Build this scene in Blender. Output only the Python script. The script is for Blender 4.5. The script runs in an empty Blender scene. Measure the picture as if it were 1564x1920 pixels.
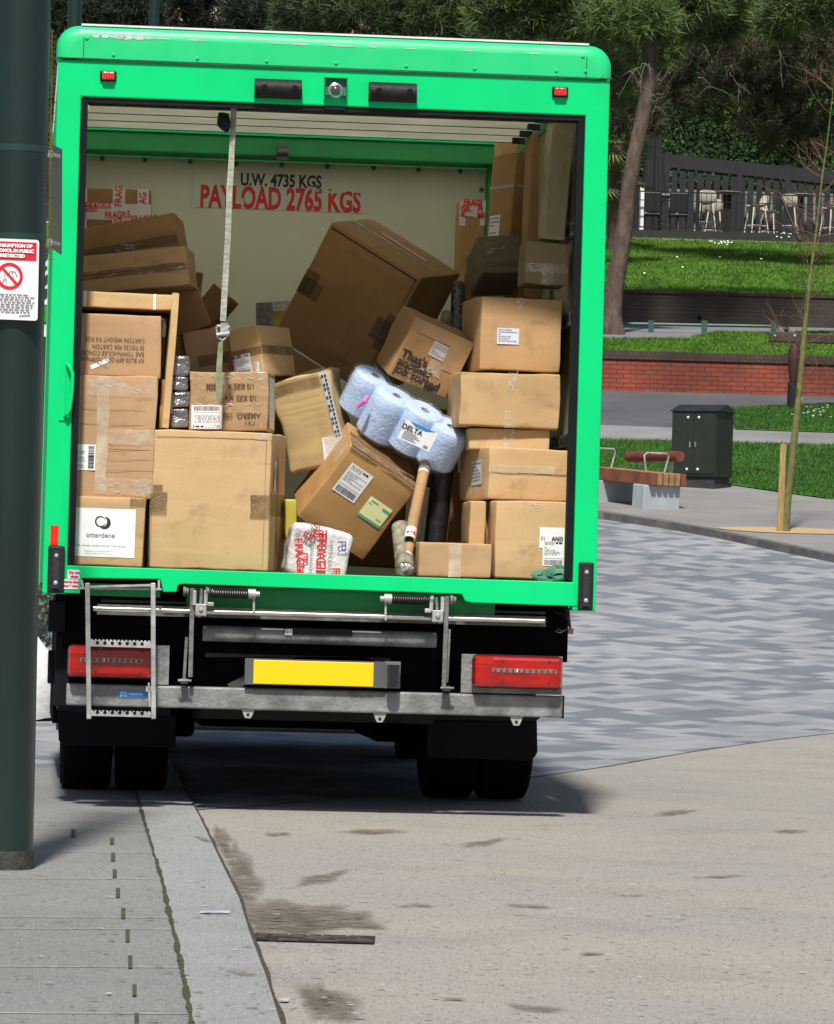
import bpy, math, random
import numpy as np
from mathutils import Matrix, Vector, Euler, noise
R = math.radians
random.seed(7)
rng = np.random.default_rng(7)
SC = bpy.context.scene
COL = SC.collection

# ------------------------------------------------------------------ camera, sky, sun
F = 8320.0; PITCH = .0193; ROLL = .02812; ZC = .97667; CAMY = -20.0
cam_data = bpy.data.cameras.new('camera'); cam = bpy.data.objects.new('camera', cam_data); COL.objects.link(cam)
cam_data.sensor_fit = 'VERTICAL'; cam_data.sensor_height = 24.0; cam_data.lens = 24.0 * F / 1920.0
cam_data.clip_start = .5; cam_data.clip_end = 2000
fwd = Vector((0, math.cos(PITCH), math.sin(PITCH))); up0 = Vector((0, -math.sin(PITCH), math.cos(PITCH))); rt0 = Vector((1, 0, 0))
cr, sr = math.cos(ROLL), math.sin(ROLL)
cam_rt = rt0 * cr + up0 * sr; cam_up = up0 * cr - rt0 * sr
m = Matrix((cam_rt, cam_up, -fwd)).transposed().to_4x4(); m.translation = (0, CAMY, ZC)
cam.matrix_world = m
SC.camera = cam
SUN_EL = 55.0; SUN_AZ = Vector((.07, 1.0, 0)).normalized()
w = bpy.data.worlds.new('World'); SC.world = w; w.use_nodes = True
nt = w.node_tree
sky = nt.nodes.new('ShaderNodeTexSky'); sky.sky_type = 'NISHITA'; sky.sun_disc = False
sky.sun_elevation = R(SUN_EL); sky.sun_rotation = R(184); sky.altitude = 50; sky.dust_density = 2.0; sky.air_density = 1.0
nt.links.new(sky.outputs[0], nt.nodes['Background'].inputs[0]); nt.nodes['Background'].inputs[1].default_value = .068
sd = bpy.data.lights.new('sun', 'SUN'); sd.energy = 5.0; sd.angle = R(4); sd.color = (1, .955, .88)
so = bpy.data.objects.new('sun', sd); COL.objects.link(so)
ld = Vector((SUN_AZ.x * math.cos(R(SUN_EL)), SUN_AZ.y * math.cos(R(SUN_EL)), -math.sin(R(SUN_EL))))
so.rotation_euler = ld.to_track_quat('-Z', 'Y').to_euler(); so.location = (0, -10, 30)
SC.view_settings.view_transform = 'Standard'; SC.view_settings.look = 'None'; SC.view_settings.gamma = 1; SC.view_settings.use_curve_mapping = False
SC.view_settings.exposure = 0.12
SC.cycles.max_bounces = 8; SC.cycles.diffuse_bounces = 4; SC.cycles.transparent_max_bounces = 16

# ------------------------------------------------------------------ layout helpers
def ray(px, py):
    return (fwd + cam_rt * ((px - 782) / F) - cam_up * ((py - 960) / F))
def at(px, py, d):                      # world point at depth d metres in front of the camera
    return Vector((0, CAMY, ZC)) + ray(px, py) * d
PROF = [(-30, -.62), (5, -.2), (21.6, 0), (25, .055), (30, .2), (40, .75), (50, 1.62), (56, 2.19), (60, 2.56), (66, 3.35), (68, 3.69), (74, 4.45),
        (74.35, 5.08), (79, 5.72), (82, 6.05), (87, 6.49), (87.5, 7.1), (104.4, 9.55), (104.8, 9.78), (114, 9.85), (118, 11.0), (128, 12.2), (200, 13), (900, 16)]
_pd = [a for a, b in PROF]; _pz = [b for a, b in PROF]
def gz(y):                              # ground height at world y
    return float(np.interp(y - CAMY, _pd, _pz))
def gr(px, py):                         # ground point seen at a photo position
    r = ray(px, py); lo, hi = 3.0, 200.0
    o = Vector((0, CAMY, ZC)); p = o
    t = 6.0
    while t < 200:
        q = o + r * t
        if q.z < gz(q.y): break
        t += .25
    a, b = t - .25, t
    for _ in range(30):
        c = (a + b) / 2; q = o + r * c
        if q.z < gz(q.y): b = c
        else: a = c
    return o + r * a
def gk(px, py):                         # the same on the raised footpath
    p = gr(px, py); return gr(px, py + KH * F / (p.y + 20))
KH = .09
YAW = .08889
TM = Matrix.Translation((-.42303, 0, 0)) @ Matrix.Rotation(YAW, 4, 'Z')
TI = TM.inverted()
def loc(px, py, yl):                    # truck-local point on the plane y = yl
    o = TI @ Vector((0, CAMY, ZC)); d = TI.to_3x3() @ ray(px, py)
    return o + d * ((yl - o.y) / d.y)

# ------------------------------------------------------------------ materials
def lin(c): return tuple(((v / 255) / 12.92 if v / 255 <= .04045 else ((v / 255 + .055) / 1.055) ** 2.4) for v in c)
_M = {}
def mat(name, col=(.5, .5, .5), rough=.6, metal=0, var=.12, scale=6, stretch=(1, 1, 1), bump=0, bscale=40, big=0, bigcol=None, bigscale=1.5, spec=.5, coat=0, trans=0, alpha=1, coord='Object', emit=None):
    if name in _M: return _M[name]
    mt = bpy.data.materials.new(name); mt.use_nodes = True; n = mt.node_tree.nodes; l = mt.node_tree.links
    b = n['Principled BSDF']
    tc = n.new('ShaderNodeTexCoord'); mp = n.new('ShaderNodeMapping'); l.new(tc.outputs[coord], mp.inputs[0]); mp.inputs['Scale'].default_value = stretch
    nz = n.new('ShaderNodeTexNoise'); nz.inputs['Scale'].default_value = scale; nz.inputs['Detail'].default_value = 6; l.new(mp.outputs[0], nz.inputs[0])
    mx = n.new('ShaderNodeMix'); mx.data_type = 'RGBA'
    mx.inputs['A'].default_value = (*[max(0, c * (1 - var)) for c in col], 1); mx.inputs['B'].default_value = (*[min(1, c * (1 + var)) for c in col], 1)
    cr_ = n.new('ShaderNodeMapRange'); cr_.inputs[1].default_value = .3; cr_.inputs[2].default_value = .7; l.new(nz.outputs[0], cr_.inputs[0]); l.new(cr_.outputs[0], mx.inputs['Factor'])
    out = mx.outputs['Result']
    if big:
        n2 = n.new('ShaderNodeTexNoise'); n2.inputs['Scale'].default_value = bigscale; n2.inputs['Detail'].default_value = 5; l.new(tc.outputs[coord], n2.inputs[0])
        r2 = n.new('ShaderNodeMapRange'); r2.inputs[1].default_value = .5; r2.inputs[2].default_value = .72; r2.inputs[4].default_value = big; l.new(n2.outputs[0], r2.inputs[0])
        m2 = n.new('ShaderNodeMix'); m2.data_type = 'RGBA'; l.new(out, m2.inputs['A']); m2.inputs['B'].default_value = (*(bigcol or [c * .5 for c in col]), 1); l.new(r2.outputs[0], m2.inputs['Factor']); out = m2.outputs['Result']
    l.new(out, b.inputs['Base Color'])
    b.inputs['Roughness'].default_value = rough; b.inputs['Metallic'].default_value = metal; b.inputs['Specular IOR Level'].default_value = spec
    if coat: b.inputs['Coat Weight'].default_value = coat; b.inputs['Coat Roughness'].default_value = .08
    if trans: b.inputs['Transmission Weight'].default_value = trans
    if alpha < 1: b.inputs['Alpha'].default_value = alpha
    if emit: b.inputs['Emission Color'].default_value = (*emit, 1); b.inputs['Emission Strength'].default_value = 1
    if bump:
        n3 = n.new('ShaderNodeTexNoise'); n3.inputs['Scale'].default_value = bscale; n3.inputs['Detail'].default_value = 4; l.new(mp.outputs[0], n3.inputs[0])
        bp = n.new('ShaderNodeBump'); bp.inputs['Strength'].default_value = bump; bp.inputs['Distance'].default_value = .02; l.new(n3.outputs[0], bp.inputs['Height']); l.new(bp.outputs[0], b.inputs['Normal'])
    _M[name] = mt; mt['h'] = 1
    return mt

def cardboard(name, col, seed=0, wrap=0):
    if name in _M: return _M[name]
    mt = bpy.data.materials.new(name); mt.use_nodes = True; n = mt.node_tree.nodes; l = mt.node_tree.links; b = n['Principled BSDF']
    tc = n.new('ShaderNodeTexCoord'); mp = n.new('ShaderNodeMapping'); l.new(tc.outputs['Object'], mp.inputs[0]); mp.inputs['Location'].default_value = (seed * 3.1, seed * 1.7, seed)
    def nz(scale, det, st=(1, 1, 1)):
        m_ = n.new('ShaderNodeMapping'); m_.inputs['Scale'].default_value = st; l.new(mp.outputs[0], m_.inputs[0])
        q = n.new('ShaderNodeTexNoise'); q.inputs['Scale'].default_value = scale; q.inputs['Detail'].default_value = det; l.new(m_.outputs[0], q.inputs[0]); return q.outputs[0]
    def mix(a, bcol, fac, lo, hi, amt):
        r = n.new('ShaderNodeMapRange'); r.inputs[1].default_value = lo; r.inputs[2].default_value = hi; r.inputs[4].default_value = amt; l.new(fac, r.inputs[0])
        x = n.new('ShaderNodeMix'); x.data_type = 'RGBA'
        if isinstance(a, tuple): x.inputs['A'].default_value = (*a, 1)
        else: l.new(a, x.inputs['A'])
        x.inputs['B'].default_value = (*bcol, 1); l.new(r.outputs[0], x.inputs['Factor']); return x.outputs['Result']
    c = mix(col, tuple(v * .82 for v in col), nz(3, 4), .35, .7, 1)
    c = mix(c, tuple(min(1, v * 1.16) for v in col), nz(2, 5, (1, 1, 9)), .5, .75, .6)       # long faint flute streaks
    c = mix(c, tuple(v * .55 for v in col), nz(11, 7), .56, .78, .6)                             # scuffs
    c = mix(c, (.09, .055, .03), nz(5, 8, (1, 1, 3)), .62, .76, .45)                               # grubby marks
    c = mix(c, tuple(v * .78 for v in col), nz(160, 2), .4, .7, .5)                          # fibres
    l.new(c, b.inputs['Base Color']); b.inputs['Roughness'].default_value = .78; b.inputs['Specular IOR Level'].default_value = .25
    if wrap: b.inputs['Coat Weight'].default_value = wrap; b.inputs['Coat Roughness'].default_value = .15
    bp = n.new('ShaderNodeBump'); bp.inputs['Strength'].default_value = .35 if not wrap else .9; bp.inputs['Distance'].default_value = .006 if not wrap else .012
    l.new(nz(9 if not wrap else 16, 4), bp.inputs['Height']); l.new(bp.outputs[0], b.inputs['Normal'])
    _M[name] = mt; return mt

def tape_mat(name, col, alpha, rough=.16, bs=60, bst=.5, st=(1, 1, 1)):
    if name in _M: return _M[name]
    mt = mat(name, col, rough, var=.1, scale=12, bump=bst, bscale=bs, stretch=st, alpha=.99)
    n = mt.node_tree.nodes; l = mt.node_tree.links; b = n['Principled BSDF']
    tc = [q for q in n if q.type == 'TEX_COORD'][0]
    q = n.new('ShaderNodeTexNoise'); q.inputs['Scale'].default_value = 9; q.inputs['Detail'].default_value = 6; l.new(tc.outputs['Object'], q.inputs[0])
    r = n.new('ShaderNodeMapRange'); r.inputs[1].default_value = .35; r.inputs[2].default_value = .65; r.inputs[3].default_value = max(.05, alpha - .2); r.inputs[4].default_value = min(1, alpha + .2)
    l.new(q.outputs[0], r.inputs[0]); l.new(r.outputs[0], b.inputs['Alpha'])
    return mt

GREEN = mat('truck green paint', (.0, .62, .19), .5, var=.05, scale=2.5, spec=.18, big=.4, bigcol=(.01, .43, .14), bigscale=1.6, bump=.04, bscale=3)
def translucent(mt, f):
    n = mt.node_tree.nodes; l = mt.node_tree.links; b = n['Principled BSDF']; t = n.new('ShaderNodeBsdfTranslucent'); x = n.new('ShaderNodeMixShader'); x.inputs[0].default_value = f
    l.new(b.inputs['Base Color'].links[0].from_socket, t.inputs[0]); l.new(b.outputs[0], x.inputs[1]); l.new(t.outputs[0], x.inputs[2]); l.new(x.outputs[0], n['Material Output'].inputs[0]); return mt
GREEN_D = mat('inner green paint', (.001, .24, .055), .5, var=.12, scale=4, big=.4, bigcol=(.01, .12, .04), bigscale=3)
CAPG = mat('cap green paint', (.015, .58, .20), .35, var=.06, scale=5, spec=.5, big=.35, bigcol=(.06, .5, .22), bigscale=5)
CREAM = mat('cream panel', (.62, .61, .46), .5, var=.05, scale=3, big=.3, bigcol=(.52, .51, .38), bigscale=2)
SLAT = translucent(mat('roller slat', (.84, .84, .78), .35, var=.10, scale=3, stretch=(1, 8, 1)), .6)
BLACK = mat('black plastic', (.008, .009, .010), .5, var=.3, scale=10, spec=.25)
RUB = mat('black rubber', (.014, .015, .018), .6, var=.35, scale=9, bump=.2, spec=.3)
TYRE = mat('tyre rubber', (.004, .004, .004), .9, var=.4, scale=20, bump=.3, spec=.08)
DARK = mat('dark chassis steel', (.003, .003, .003), .85, var=.5, scale=6, bump=.2, spec=.1)
GALV = mat('galvanised steel', (.23, .235, .235), .62, metal=.35, var=.38, scale=11, bump=.25, bscale=60, big=.6, bigcol=(.10, .095, .085), bigscale=4)
GALVL = mat('bright galvanised steel', (.42, .42, .41), .5, metal=.35, var=.3, scale=14, bump=.2, big=.5, bigcol=(.2, .19, .17), bigscale=6)
GREY = mat('grey worn steel', (.16, .165, .16), .6, metal=.2, var=.35, scale=14, bump=.3, big=.6, bigcol=(.07, .05, .035), bigscale=8)
SHINY = mat('polished rod', (.62, .60, .56), .25, metal=.9, var=.2, scale=10)
ALU = mat('aluminium', (.5, .5, .48), .4, metal=.5, var=.2, scale=10)
WHITE = mat('white paper', (.80, .80, .82), .6, var=.03, scale=5, bump=.1, bscale=20)
INK = mat('black ink', (.02, .02, .025), .6, var=.1)
INKG = mat('grey print', (.22, .22, .24), .6, var=.1)
INKB = mat('brown print on card', (.10, .055, .03), .7, var=.3, scale=60)
REDP = mat('red print', (.62, .012, .02), .5, var=.25, scale=30)
BLUEP = mat('blue print', (.02, .06, .35), .5, var=.1)
TAPEB = tape_mat('brown parcel tape', (.20, .125, .055), .55, .22)
TAPEC = tape_mat('clear parcel tape', (.72, .60, .45), .30, .12, 30, .45)
TAPEW = tape_mat('pale parcel tape', (.72, .60, .44), .5, .25, 22, .3)
SEAM = mat('dark seam', (.07, .04, .02), .9, var=.2)
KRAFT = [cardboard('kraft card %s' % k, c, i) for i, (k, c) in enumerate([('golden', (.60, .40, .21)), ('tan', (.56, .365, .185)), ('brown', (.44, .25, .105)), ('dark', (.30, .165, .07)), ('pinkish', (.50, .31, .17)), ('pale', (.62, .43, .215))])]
WRAPPED = cardboard('film wrapped card', (.42, .28, .15), 9, .6)

# ------------------------------------------------------------------ mesh builder
class MB:
    def __init__(s): s.v = []; s.f = []; s.mi = []; s.cur = 0; s.mats = []
    def use(s, m_):
        if m_ not in s.mats: s.mats.append(m_)
        s.cur = s.mats.index(m_); return s
    def add(s, vs, fs, M=None):
        o = len(s.v)
        for v in vs: s.v.append(tuple(M @ Vector(v)) if M else tuple(v))
        for f in fs: s.f.append([i + o for i in f]); s.mi.append(s.cur)
        return s
    def box(s, a, b, M=None):
        x0, y0, z0 = a; x1, y1, z1 = b
        return s.add([(x0, y0, z0), (x1, y0, z0), (x1, y1, z0), (x0, y1, z0), (x0, y0, z1), (x1, y0, z1), (x1, y1, z1), (x0, y1, z1)],
                     [(0, 3, 2, 1), (4, 5, 6, 7), (0, 1, 5, 4), (1, 2, 6, 5), (2, 3, 7, 6), (3, 0, 4, 7)], M)
    def prism(s, poly, y0, y1, M=None):         # poly of (x,z) extruded along y
        n = len(poly); vs = [(x, y0, z) for x, z in poly] + [(x, y1, z) for x, z in poly]
        A = sum(poly[i][0] * poly[(i + 1) % n][1] - poly[(i + 1) % n][0] * poly[i][1] for i in range(n))
        fs = [list(range(n)), list(range(2 * n - 1, n - 1, -1))] + [(i, i + n, (i + 1) % n + n, (i + 1) % n) for i in range(n)]
        if A < 0: fs = [list(reversed(f)) for f in fs]
        return s.add(vs, fs, M)
    def tube(s, pts, r, n=10, cap=True):
        pts = [Vector(p) for p in pts]; rs = r if isinstance(r, (list, tuple)) else [r] * len(pts); rings = []; o = len(s.v)
        up = Vector((0, 0, 1)); prev = None
        for i, p in enumerate(pts):
            t = (pts[min(i + 1, len(pts) - 1)] - pts[max(i - 1, 0)]).normalized()
            if prev is None:
                a = t.cross(up) if abs(t.z) < .9 else t.cross(Vector((1, 0, 0)))
            else: a = prev - t * prev.dot(t)
            a.normalize(); prev = a; b = t.cross(a)
            for k in range(n):
                q = 2 * math.pi * k / n; s.v.append(tuple(p + (a * math.cos(q) + b * math.sin(q)) * rs[i]))
        for i in range(len(pts) - 1):
            for k in range(n):
                s.f.append([o + i * n + k, o + i * n + (k + 1) % n, o + (i + 1) * n + (k + 1) % n, o + (i + 1) * n + k]); s.mi.append(s.cur)
        if cap:
            s.f.append([o + k for k in reversed(range(n))]); s.mi.append(s.cur); s.f.append([o + (len(pts) - 1) * n + k for k in range(n)]); s.mi.append(s.cur)
        return s
    def cyl(s, a, b, r, n=16): return s.tube([a, b], r, n)
    def lathe(s, prof, M=None, n=24, cap=True):        # prof of (r,z) about z
        vs = []; fs = []
        for r, z in prof:
            for k in range(n): q = 2 * math.pi * k / n; vs.append((r * math.cos(q), r * math.sin(q), z))
        for i in range(len(prof) - 1):
            for k in range(n): fs.append((i * n + k, i * n + (k + 1) % n, (i + 1) * n + (k + 1) % n, (i + 1) * n + k))
        if cap: fs.append(list(reversed(range(n)))); fs.append([(len(prof) - 1) * n + k for k in range(n)])
        return s.add(vs, fs, M)
    def build(s, name, m_=None, parent=None, smooth=False, bevel=0, M=None):
        me = bpy.data.meshes.new(name); me.from_pydata(s.v, [], s.f)
        ms = s.mats if s.mats else []
        if m_ is not None and not ms: ms = [m_]
        for q in ms: me.materials.append(q)
        if s.mats: me.polygons.foreach_set('material_index', s.mi)
        if smooth: me.polygons.foreach_set('use_smooth', [True] * len(me.polygons))
        me.update()
        o = bpy.data.objects.new(name, me); COL.objects.link(o)
        if parent: o.parent = parent
        if M is not None: o.matrix_local = M
        if bevel:
            b = o.modifiers.new('bevel', 'BEVEL'); b.width = bevel; b.segments = 2; b.limit_method = 'ANGLE'; b.angle_limit = R(40)
        if smooth and not bevel: 
            try: me.set_sharp_from_angle(angle=R(38))
            except Exception: pass
        return o
def tag(o, label=None, cat=None, group=None, kind=None):
    if label: o['label'] = label
    if cat: o['category'] = cat
    if group: o['group'] = group
    if kind: o['kind'] = kind
    return o
def empty(name, M, label, cat, group=None):
    o = bpy.data.objects.new(name, None); COL.objects.link(o); o.matrix_world = M if isinstance(M, Matrix) else Matrix.Translation(M); o.empty_display_size = .2
    return tag(o, label, cat, group)
def copy_tree(o, M, label=None, parent=None):
    c = o.copy(); COL.objects.link(c)
    if parent: c.parent = parent
    else: c.matrix_world = M
    if label: c['label'] = label
    for ch in list(o.children): copy_tree(ch, None, None, c)
    return c
def text_verts(s_, size, sx=1.0, bold=0.0, align='CENTER', shear=0.0):
    cu = bpy.data.curves.new('t', 'FONT'); cu.body = s_; cu.size = size; cu.align_x = align; cu.align_y = 'CENTER'; cu.offset = bold; cu.shear = shear; cu.space_line = .95; cu.resolution_u = 3
    ob = bpy.data.objects.new('t', cu); COL.objects.link(ob)
    me = bpy.data.meshes.new_from_object(ob)
    vs = [(v.co.x * sx, v.co.y) for v in me.vertices]; fs = [list(p.vertices) for p in me.polygons]
    bpy.data.objects.remove(ob); bpy.data.meshes.remove(me); bpy.data.curves.remove(cu)
    return vs, fs
def put_text(mb, s_, O, U, V, size, lift=.0015, **k):   # centred at O, along U, letters up along V
    N = U.cross(V).normalized(); vs, fs = text_verts(s_, size, **k)
    mb.add([O + U * x + V * y + N * lift for x, y in vs], fs)
X, Y, Z = Vector((1, 0, 0)), Vector((0, 1, 0)), Vector((0, 0, 1))

# ------------------------------------------------------------------ ground materials
def ground_mat(name, base, dark, warm, speck=.35, wet=.5):
    mt = bpy.data.materials.new(name); mt.use_nodes = True; n = mt.node_tree.nodes; l = mt.node_tree.links; b = n['Principled BSDF']
    tc = n.new('ShaderNodeTexCoord')
    def nz(scale, det, rough=.5, st=(1, 1, 1)):
        mp = n.new('ShaderNodeMapping'); mp.inputs['Scale'].default_value = st; l.new(tc.outputs['Object'], mp.inputs[0])
        q = n.new('ShaderNodeTexNoise'); q.inputs['Scale'].default_value = scale; q.inputs['Detail'].default_value = det; q.inputs['Roughness'].default_value = rough; l.new(mp.outputs[0], q.inputs[0]); return q.outputs[0]
    def mix(a, c, fac, lo, hi, amt):
        r = n.new('ShaderNodeMapRange'); r.inputs[1].default_value = lo; r.inputs[2].default_value = hi; r.inputs[4].default_value = amt; l.new(fac, r.inputs[0])
        x = n.new('ShaderNodeMix'); x.data_type = 'RGBA'
        if isinstance(a, tuple): x.inputs['A'].default_value = (*a, 1)
        else: l.new(a, x.inputs['A'])
        x.inputs['B'].default_value = (*c, 1); l.new(r.outputs[0], x.inputs['Factor']); return x.outputs['Result']
    c = mix(base, warm, nz(.6, 4), .42, .6, 1)
    c = mix(c, tuple(v * .8 for v in base), nz(1.1, 7, .65), .48, .7, .8)
    c = mix(c, tuple(v * 1.25 for v in base), nz(90, 3), .55, .7, speck)
    c = mix(c, tuple(v * .5 for v in base), nz(70, 3), .58, .72, speck)
    c = mix(c, tuple(v * 1.3 for v in base), nz(150, 2, .5, (1, .11, 1)), .52, .70, speck * 1.1)
    c = mix(c, tuple(v * .55 for v in base), nz(120, 2, .5, (1, .10, 1)), .56, .72, speck * 1.1)
    c = mix(c, dark, nz(2.3, 6, .6, (1, .55, 1)), .67, .73, wet)
    c = mix(c, dark, nz(9, 3, .5, (1, .8, 1)), .70, .74, .7)
    l.new(c, b.inputs['Base Color']); b.inputs['Roughness'].default_value = .85; b.inputs['Specular IOR Level'].default_value = .3
    bp = n.new('ShaderNodeBump'); bp.inputs['Strength'].default_value = .5; bp.inputs['Distance'].default_value = .008; l.new(nz(60, 5), bp.inputs['Height']); l.new(bp.outputs[0], b.inputs['Normal'])
    _M[name] = mt; return mt
ROADM = ground_mat('worn resin road surface', (.285, .272, .250), (.15, .125, .10), (.315, .29, .25), .55, .5)
PAVEM = ground_mat('grey stone slabs', (.222, .222, .218), (.12, .118, .11), (.19, .188, .182), .55, .3)
KERBM = ground_mat('pale granite kerb', (.275, .28, .28), (.15, .145, .135), (.245, .25, .25), .5, .3)
ASPH = ground_mat('pale footpath asphalt', (.215, .208, .206), (.15, .145, .14), (.24, .235, .23), .4, .3)
ASPHD = ground_mat('dark path asphalt', (.085, .085, .095), (.06, .06, .06), (.10, .10, .11), .25, .3)
PATHM = ground_mat('concrete path', (.20, .20, .20), (.12, .12, .12), (.24, .24, .235), .25, .3)
GRAVEL = ground_mat('golden resin gravel', (.42, .29, .15), (.2, .15, .09), (.46, .33, .18), .6, .1)

def paving():
    mt = bpy.data.materials.new('two tone block paving'); mt.use_nodes = True; n = mt.node_tree.nodes; l = mt.node_tree.links; b = n['Principled BSDF']
    tc = n.new('ShaderNodeTexCoord'); mp = n.new('ShaderNodeMapping'); mp.inputs['Rotation'].default_value = (0, 0, R(45)); mp.inputs['Scale'].default_value = (1.7, 1.2, 1); l.new(tc.outputs['Object'], mp.inputs[0])
    sx = n.new('ShaderNodeVectorMath'); sx.operation = 'DIVIDE'; sx.inputs[1].default_value = (.34, .34, 40); l.new(mp.outputs[0], sx.inputs[0])
    fl = n.new('ShaderNodeVectorMath'); fl.operation = 'FLOOR'; l.new(sx.outputs[0], fl.inputs[0])
    nz = n.new('ShaderNodeTexNoise'); nz.inputs['Scale'].default_value = .42; nz.inputs['Detail'].default_value = 1; l.new(fl.outputs[0], nz.inputs[0])
    wn = n.new('ShaderNodeTexWhiteNoise'); l.new(fl.outputs[0], wn.inputs[0])
    ad = n.new('ShaderNodeMath'); ad.operation = 'MULTIPLY_ADD'; ad.inputs[1].default_value = .24; l.new(wn.outputs[0], ad.inputs[0]); l.new(nz.outputs[0], ad.inputs[2])
    cr = n.new('ShaderNodeValToRGB'); cr.color_ramp.interpolation = 'CONSTANT'; e = cr.color_ramp.elements
    e[0].color = (.155, .17, .195, 1); e[0].position = 0; e[1].position = .55; e[1].color = (.19, .205, .225, 1); q = e.new(.595); q.color = (.275, .285, .305, 1); q = e.new(.68); q.color = (.31, .32, .335, 1); q = e.new(.76); q.color = (.245, .258, .28, 1)
    l.new(ad.outputs[0], cr.inputs[0])
    # joints
    fr = n.new('ShaderNodeVectorMath'); fr.operation = 'FRACTION'; l.new(sx.outputs[0], fr.inputs[0]); sp = n.new('ShaderNodeSeparateXYZ'); l.new(fr.outputs[0], sp.inputs[0])
    mn = n.new('ShaderNodeMath'); mn.operation = 'MINIMUM'; l.new(sp.outputs[0], mn.inputs[0]); l.new(sp.outputs[1], mn.inputs[1])
    lt = n.new('ShaderNodeMath'); lt.operation = 'LESS_THAN'; lt.inputs[1].default_value = .03; l.new(mn.outputs[0], lt.inputs[0])
    jf = n.new('ShaderNodeMath'); jf.operation = 'MULTIPLY'; jf.inputs[1].default_value = .45; l.new(lt.outputs[0], jf.inputs[0])
    mx = n.new('ShaderNodeMix'); mx.data_type = 'RGBA'; mx.inputs['B'].default_value = (.12, .12, .12, 1); l.new(cr.outputs[0], mx.inputs['A']); l.new(jf.outputs[0], mx.inputs['Factor'])
    n2 = n.new('ShaderNodeTexNoise'); n2.inputs['Scale'].default_value = .35; n2.inputs['Detail'].default_value = 8; l.new(tc.outputs['Object'], n2.inputs[0])
    r2 = n.new('ShaderNodeMapRange'); r2.inputs[1].default_value = .35; r2.inputs[2].default_value = .7; r2.inputs[3].default_value = .85; r2.inputs[4].default_value = 1.12; l.new(n2.outputs[0], r2.inputs[0])
    ml = n.new('ShaderNodeVectorMath'); ml.operation = 'SCALE'; l.new(mx.outputs['Result'], ml.inputs[0]); l.new(r2.outputs[0], ml.inputs['Scale'])
    l.new(ml.outputs[0], b.inputs['Base Color']); b.inputs['Roughness'].default_value = .7
    return mt
PAVING = paving()
LAWN = mat('lawn soil and turf', (.035, .105, .008), .9, var=.35, scale=3, big=.7, bigcol=(.07, .15, .02), bigscale=.5, bump=.6, bscale=25)

# ------------------------------------------------------------------ ground sheets
def xs_grid(a, b, st): k = max(1, int(math.ceil((b - a) / st))); return [a + (b - a) * i / k for i in range(k + 1)]
def ground_base():
    ys = sorted(set([-30 + 0.5 * i for i in range(0, 330)] + [a - 20 for a, b in PROF] + [140, 160, 180, 250, 400, 880])); ys = [y for y in ys if y >= -28]
    vs = []; xs = [-400, -60, -20, 0, 20, 60, 400]
    for y in ys:
        for x in xs: vs.append((x, y, gz(y)))
    nx = len(xs); fs = [(j * nx + i, j * nx + i + 1, (j + 1) * nx + i + 1, (j + 1) * nx + i) for j in range(len(ys) - 1) for i in range(nx - 1)]
    mb = MB(); mb.add(vs, fs); return tag(mb.build('ground', ROADM), kind='structure')
ground_base()
def sheet(name, y0, y1, x0, x1, dz, m_, st=.6, kind='structure'):     # y0(x), y1(x)
    mb = MB(); xs = xs_grid(x0, x1, st); n = 0; vs = []
    f0 = y0 if callable(y0) else (lambda x: y0); f1 = y1 if callable(y1) else (lambda x: y1)
    mxl = max(abs(f1(x) - f0(x)) for x in xs); k = max(1, int(mxl / st))
    for x in xs:
        a, b = f0(x), f1(x)
        for j in range(k + 1): y = a + (b - a) * j / k; vs.append((x, y, gz(y) + dz))
    fs = [(i * (k + 1) + j, (i + 1) * (k + 1) + j, (i + 1) * (k + 1) + j + 1, i * (k + 1) + j + 1) for i in range(len(xs) - 1) for j in range(k)]
    mb.add(vs, fs); return tag(mb.build(name, m_), kind=kind)
def curve(pxs, ext0=None, ext1=None, g_=None):        # photo points on the ground -> y(x)
    P = [(g_ or gr)(*p) for p in pxs]; P = sorted([(p.x, p.y) for p in P])
    if ext0: P = [ext0] + P
    if ext1: P = P + [ext1]
    a = [p[0] for p in P]; b = [p[1] for p in P]
    return lambda x: float(np.interp(x, a, b))
kerb_far = curve([(700, 968), (1120, 973), (1200, 985), (1300, 1000), (1400, 1022), (1480, 1038), (1564, 1058)], (-40, 36), (20, 12))
road_edge = curve([(300, 1530), (1000, 1460), (1200, 1425), (1400, 1395), (1564, 1372)], (-30, .2), (20, 12))
sheet('plaza_paving', road_edge, kerb_far, -30, 19, .004, PAVING, .6)
# raised footpath behind the curved kerb
def raised(name, y0, y1, x0, x1, dz, m_):
    sheet(name, y0, y1, x0, x1, dz, m_, .6)
KH = .09
kmb = MB()
xs = xs_grid(-30, 19, .4)
for i in range(len(xs) - 1):
    a, b = xs[i], xs[i + 1]; ya, yb = kerb_far(a), kerb_far(b)
    kmb.add([(a, ya, gz(ya) - .05), (b, yb, gz(yb) - .05), (b, yb, gz(yb) + KH), (a, ya, gz(ya) + KH), (b, yb + .32, gz(yb + .32) + KH), (a, ya + .32, gz(ya + .32) + KH)], [(0, 1, 2, 3), (3, 2, 4, 5)])
tag(kmb.build('kerb', mat('dark kerb stone', (.115, .115, .11), .8, var=.3, scale=5, bump=.3)), kind='structure')
grass1 = curve([(1125, 894), (1365, 908), (1450, 922), (1564, 938)], (-30, 42), (20, 36), gk)
sheet('footpath', lambda x: kerb_far(x) + .32, grass1, -30, 19, KH, ASPH, .6)
path_n = curve([(1130, 826), (1350, 831), (1564, 836)], (-30, 47.0), (20, 46), gk)
path_f = curve([(1130, 797), (1350, 805), (1564, 812)], (-30, 50), (20, 48), gk)
sheet('lower_lawn', grass1, path_n, -30, 19, KH + .012, LAWN, .5)
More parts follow.
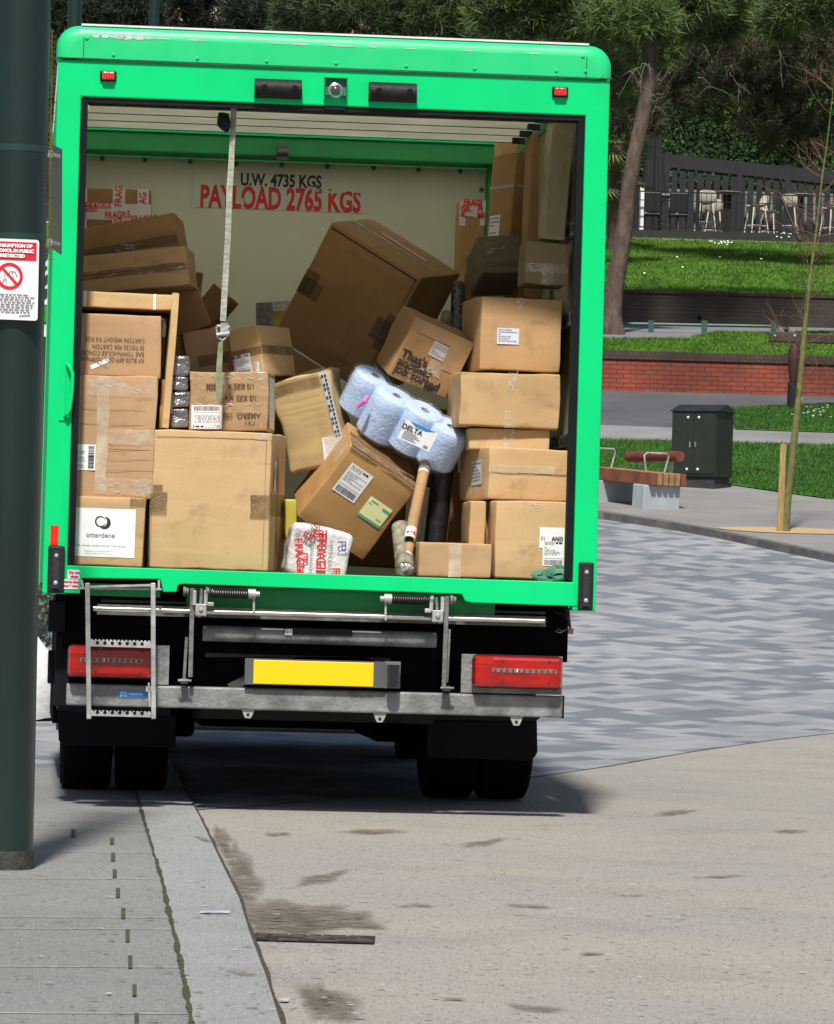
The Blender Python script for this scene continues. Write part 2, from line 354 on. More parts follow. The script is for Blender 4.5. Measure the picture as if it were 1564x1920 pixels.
sheet('park_path', path_n, path_f, -30, 19, KH, PATHM, .5)
sheet('asphalt_slope', path_f, 54.0, -30, 30, KH - .006, ASPHD, .6)
g_r = gr(1371, 800).x
tri_n = curve([(1372, 805), (1564, 812)], (-5, 48), (20, 47.6), gk); tri_f = curve([(1372, 768), (1480, 764), (1564, 760)], None, (20, 52.5), gk)
sheet('middle_lawn', lambda x: path_f(x) + .02, tri_f, g_r, 19, KH + .01, LAWN, .4)
verge_far = curve([(1140, 640), (1290, 640), (1350, 626), (1564, 628)], (-30, 60), (25, 63))
sheet('verge_lawn', 54.45, verge_far, -30, 30, .03, LAWN, .6)
sheet('service_road', 57.0, 66.9, -40, 40, .005, mat('grey road asphalt', (.17, .17, .18), .8, var=.15, scale=5), 1)  # one even grey for the road
sheet('bank_lawn', 67.9, 84.3, -40, 40, .02, LAWN, 1)
sheet('terrace_paving', 84.9, 94, -40, 40, .01, mat('dark terrace decking', (.03, .03, .03), .8, var=.3), 1)
# left pavement slabs and kerb strip, laid flush
def quadstrip(name, left, right, dz, m_, st=.5):      # polylines of world points, front to back
    L_ = [gr(*p) for p in left]; R_ = [gr(*p) for p in right]
    ys = xs_grid(max(L_[0].y, R_[0].y), min(L_[-1].y, R_[-1].y), st)
    fx = lambda P, y: float(np.interp(y, [p.y for p in P], [p.x for p in P]))
    vs = []; 
    for y in ys:
        a, b = fx(L_, y), fx(R_, y)
        for j in range(5): vs.append((a + (b - a) * j / 4, y, gz(y) + dz))
    fs = [(5 * i + j, 5 * i + j + 1, 5 * i + j + 6, 5 * i + j + 5) for i in range(len(ys) - 1) for j in range(4)]
    mb = MB(); mb.add(vs, fs); return tag(mb.build(name, m_), kind='structure')
KR = [(700, 2350), (610, 2130), (563, 2010), (528, 1925), (500, 1835), (470, 1755), (450, 1690), (425, 1640), (400, 1588), (375, 1535), (355, 1500), (340, 1470), (310, 1405)]
KL = [(470, 2350), (408, 2130), (378, 2010), (358, 1925), (345, 1850), (328, 1765), (312, 1700), (303, 1655), (286, 1600), (268, 1538), (258, 1500), (250, 1470), (235, 1405)]
SL = [(x - 1500, y) for x, y in KL]
quadstrip('pavement', SL, KL, .010, PAVEM)
quadstrip('kerb_stone', KL, KR, .013, KERBM)
MOSS = mat('mossy joint', (.055, .056, .025), .95, var=.5, scale=30, bump=.5)
mb = MB(); P = [gr(*p) for p in KL]
fxl = lambda y: float(np.interp(y, [p.y for p in P], [p.x for p in P]))
for i in range(600):
    y = -14 + i * .03
    wd = .003 + .010 * abs(noise.noise(Vector((y * 2.3, 0, 0)))) + random.random() * .004; x = fxl(y) + .004 * noise.noise(Vector((y * 3, 5, 0)))
    mb.add([(x - wd, y, gz(y) + .0146), (x + wd, y, gz(y) + .0146), (x + wd * .9, y + .031, gz(y) + .0147), (x - wd * .9, y + .031, gz(y) + .0147)], [(0, 1, 2, 3)])
tag(mb.build('moss_joint', MOSS), kind='stuff')
mb = MB(); P_ = [gr(*p) for p in KR]; fxr = lambda y: float(np.interp(y, [p.y for p in P_], [p.x for p in P_]))
for i in range(300):
    y = -14 + i * .06; y2 = y + .06; x = fxr(y); x2 = fxr(y2); wf = lambda t: .004 + .012 * max(0, noise.noise(Vector((t * 1.7, 9, 0))) + .25); mb.add([(x - .004, y, gz(y) + .0145), (x + wf(y), y, gz(y) + .0145), (x2 + wf(y2), y2, gz(y2) + .0145), (x2 - .004, y2, gz(y2) + .0145)], [(0, 1, 2, 3)])
tag(mb.build('kerb_gap_shade', mat('kerb gap with edge shade', (.05, .04, .03), .95, var=.5, scale=25)), kind='stuff')  # dark strip: kerb gap with the raised edge's shading painted in
# slab joints across the pavement and short mossy joints of the slab rows
mb = MB(); JT = mat('slab joint', (.34, .34, .33), .9, var=.5, scale=30); mb.use(JT)
for py in (1548, 1562, 1605, 1655, 1728, 1750, 1822, 1910):
    a = gr(62 if py < 1640 else -40, py - 2); b = gr(270 + (py - 1540) * .23, py)
    mb.add([(a.x, a.y - .005, gz(a.y) + .0135), (b.x, b.y - .005, gz(b.y) + .0135), (b.x, b.y + .007, gz(b.y) + .0135), (a.x, a.y + .007, gz(a.y) + .0135)], [(0, 1, 2, 3)])
mb.use(MOSS)
for px, py, h in [(137, 1568, 15), (210, 1583, 12), (212, 1613, 16), (215, 1645, 16), (221, 1681, 18), (231, 1720, 20), (239, 1762, 24), (244, 1812, 24), (252, 1866, 22), (256, 1920, 22)]:
    a = gr(px - 4, py + h / 2); b = gr(px + 4, py + h / 2); c = gr(px + 4, py - h / 2); d = gr(px - 4, py - h / 2)
    mb.add([(q.x, q.y, gz(q.y) + .0138) for q in (a, b, c, d)], [(0, 1, 2, 3)])
tag(mb.build('slab_joints'), kind='stuff')
# stains with their own outline
STAIN = mat('damp grime', (.155, .128, .10), .8, var=.3, scale=12, alpha=.99)
_n = STAIN.node_tree.nodes; _l = STAIN.node_tree.links; _q = _n.new('ShaderNodeTexNoise'); _q.inputs['Scale'].default_value = 14; _q.inputs['Detail'].default_value = 8; _q.inputs['Roughness'].default_value = .75
_tc = [q for q in _n if q.type == 'TEX_COORD'][0]; _l.new(_tc.outputs['Object'], _q.inputs[0]); _r = _n.new('ShaderNodeMapRange'); _r.inputs[1].default_value = .34; _r.inputs[2].default_value = .58; _r.inputs[3].default_value = 0; _r.inputs[4].default_value = .8; _l.new(_q.outputs[0], _r.inputs[0]); _at = _n.new('ShaderNodeAttribute'); _at.attribute_name = 'fade'; _mm = _n.new('ShaderNodeMath'); _mm.operation = 'MULTIPLY'; _l.new(_r.outputs[0], _mm.inputs[0]); _l.new(_at.outputs['Fac'], _mm.inputs[1]); _l.new(_mm.outputs[0], _n['Principled BSDF'].inputs['Alpha'])
def stain(cx, cy, rx, ry, rot=0, seed=0, k=28, dz=.0165):
    c = gr(cx, cy); dz = (.0040 + .0001 * (int(seed / 3.3) % 12)) if c.x > np.interp(c.y, [gr(*p).y for p in KR], [gr(*p).x for p in KR]) else .0165
    vs = []; vs.append((c.x, c.y, gz(c.y) + dz))
    for ring in (.5, 1):
        for i in range(k):
            a = 2 * math.pi * i / k; rr = ring * (.75 + .45 * noise.noise(Vector((math.cos(a) * 1.6 + seed, math.sin(a) * 1.6, seed))))
            u, v = rx * rr * math.cos(a), ry * rr * math.sin(a); q = gr(cx + u * math.cos(rot) - v * math.sin(rot), cy + u * math.sin(rot) + v * math.cos(rot)); vs.append((q.x, q.y, gz(q.y) + dz))
    fs = [(0, 1 + i, 1 + (i + 1) % k) for i in range(k)] + [(1 + i, 1 + k + i, 1 + k + (i + 1) % k, 1 + (i + 1) % k) for i in range(k)]
    mb = MB(); mb.add(vs, fs); o = mb.build('ground_stain', STAIN); at_ = o.data.attributes.new('fade', 'FLOAT', 'POINT'); at_.data.foreach_set('value', [1.3 if rx > 100 else .95] * (k + 1) + [0.0] * k); return tag(o, kind='structure')
for i, s_ in enumerate([(560, 1722, 170, 42, .06), (640, 1730, 130, 24, 0), (520, 1735, 110, 26, .1), (600, 1648, 75, 14, -.25), (460, 1660, 70, 50, 1.1), (440, 1610, 55, 34, 1.1), (415, 1570, 40, 24, 1.0), (620, 1890, 90, 50, .2), (905, 1582, 70, 9, -.15), (1270, 1525, 60, 7, -.1), (1000, 1892, 90, 10, .1), (850, 1876, 32, 4, .05),
                        (455, 1834, 36, 6, .1), (600, 1870, 60, 34, .3), (990, 1700, 60, 6, .05), (1180, 1680, 40, 4, 0), (700, 1560, 90, 8, 0), (520, 1565, 40, 6, 0), (1350, 1645, 70, 4, -.03), (1480, 1560, 50, 6, 0), (380, 1580, 25, 5, .3), (1110, 1790, 30, 4, 0), (780, 1700, 50, 5, 0)]):
    stain(*s_, seed=i * 3.3)

# ================================================================== delivery truck (local frame: x right, y forward, z up, rear face at y = 0)
truck = empty('delivery_truck', TM.copy(), 'bright green box delivery truck with its rear roller door up and cargo piled inside', 'truck')
def zx(px, py, yl=0.0): p = loc(px, py, yl); return (p.x, p.z)
ZCAP, ZTOP, ZOT, ZSILL, ZB = 3.358, 3.507, 3.185, 1.07, .948
XO = 1.25; XI = 1.142; LEN = 4.05
fr = MB()
# rear portal: one ring so no coplanar overlaps
sill = [zx(125, 1060), zx(1077, 1092), zx(1083, 1137), zx(884, 1130), zx(872, 1127), zx(866, 1114), zx(345, 1095), zx(334, 1097), zx(331, 1110), zx(306, 1110), zx(301, 1086), zx(153, 1084), zx(150, 1113), zx(118, 1112)]
fr.prism([(-XO, ZB), (-XI - .0, ZB), (-XI, ZOT), (XI, ZOT), (XI, ZB - .01), (XO, ZB - .01), (XO, ZCAP - .01), (-XO, ZCAP - .01)][::1], 0, .10)
fr.build('rear_frame', GREEN, truck, bevel=.006)
sl = MB(); sl.prism(sill, -.004, .06); sl.build('sill', GREEN, truck, bevel=.004)
s2 = MB(); s2.box((-XI, .062, ZSILL - .012), (XI, .30, ZSILL - .002)); s2.build('threshold_plate', mat('worn threshold steel', (.20, .17, .12), .6, metal=.3, var=.4, scale=12), truck)
s2 = MB(); s2.box((-1.05, .075, .945), (-.72, .10, 1.0)); s2.box((-.6, .09, .90), (.80, .13, 1.0)); s2.build('sill_backing', GREEN_D, truck)
# rounded aluminium cap over the top edge
cap = MB(); RC = .10
def arch(off, zb):
    pts = [(-XO - off, zb)]
    for k in range(9): q = math.pi - k * math.pi / 16; pts.append((-XO - off + RC + RC * math.cos(q), ZTOP - RC + RC * math.sin(q)))
    for k in range(9): q = math.pi / 2 - k * math.pi / 16; pts.append((XO + off - RC + RC * math.cos(q), ZTOP - RC + RC * math.sin(q)))
    pts.append((XO + off, zb)); return pts
steps = [(-.012, 0.0, 0), (-.012, .0, 0)]
rows = []
def inset(pts, d): 
    c = []
    for x, z in pts: c.append((x - math.copysign(min(d, abs(x)), x) * (1 if abs(x) > XO - .02 - RC else 0), z - (d if z > ZCAP + .02 else 0)))
    return c
A = arch(.008, ZCAP)
# face polygon + rolled edge profile toward the roof
prof = [(0, -.012)] + [(.045 * (1 - math.cos(a)) , -.012 + .06 * math.sin(a)) for a in ()]
ring = []
for d, y in [(.055, -.013), (.030, -.010), (.013, .002), (.004, .018), (0, .04), (0, .20)]: ring.append([(x, y, z) for x, z in inset(A, d)])
n_ = len(A); vs = [v for r_ in ring for v in r_]; fs = [list(range(n_))[::-1]]
fs[0] = list(range(n_))
for i in range(len(ring) - 1):
    for k in range(n_ - 1): fs.append([i * n_ + k, i * n_ + k + 1, (i + 1) * n_ + k + 1, (i + 1) * n_ + k])
    fs.append([i * n_ + n_ - 1, i * n_, (i + 1) * n_, (i + 1) * n_ + n_ - 1])
cap.add(vs, fs); co = cap.build('roof_cap', CAPG, truck, smooth=True)
# chipped paint on the cap
ch = MB(); ch.use(mat('bare aluminium', (.62, .60, .60), .5, metal=.3, var=.2, scale=20))
def blob(mb, cx, cz, rx, rz, y, seed, k=22):
    vs = [(cx, y, cz)]
    for i in range(k):
        a = 2 * math.pi * i / k; rr = .6 + .8 * abs(noise.noise(Vector((math.cos(a) * 2 + seed, math.sin(a) * 2, seed)))); vs.append((cx + rx * rr * math.cos(a), y, cz + rz * rr * math.sin(a)))
    mb.add(vs, [(0, 1 + (i + 1) % k, 1 + i) for i in range(k)])
for i, (px, py, rx, rz) in enumerate([(182, 57, .035, .008), (196, 61, .03, .009), (222, 58, .045, .009), (240, 62, .03, .012), (262, 62, .03, .012), (280, 60, .03, .006), (300, 62, .06, .003), (370, 64, .05, .003), (520, 68, .05, .003), (640, 71, .09, .004), (700, 73, .03, .004), (560, 69, .06, .004), (770, 77, .03, .003), (880, 80, .04, .003), (1000, 84, .04, .003)]):
    p = loc(px, py, -.014); blob(ch, p.x, min(p.z, ZTOP - .05), rx, rz, -.0145, i * 2.7)
ch.build('chipped_paint', None, truck)
rim = MB(); rim.box((-XO + .1, .01, ZTOP - .001), (XO - .1, .2, ZTOP + .008)); rim.build('roof_trim', mat('white roof edge', (.7, .7, .7), .4), truck)
mb = MB()
for px, py in [(163, 72), (213, 103), (370, 110), (500, 115), (630, 119), (762, 124), (890, 129), (1043, 133), (1093, 106), (1098, 134)]:
    p = loc(px, py, -.013); mb = MB(); mb.lathe([(.009, 0), (.008, .003), (.004, .006)], Matrix.Translation((p.x, -.013, p.z)) @ Matrix.Rotation(R(90), 4, 'X'), 10)
    mb.build('rivet', CAPG, truck, smooth=True)
mb = MB()
for px in (158, 1101): a = loc(px, 52 + (px - 158) * .037, -.0142); b = loc(px - 1, 107 + (px - 158) * .04, -.0142); mb.box((a.x - .0016, -.0150, ZCAP), (a.x + .0016, -.0135, ZTOP - .055))
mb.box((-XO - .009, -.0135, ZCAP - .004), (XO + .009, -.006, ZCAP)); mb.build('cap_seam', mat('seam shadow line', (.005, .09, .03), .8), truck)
# body shell
sh = MB()
sh.box((-XO + .004, .10, 1.0), (-XO + .034, LEN, ZCAP)); sh.build('side_panel', GREEN, truck)
sh = MB(); sh.box((XO - .034, .10, 1.0), (XO - .004, LEN, ZCAP)); sh.build('side_panel', GREEN, truck)
sh = MB(); sh.box((-XO + .038, .102, 1.3), (-XO + .05, LEN - .25, 3.40)); sh.build('inner_lining', CREAM, truck)
sh = MB(); sh.box((XO - .05, .102, 1.3), (XO - .038, LEN - .25, 3.40)); sh.build('inner_lining', CREAM, truck)
sh = MB(); rf = arch(0, ZCAP)
sh.prism(rf, .2, LEN); 
rfi = [(x * .975, z - .035) for x, z in rf]
sh = MB(); n_ = len(rf); vs = [(x, .19, z) for x, z in rf] + [(x, .19, z) for x, z in rfi] + [(x, LEN, z) for x, z in rf] + [(x, LEN, z) for x, z in rfi]
fs = []
for k in range(n_ - 1): fs += [(k, k + 1, 2 * n_ + k + 1, 2 * n_ + k), (n_ + k, 3 * n_ + k, 3 * n_ + k + 1, n_ + k + 1), (k, n_ + k, n_ + k + 1, k + 1)]
sh.add(vs, fs); sh.build('roof', translucent(mat('translucent roof panel', (.86, .86, .80), .5), .8), truck)
sh = MB(); sh.box((-XO, LEN + .0, .99), (XO, LEN + .03, ZTOP - .04)); sh.build('front_wall', GREEN, truck)
sh = MB(); sh.box((-XO + .052, .302, 1.0), (XO - .052, LEN - .01, ZSILL - .006)); sh.build('floor', mat('plywood floor', (.14, .10, .06), .8, var=.3, scale=5), truck)
# bulkhead with screws
p = loc(911, 318, 3.85); q = loc(300, 295, 3.85); BX = p.x; BZ = p.z
sh = MB(); sh.box((-1.14, 3.85, 1.07), (BX, 3.88, BZ)); bh = sh.build('bulkhead', CREAM, truck)
mb = MB(); mb.use(mat('screw washer', (.25, .24, .18), .5))
scr = [(192, 297), (272, 300), (357, 303), (443, 307), (528, 309), (614, 312), (701, 315), (785, 318), (863, 321), (903, 356)]
for px, py in scr:
    p = loc(px, py, 3.848); mb = MB(); mb.use(mat('screw washer', (.25, .24, .18), .5)).lathe([(.016, 0), (.015, .003)], Matrix.Translation((p.x, 3.849, p.z)) @ Matrix.Rotation(R(90), 4, 'X'), 14)
    mb.use(INK).lathe([(.007, .003), (.006, .005)], Matrix.Translation((p.x, 3.849, p.z)) @ Matrix.Rotation(R(90), 4, 'X'), 8)
    mb.build('screw', None, bh)
mb = MB(); a = zx(362, 320, 3.846); b = zx(690, 400, 3.846); mb.box((a[0], 3.846, b[1]), (b[0], 3.849, a[1])); st = mb.build('weight_sticker', mat('aged clear sticker', (.57, .57, .46), .35, var=.06), bh)
mb = MB(); mb.use(INK); O = loc(527, 340, 3.8468); put_text(mb, 'U.W. 4735 KGS', O, X, Z, .092, sx=.72, bold=.0034)
mb.use(REDP); O = loc(526, 375, 3.8468); put_text(mb, 'PAYLOAD 2765 KGS', O, X, Z, .162, sx=.60, bold=.0062)
mb.build('lettering', None, st)
mb = MB()   # scraped-off patches across the letters
for i, (px, py, rx, rz) in enumerate([(636, 357, .055, .016), (655, 356, .05, .013), (622, 360, .03, .010), (593, 357, .03, .006), (584, 351, .02, .006), (672, 359, .03, .01), (455, 379, .012, .03)]):
    p = loc(px, py, 3.842); blob(mb, p.x, p.z, rx, rz, 3.8442, i * 5.1)
mb.build('scraped_patch', mat('scraped patch', (.58, .58, .46), .4, var=.05), st)
# green beam and post inside
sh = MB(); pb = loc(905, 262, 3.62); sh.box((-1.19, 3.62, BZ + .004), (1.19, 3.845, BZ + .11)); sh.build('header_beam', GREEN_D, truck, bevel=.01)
sh = MB(); sh.box((-1.19, 3.60, BZ + .112), (1.19, 3.86, 3.46)); sh.build('roof_beam', GREEN, truck)
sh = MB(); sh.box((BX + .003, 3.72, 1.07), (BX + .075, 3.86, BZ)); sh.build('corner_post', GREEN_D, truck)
sh = MB(); sh.box((BX + .078, 3.6, 1.07), (1.197, 3.70, BZ)); sh.build('pale_edge_panel', CREAM, truck)
mb = MB(); p = loc(530, 283, 3.6); mb.box((p.x - .03, 3.585, p.z - .05), (p.x + .03, 3.612, p.z + .03)); mb.cyl((p.x - .03, 3.575, p.z - .01), (p.x + .03, 3.575, p.z - .01), .018, 12); mb.build('door_latch', mat('dark latch steel', (.08, .08, .075), .5, metal=.4), truck)
# rolled-up shutter slats under the roof
sh = MB(); y = .18; zc = 3.285; rows = []
yy = .18
while yy < 2.1:
    for t in range(10): rows.append((yy + .31 * t / 10, zc + .010 * math.sin(math.pi * t / 10) - (.004 if t == 0 else 0)))
    rows.append((yy + .312, zc - .010)); rows.append((yy + .330, zc - .010)); yy += .332
ve = []
for y_, z_ in rows: ve += [(-1.09, y_, z_), (1.08, y_, z_)]
sh.add(ve, [(2 * i, 2 * i + 2, 2 * i + 3, 2 * i + 1) for i in range(len(rows) - 1)])
sh.add([(-1.09, .18, zc + .02), (1.08, .18, zc + .02), (1.08, rows[-1][0], zc + .02), (-1.09, rows[-1][0], zc + .02)], [(0, 1, 2, 3)])
shut = sh.build('roller_shutter', SLAT, truck, smooth=True)
mb = MB(); yy = .18
while yy < 2.1: mb.box((-1.09, yy + .315, zc - .013), (1.08, yy + .328, zc - .0102)); mb.box((1.03, yy + .15, zc - .03), (1.09, yy + .2, zc - .002)); yy += .332
mb.build('slat_hinges', mat('dark slat gap', (.03, .03, .025), .8), shut)
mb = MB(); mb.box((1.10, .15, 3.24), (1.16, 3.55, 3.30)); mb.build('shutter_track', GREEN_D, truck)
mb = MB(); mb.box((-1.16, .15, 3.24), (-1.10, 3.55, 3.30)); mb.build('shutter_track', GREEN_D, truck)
mb = MB(); mb.box((-XI, .11, 3.165), (XI, .16, 3.215)); mb.box((-XI + .001, .012, 3.163), (XI - .001, .06, ZOT - .001)); mb.build('header_seal', BLACK, truck)
for s in (-1, 1):
    mb = MB(); mb.prism([(s * (XI - .001), ZSILL + .01), (s * (XI - .032), ZSILL + .01), (s * (XI - .032), 3.162), (s * (XI - .001), 3.162)], .012, .08); mb.build('door_seal', mat('door seal rubber', (.008, .012, .013), .7, spec=.1), truck)
    mb = MB(); mb.box((min(s * 1.197, s * 1.15), .105, ZSILL + .02), (max(s * 1.197, s * 1.15), .15, 3.2)); mb.build('door_track', GALV, truck)
# lashing rails on the right lining
for z_ in (2.72, 2.30, 1.73):
    mb = MB(); mb.use(GALV).box((1.165, .16, z_ - .03), (1.198, 3.5, z_ + .03)); mb.use(BLACK)
    for i in range(40): mb.box((1.1635, .2 + i * .08, z_ - .015), (1.1648, .24 + i * .08, z_ + .015))
    mb.build('lashing_rail', None, truck)
# fittings on the header
def half_round(px0, py0, px1, py1):
    a = loc(px0, py0, 0); b = loc(px1, py1, 0); cx = (a.x + b.x) / 2; cz = (a.z + b.z) / 2; w_ = abs(b.x - a.x); h = .088
    pr = [(0 - .0, -h / 2)] + [(-.052 * math.cos(q) - .01, h / 2 * math.sin(q)) for q in [(-90 + 18 * k) * math.pi / 180 for k in range(11)]] + [(0, h / 2)]
    mb = MB(); n = len(pr); vs = [(cx - w_ / 2, y_, cz + z_) for y_, z_ in pr] + [(cx + w_ / 2, y_, cz + z_) for y_, z_ in pr]
    mb.add(vs, [list(range(n)), list(range(2 * n - 1, n - 1, -1))] + [(i, i + n, (i + 1) % n + n, (i + 1) % n) for i in range(n)])
    o = mb.build('rubber_buffer', RUB, truck, smooth=True)
    for s in (-.30, .35):
        h_ = MB(); h_.lathe([(.014, 0), (.013, .003)], Matrix.Translation((cx + s * w_, -.0615, cz)) @ Matrix.Rotation(R(90), 4, 'X'), 14); h_.build('bolt_hole', mat('hole black', (.001, .001, .001), 1), o)
    return o
half_round(477, 166, 565, 168); half_round(691, 172, 780, 175)
for px, py in [(203, 143), (1050, 173)]:
    p = loc(px, py, 0); mb = MB()
    mb.box((p.x - .037, -.012, p.z - .024), (p.x + .037, -.001, p.z + .024)); o = mb.build('marker_light', BLACK, truck, bevel=.008)
    mb = MB(); mb.box((p.x - .028, -.03, p.z - .018), (p.x + .028, -.012, p.z + .018)); mb.build('lens', mat('red lens', (.75, .01, .01), .25, var=.35, scale=90, coat=.8, bump=.2), o, bevel=.006)
p = loc(629, 168, 0); mb = MB(); g = .052
for a, b in (((-g, g - .004), (g, g)), ((-g, -g), (-g + .004, g)), ((g - .004, -g), (g, g)), ((-g, -g * .55), (g, -g * .48))): mb.box((p.x + a[0], -.03, p.z + a[1]), (p.x + b[0], -.001, p.z + b[1]))
mb.box((p.x - g + .005, -.004, p.z - g * .5), (p.x + g - .005, -.0015, p.z + g - .006)); o = mb.build('camera_bracket', mat('bracket dark green', (.01, .20, .08), .5), truck)
mb = MB(); Mx = Matrix.Translation((p.x, -.004, p.z - .005)) @ Matrix.Rotation(R(90), 4, 'X')
mb.use(mat('chrome ring', (.6, .6, .6), .2, metal=.8)).lathe([(.036, 0), (.034, .012), (.026, .016), (.022, .012)], Mx, 24); mb.use(mat('dark glass lens', (.05, .05, .05), .1, coat=1)).lathe([(.022, .010), (.018, .024), (.009, .03), (.001, .031)], Mx, 20); mb.build('rear_camera', None, o, smooth=True)
p = loc(628, 203, 0); mb = MB(); mb.box((p.x - .045, -.006, p.z - .008), (p.x + .045, .03, p.z + .004)); mb.build('door_catch', BLACK, truck)
# side buffers, reflector, stickers, handle
for (x0, y0, x1, y1) in [(92, 1023, 118, 1112), (1086, 1054, 1109, 1145)]:
    a = loc(x0, y0, 0); b = loc(x1, y1, 0); cx = (a.x + b.x) / 2; mb = MB(); mb.box((a.x - .003, -.03, b.z), (b.x + .003, -.001, a.z)); o = mb.build('side_buffer', RUB, truck, bevel=.008)
    mb = MB(); mb.use(mat('buffer strip', (.035, .038, .042), .4, metal=.3)).box((cx - .014, -.038, b.z + .02), (cx + .014, -.0305, a.z - .02)); mb.use(GALVL)
    for z_ in (a.z - .045, b.z + .045): mb.lathe([(.010, 0), (.009, .005), (.004, .007)], Matrix.Translation((cx, -.038, z_)) @ Matrix.Rotation(R(90), 4, 'X'), 12)
    mb.build('metal_strip', None, o)
a = loc(95, 985, 0); b = loc(109, 1022, 0); mb = MB(); mb.box((a.x, -.006, b.z), (b.x, -.001, a.z)); mb.build('reflector', mat('red reflector', (.7, .02, .005), .35, var=.2, scale=80), truck)
a = loc(122, 1068, 0); b = loc(149, 1086, 0); c = loc(147, 1105, 0)
mb = MB(); mb.box((a.x + .012, -.0075, b.z), (b.x, -.0045, a.z)); mb.box((a.x - .004, -.0075, c.z), (c.x, -.0045, b.z - .002)); o = mb.build('warning_sticker', WHITE, truck)
mb = MB(); mb.use(REDP); cx = (a.x + b.x) / 2
put_text(mb, 'Do not', Vector((cx + .01, -.0078, a.z - .012)), X, Z, .017, bold=.0008); put_text(mb, 'close', Vector((cx + .01, -.0078, a.z - .030)), X, Z, .017, bold=.0008)
put_text(mb, 'Always close', Vector((cx - .002, -.0078, b.z - .013)), X, Z, .0125, bold=.0008); put_text(mb, 'door & secure', Vector((cx - .002, -.0078, b.z - .031)), X, Z, .0115, bold=.0008); mb.build('lettering', None, o)
mb = MB(); q = [loc(x, y, -.02) for x, y in [(126, 682), (132, 690), (136, 700), (135, 735), (131, 768), (126, 776), (122, 782)]]
q = [Vector((v.x, (-.002 if i in (0, len(q) - 1) else -.028), v.z)) for i, v in enumerate(q)]; mb.tube(q, .009, 10); mb.box((q[0].x - .03, -.006, q[-1].z - .015), (q[0].x - .004, -.001, q[0].z + .015)); mb.build('grab_handle', GREEN, truck, smooth=True)

# ---- underbody
def bar(mb, p0, p1, y0, y1, w_):          # flat bar between two photo points, in the rear plane
    a = loc(*p0, (y0 + y1) / 2); b = loc(*p1, (y0 + y1) / 2); d = Vector((b.x - a.x, 0, b.z - a.z)).normalized(); n = Vector((d.z, 0, -d.x)) * (w_ / 2)
    mb.prism([(a.x - n.x, a.z - n.z), (a.x + n.x, a.z + n.z), (b.x + n.x, b.z + n.z), (b.x - n.x, b.z - n.z)], y0, y1)
def prect(mb, x0, y0, x1, y1, ya, yb): a = loc(x0, y0, ya); b = loc(x1, y1, ya); mb.box((a.x, ya, b.z), (b.x, yb, a.z))
# bumper beam
mb = MB(); a = loc(125, 1283, .05); b = loc(1056, 1304, .05); zt = (a.z + b.z) / 2; mb.box((a.x, .05, zt - .098), (b.x, .15, zt)); bump = mb.build('bumper_bar', GALV, truck, bevel=.008)
mb = MB(); mb.box((b.x + .001, .045, zt - .10), (b.x + .006, .152, zt + .002)); mb.build('end_plate', BLACK, bump)
a = loc(221, 1294, .05); b = loc(274, 1309, .05); mb = MB(); mb.box((a.x, .0475, b.z), (b.x, .0495, a.z)); o = mb.build('maker_sticker', mat('blue sticker', (.03, .22, .62), .4), bump)
mb = MB(); mb.use(mat('pale blue print', (.5, .7, .95), .5)); c = (a + b) / 2; 
mb = MB(); mb.use(mat('pale blue print', (.5, .7, .95), .5)); put_text(mb, '(D)', Vector((a.x + .026, .047, c.z)), X, Z, .024, bold=.001)
for k in range(8): mb.box((a.x + .05 + k * .008, .0465, c.z - .005), (a.x + .056 + k * .008, .047, c.z + .005))
mb.build('lettering', None, o)
for px, py in [(465, 1338), (712, 1346), (968, 1352)]:
    p = loc(px, py, .07); mb = MB(); mb.prism([(p.x - .03, p.z + .02), (p.x + .03, p.z + .02), (p.x + .02, p.z - .005), (p.x + .012, p.z - .02), (p.x - .012, p.z - .02), (p.x - .02, p.z - .005)], .062, .068); mb.use(BLACK)
    mb.lathe([(.007, 0), (.007, .002)], Matrix.Translation((p.x, .061, p.z - .004)) @ Matrix.Rotation(R(90), 4, 'X'), 10); mb.mats = [GALVL, BLACK]; mb.mi = [0 if i < 8 else 1 for i in range(len(mb.f))]; mb.build('lashing_eye', None, bump)
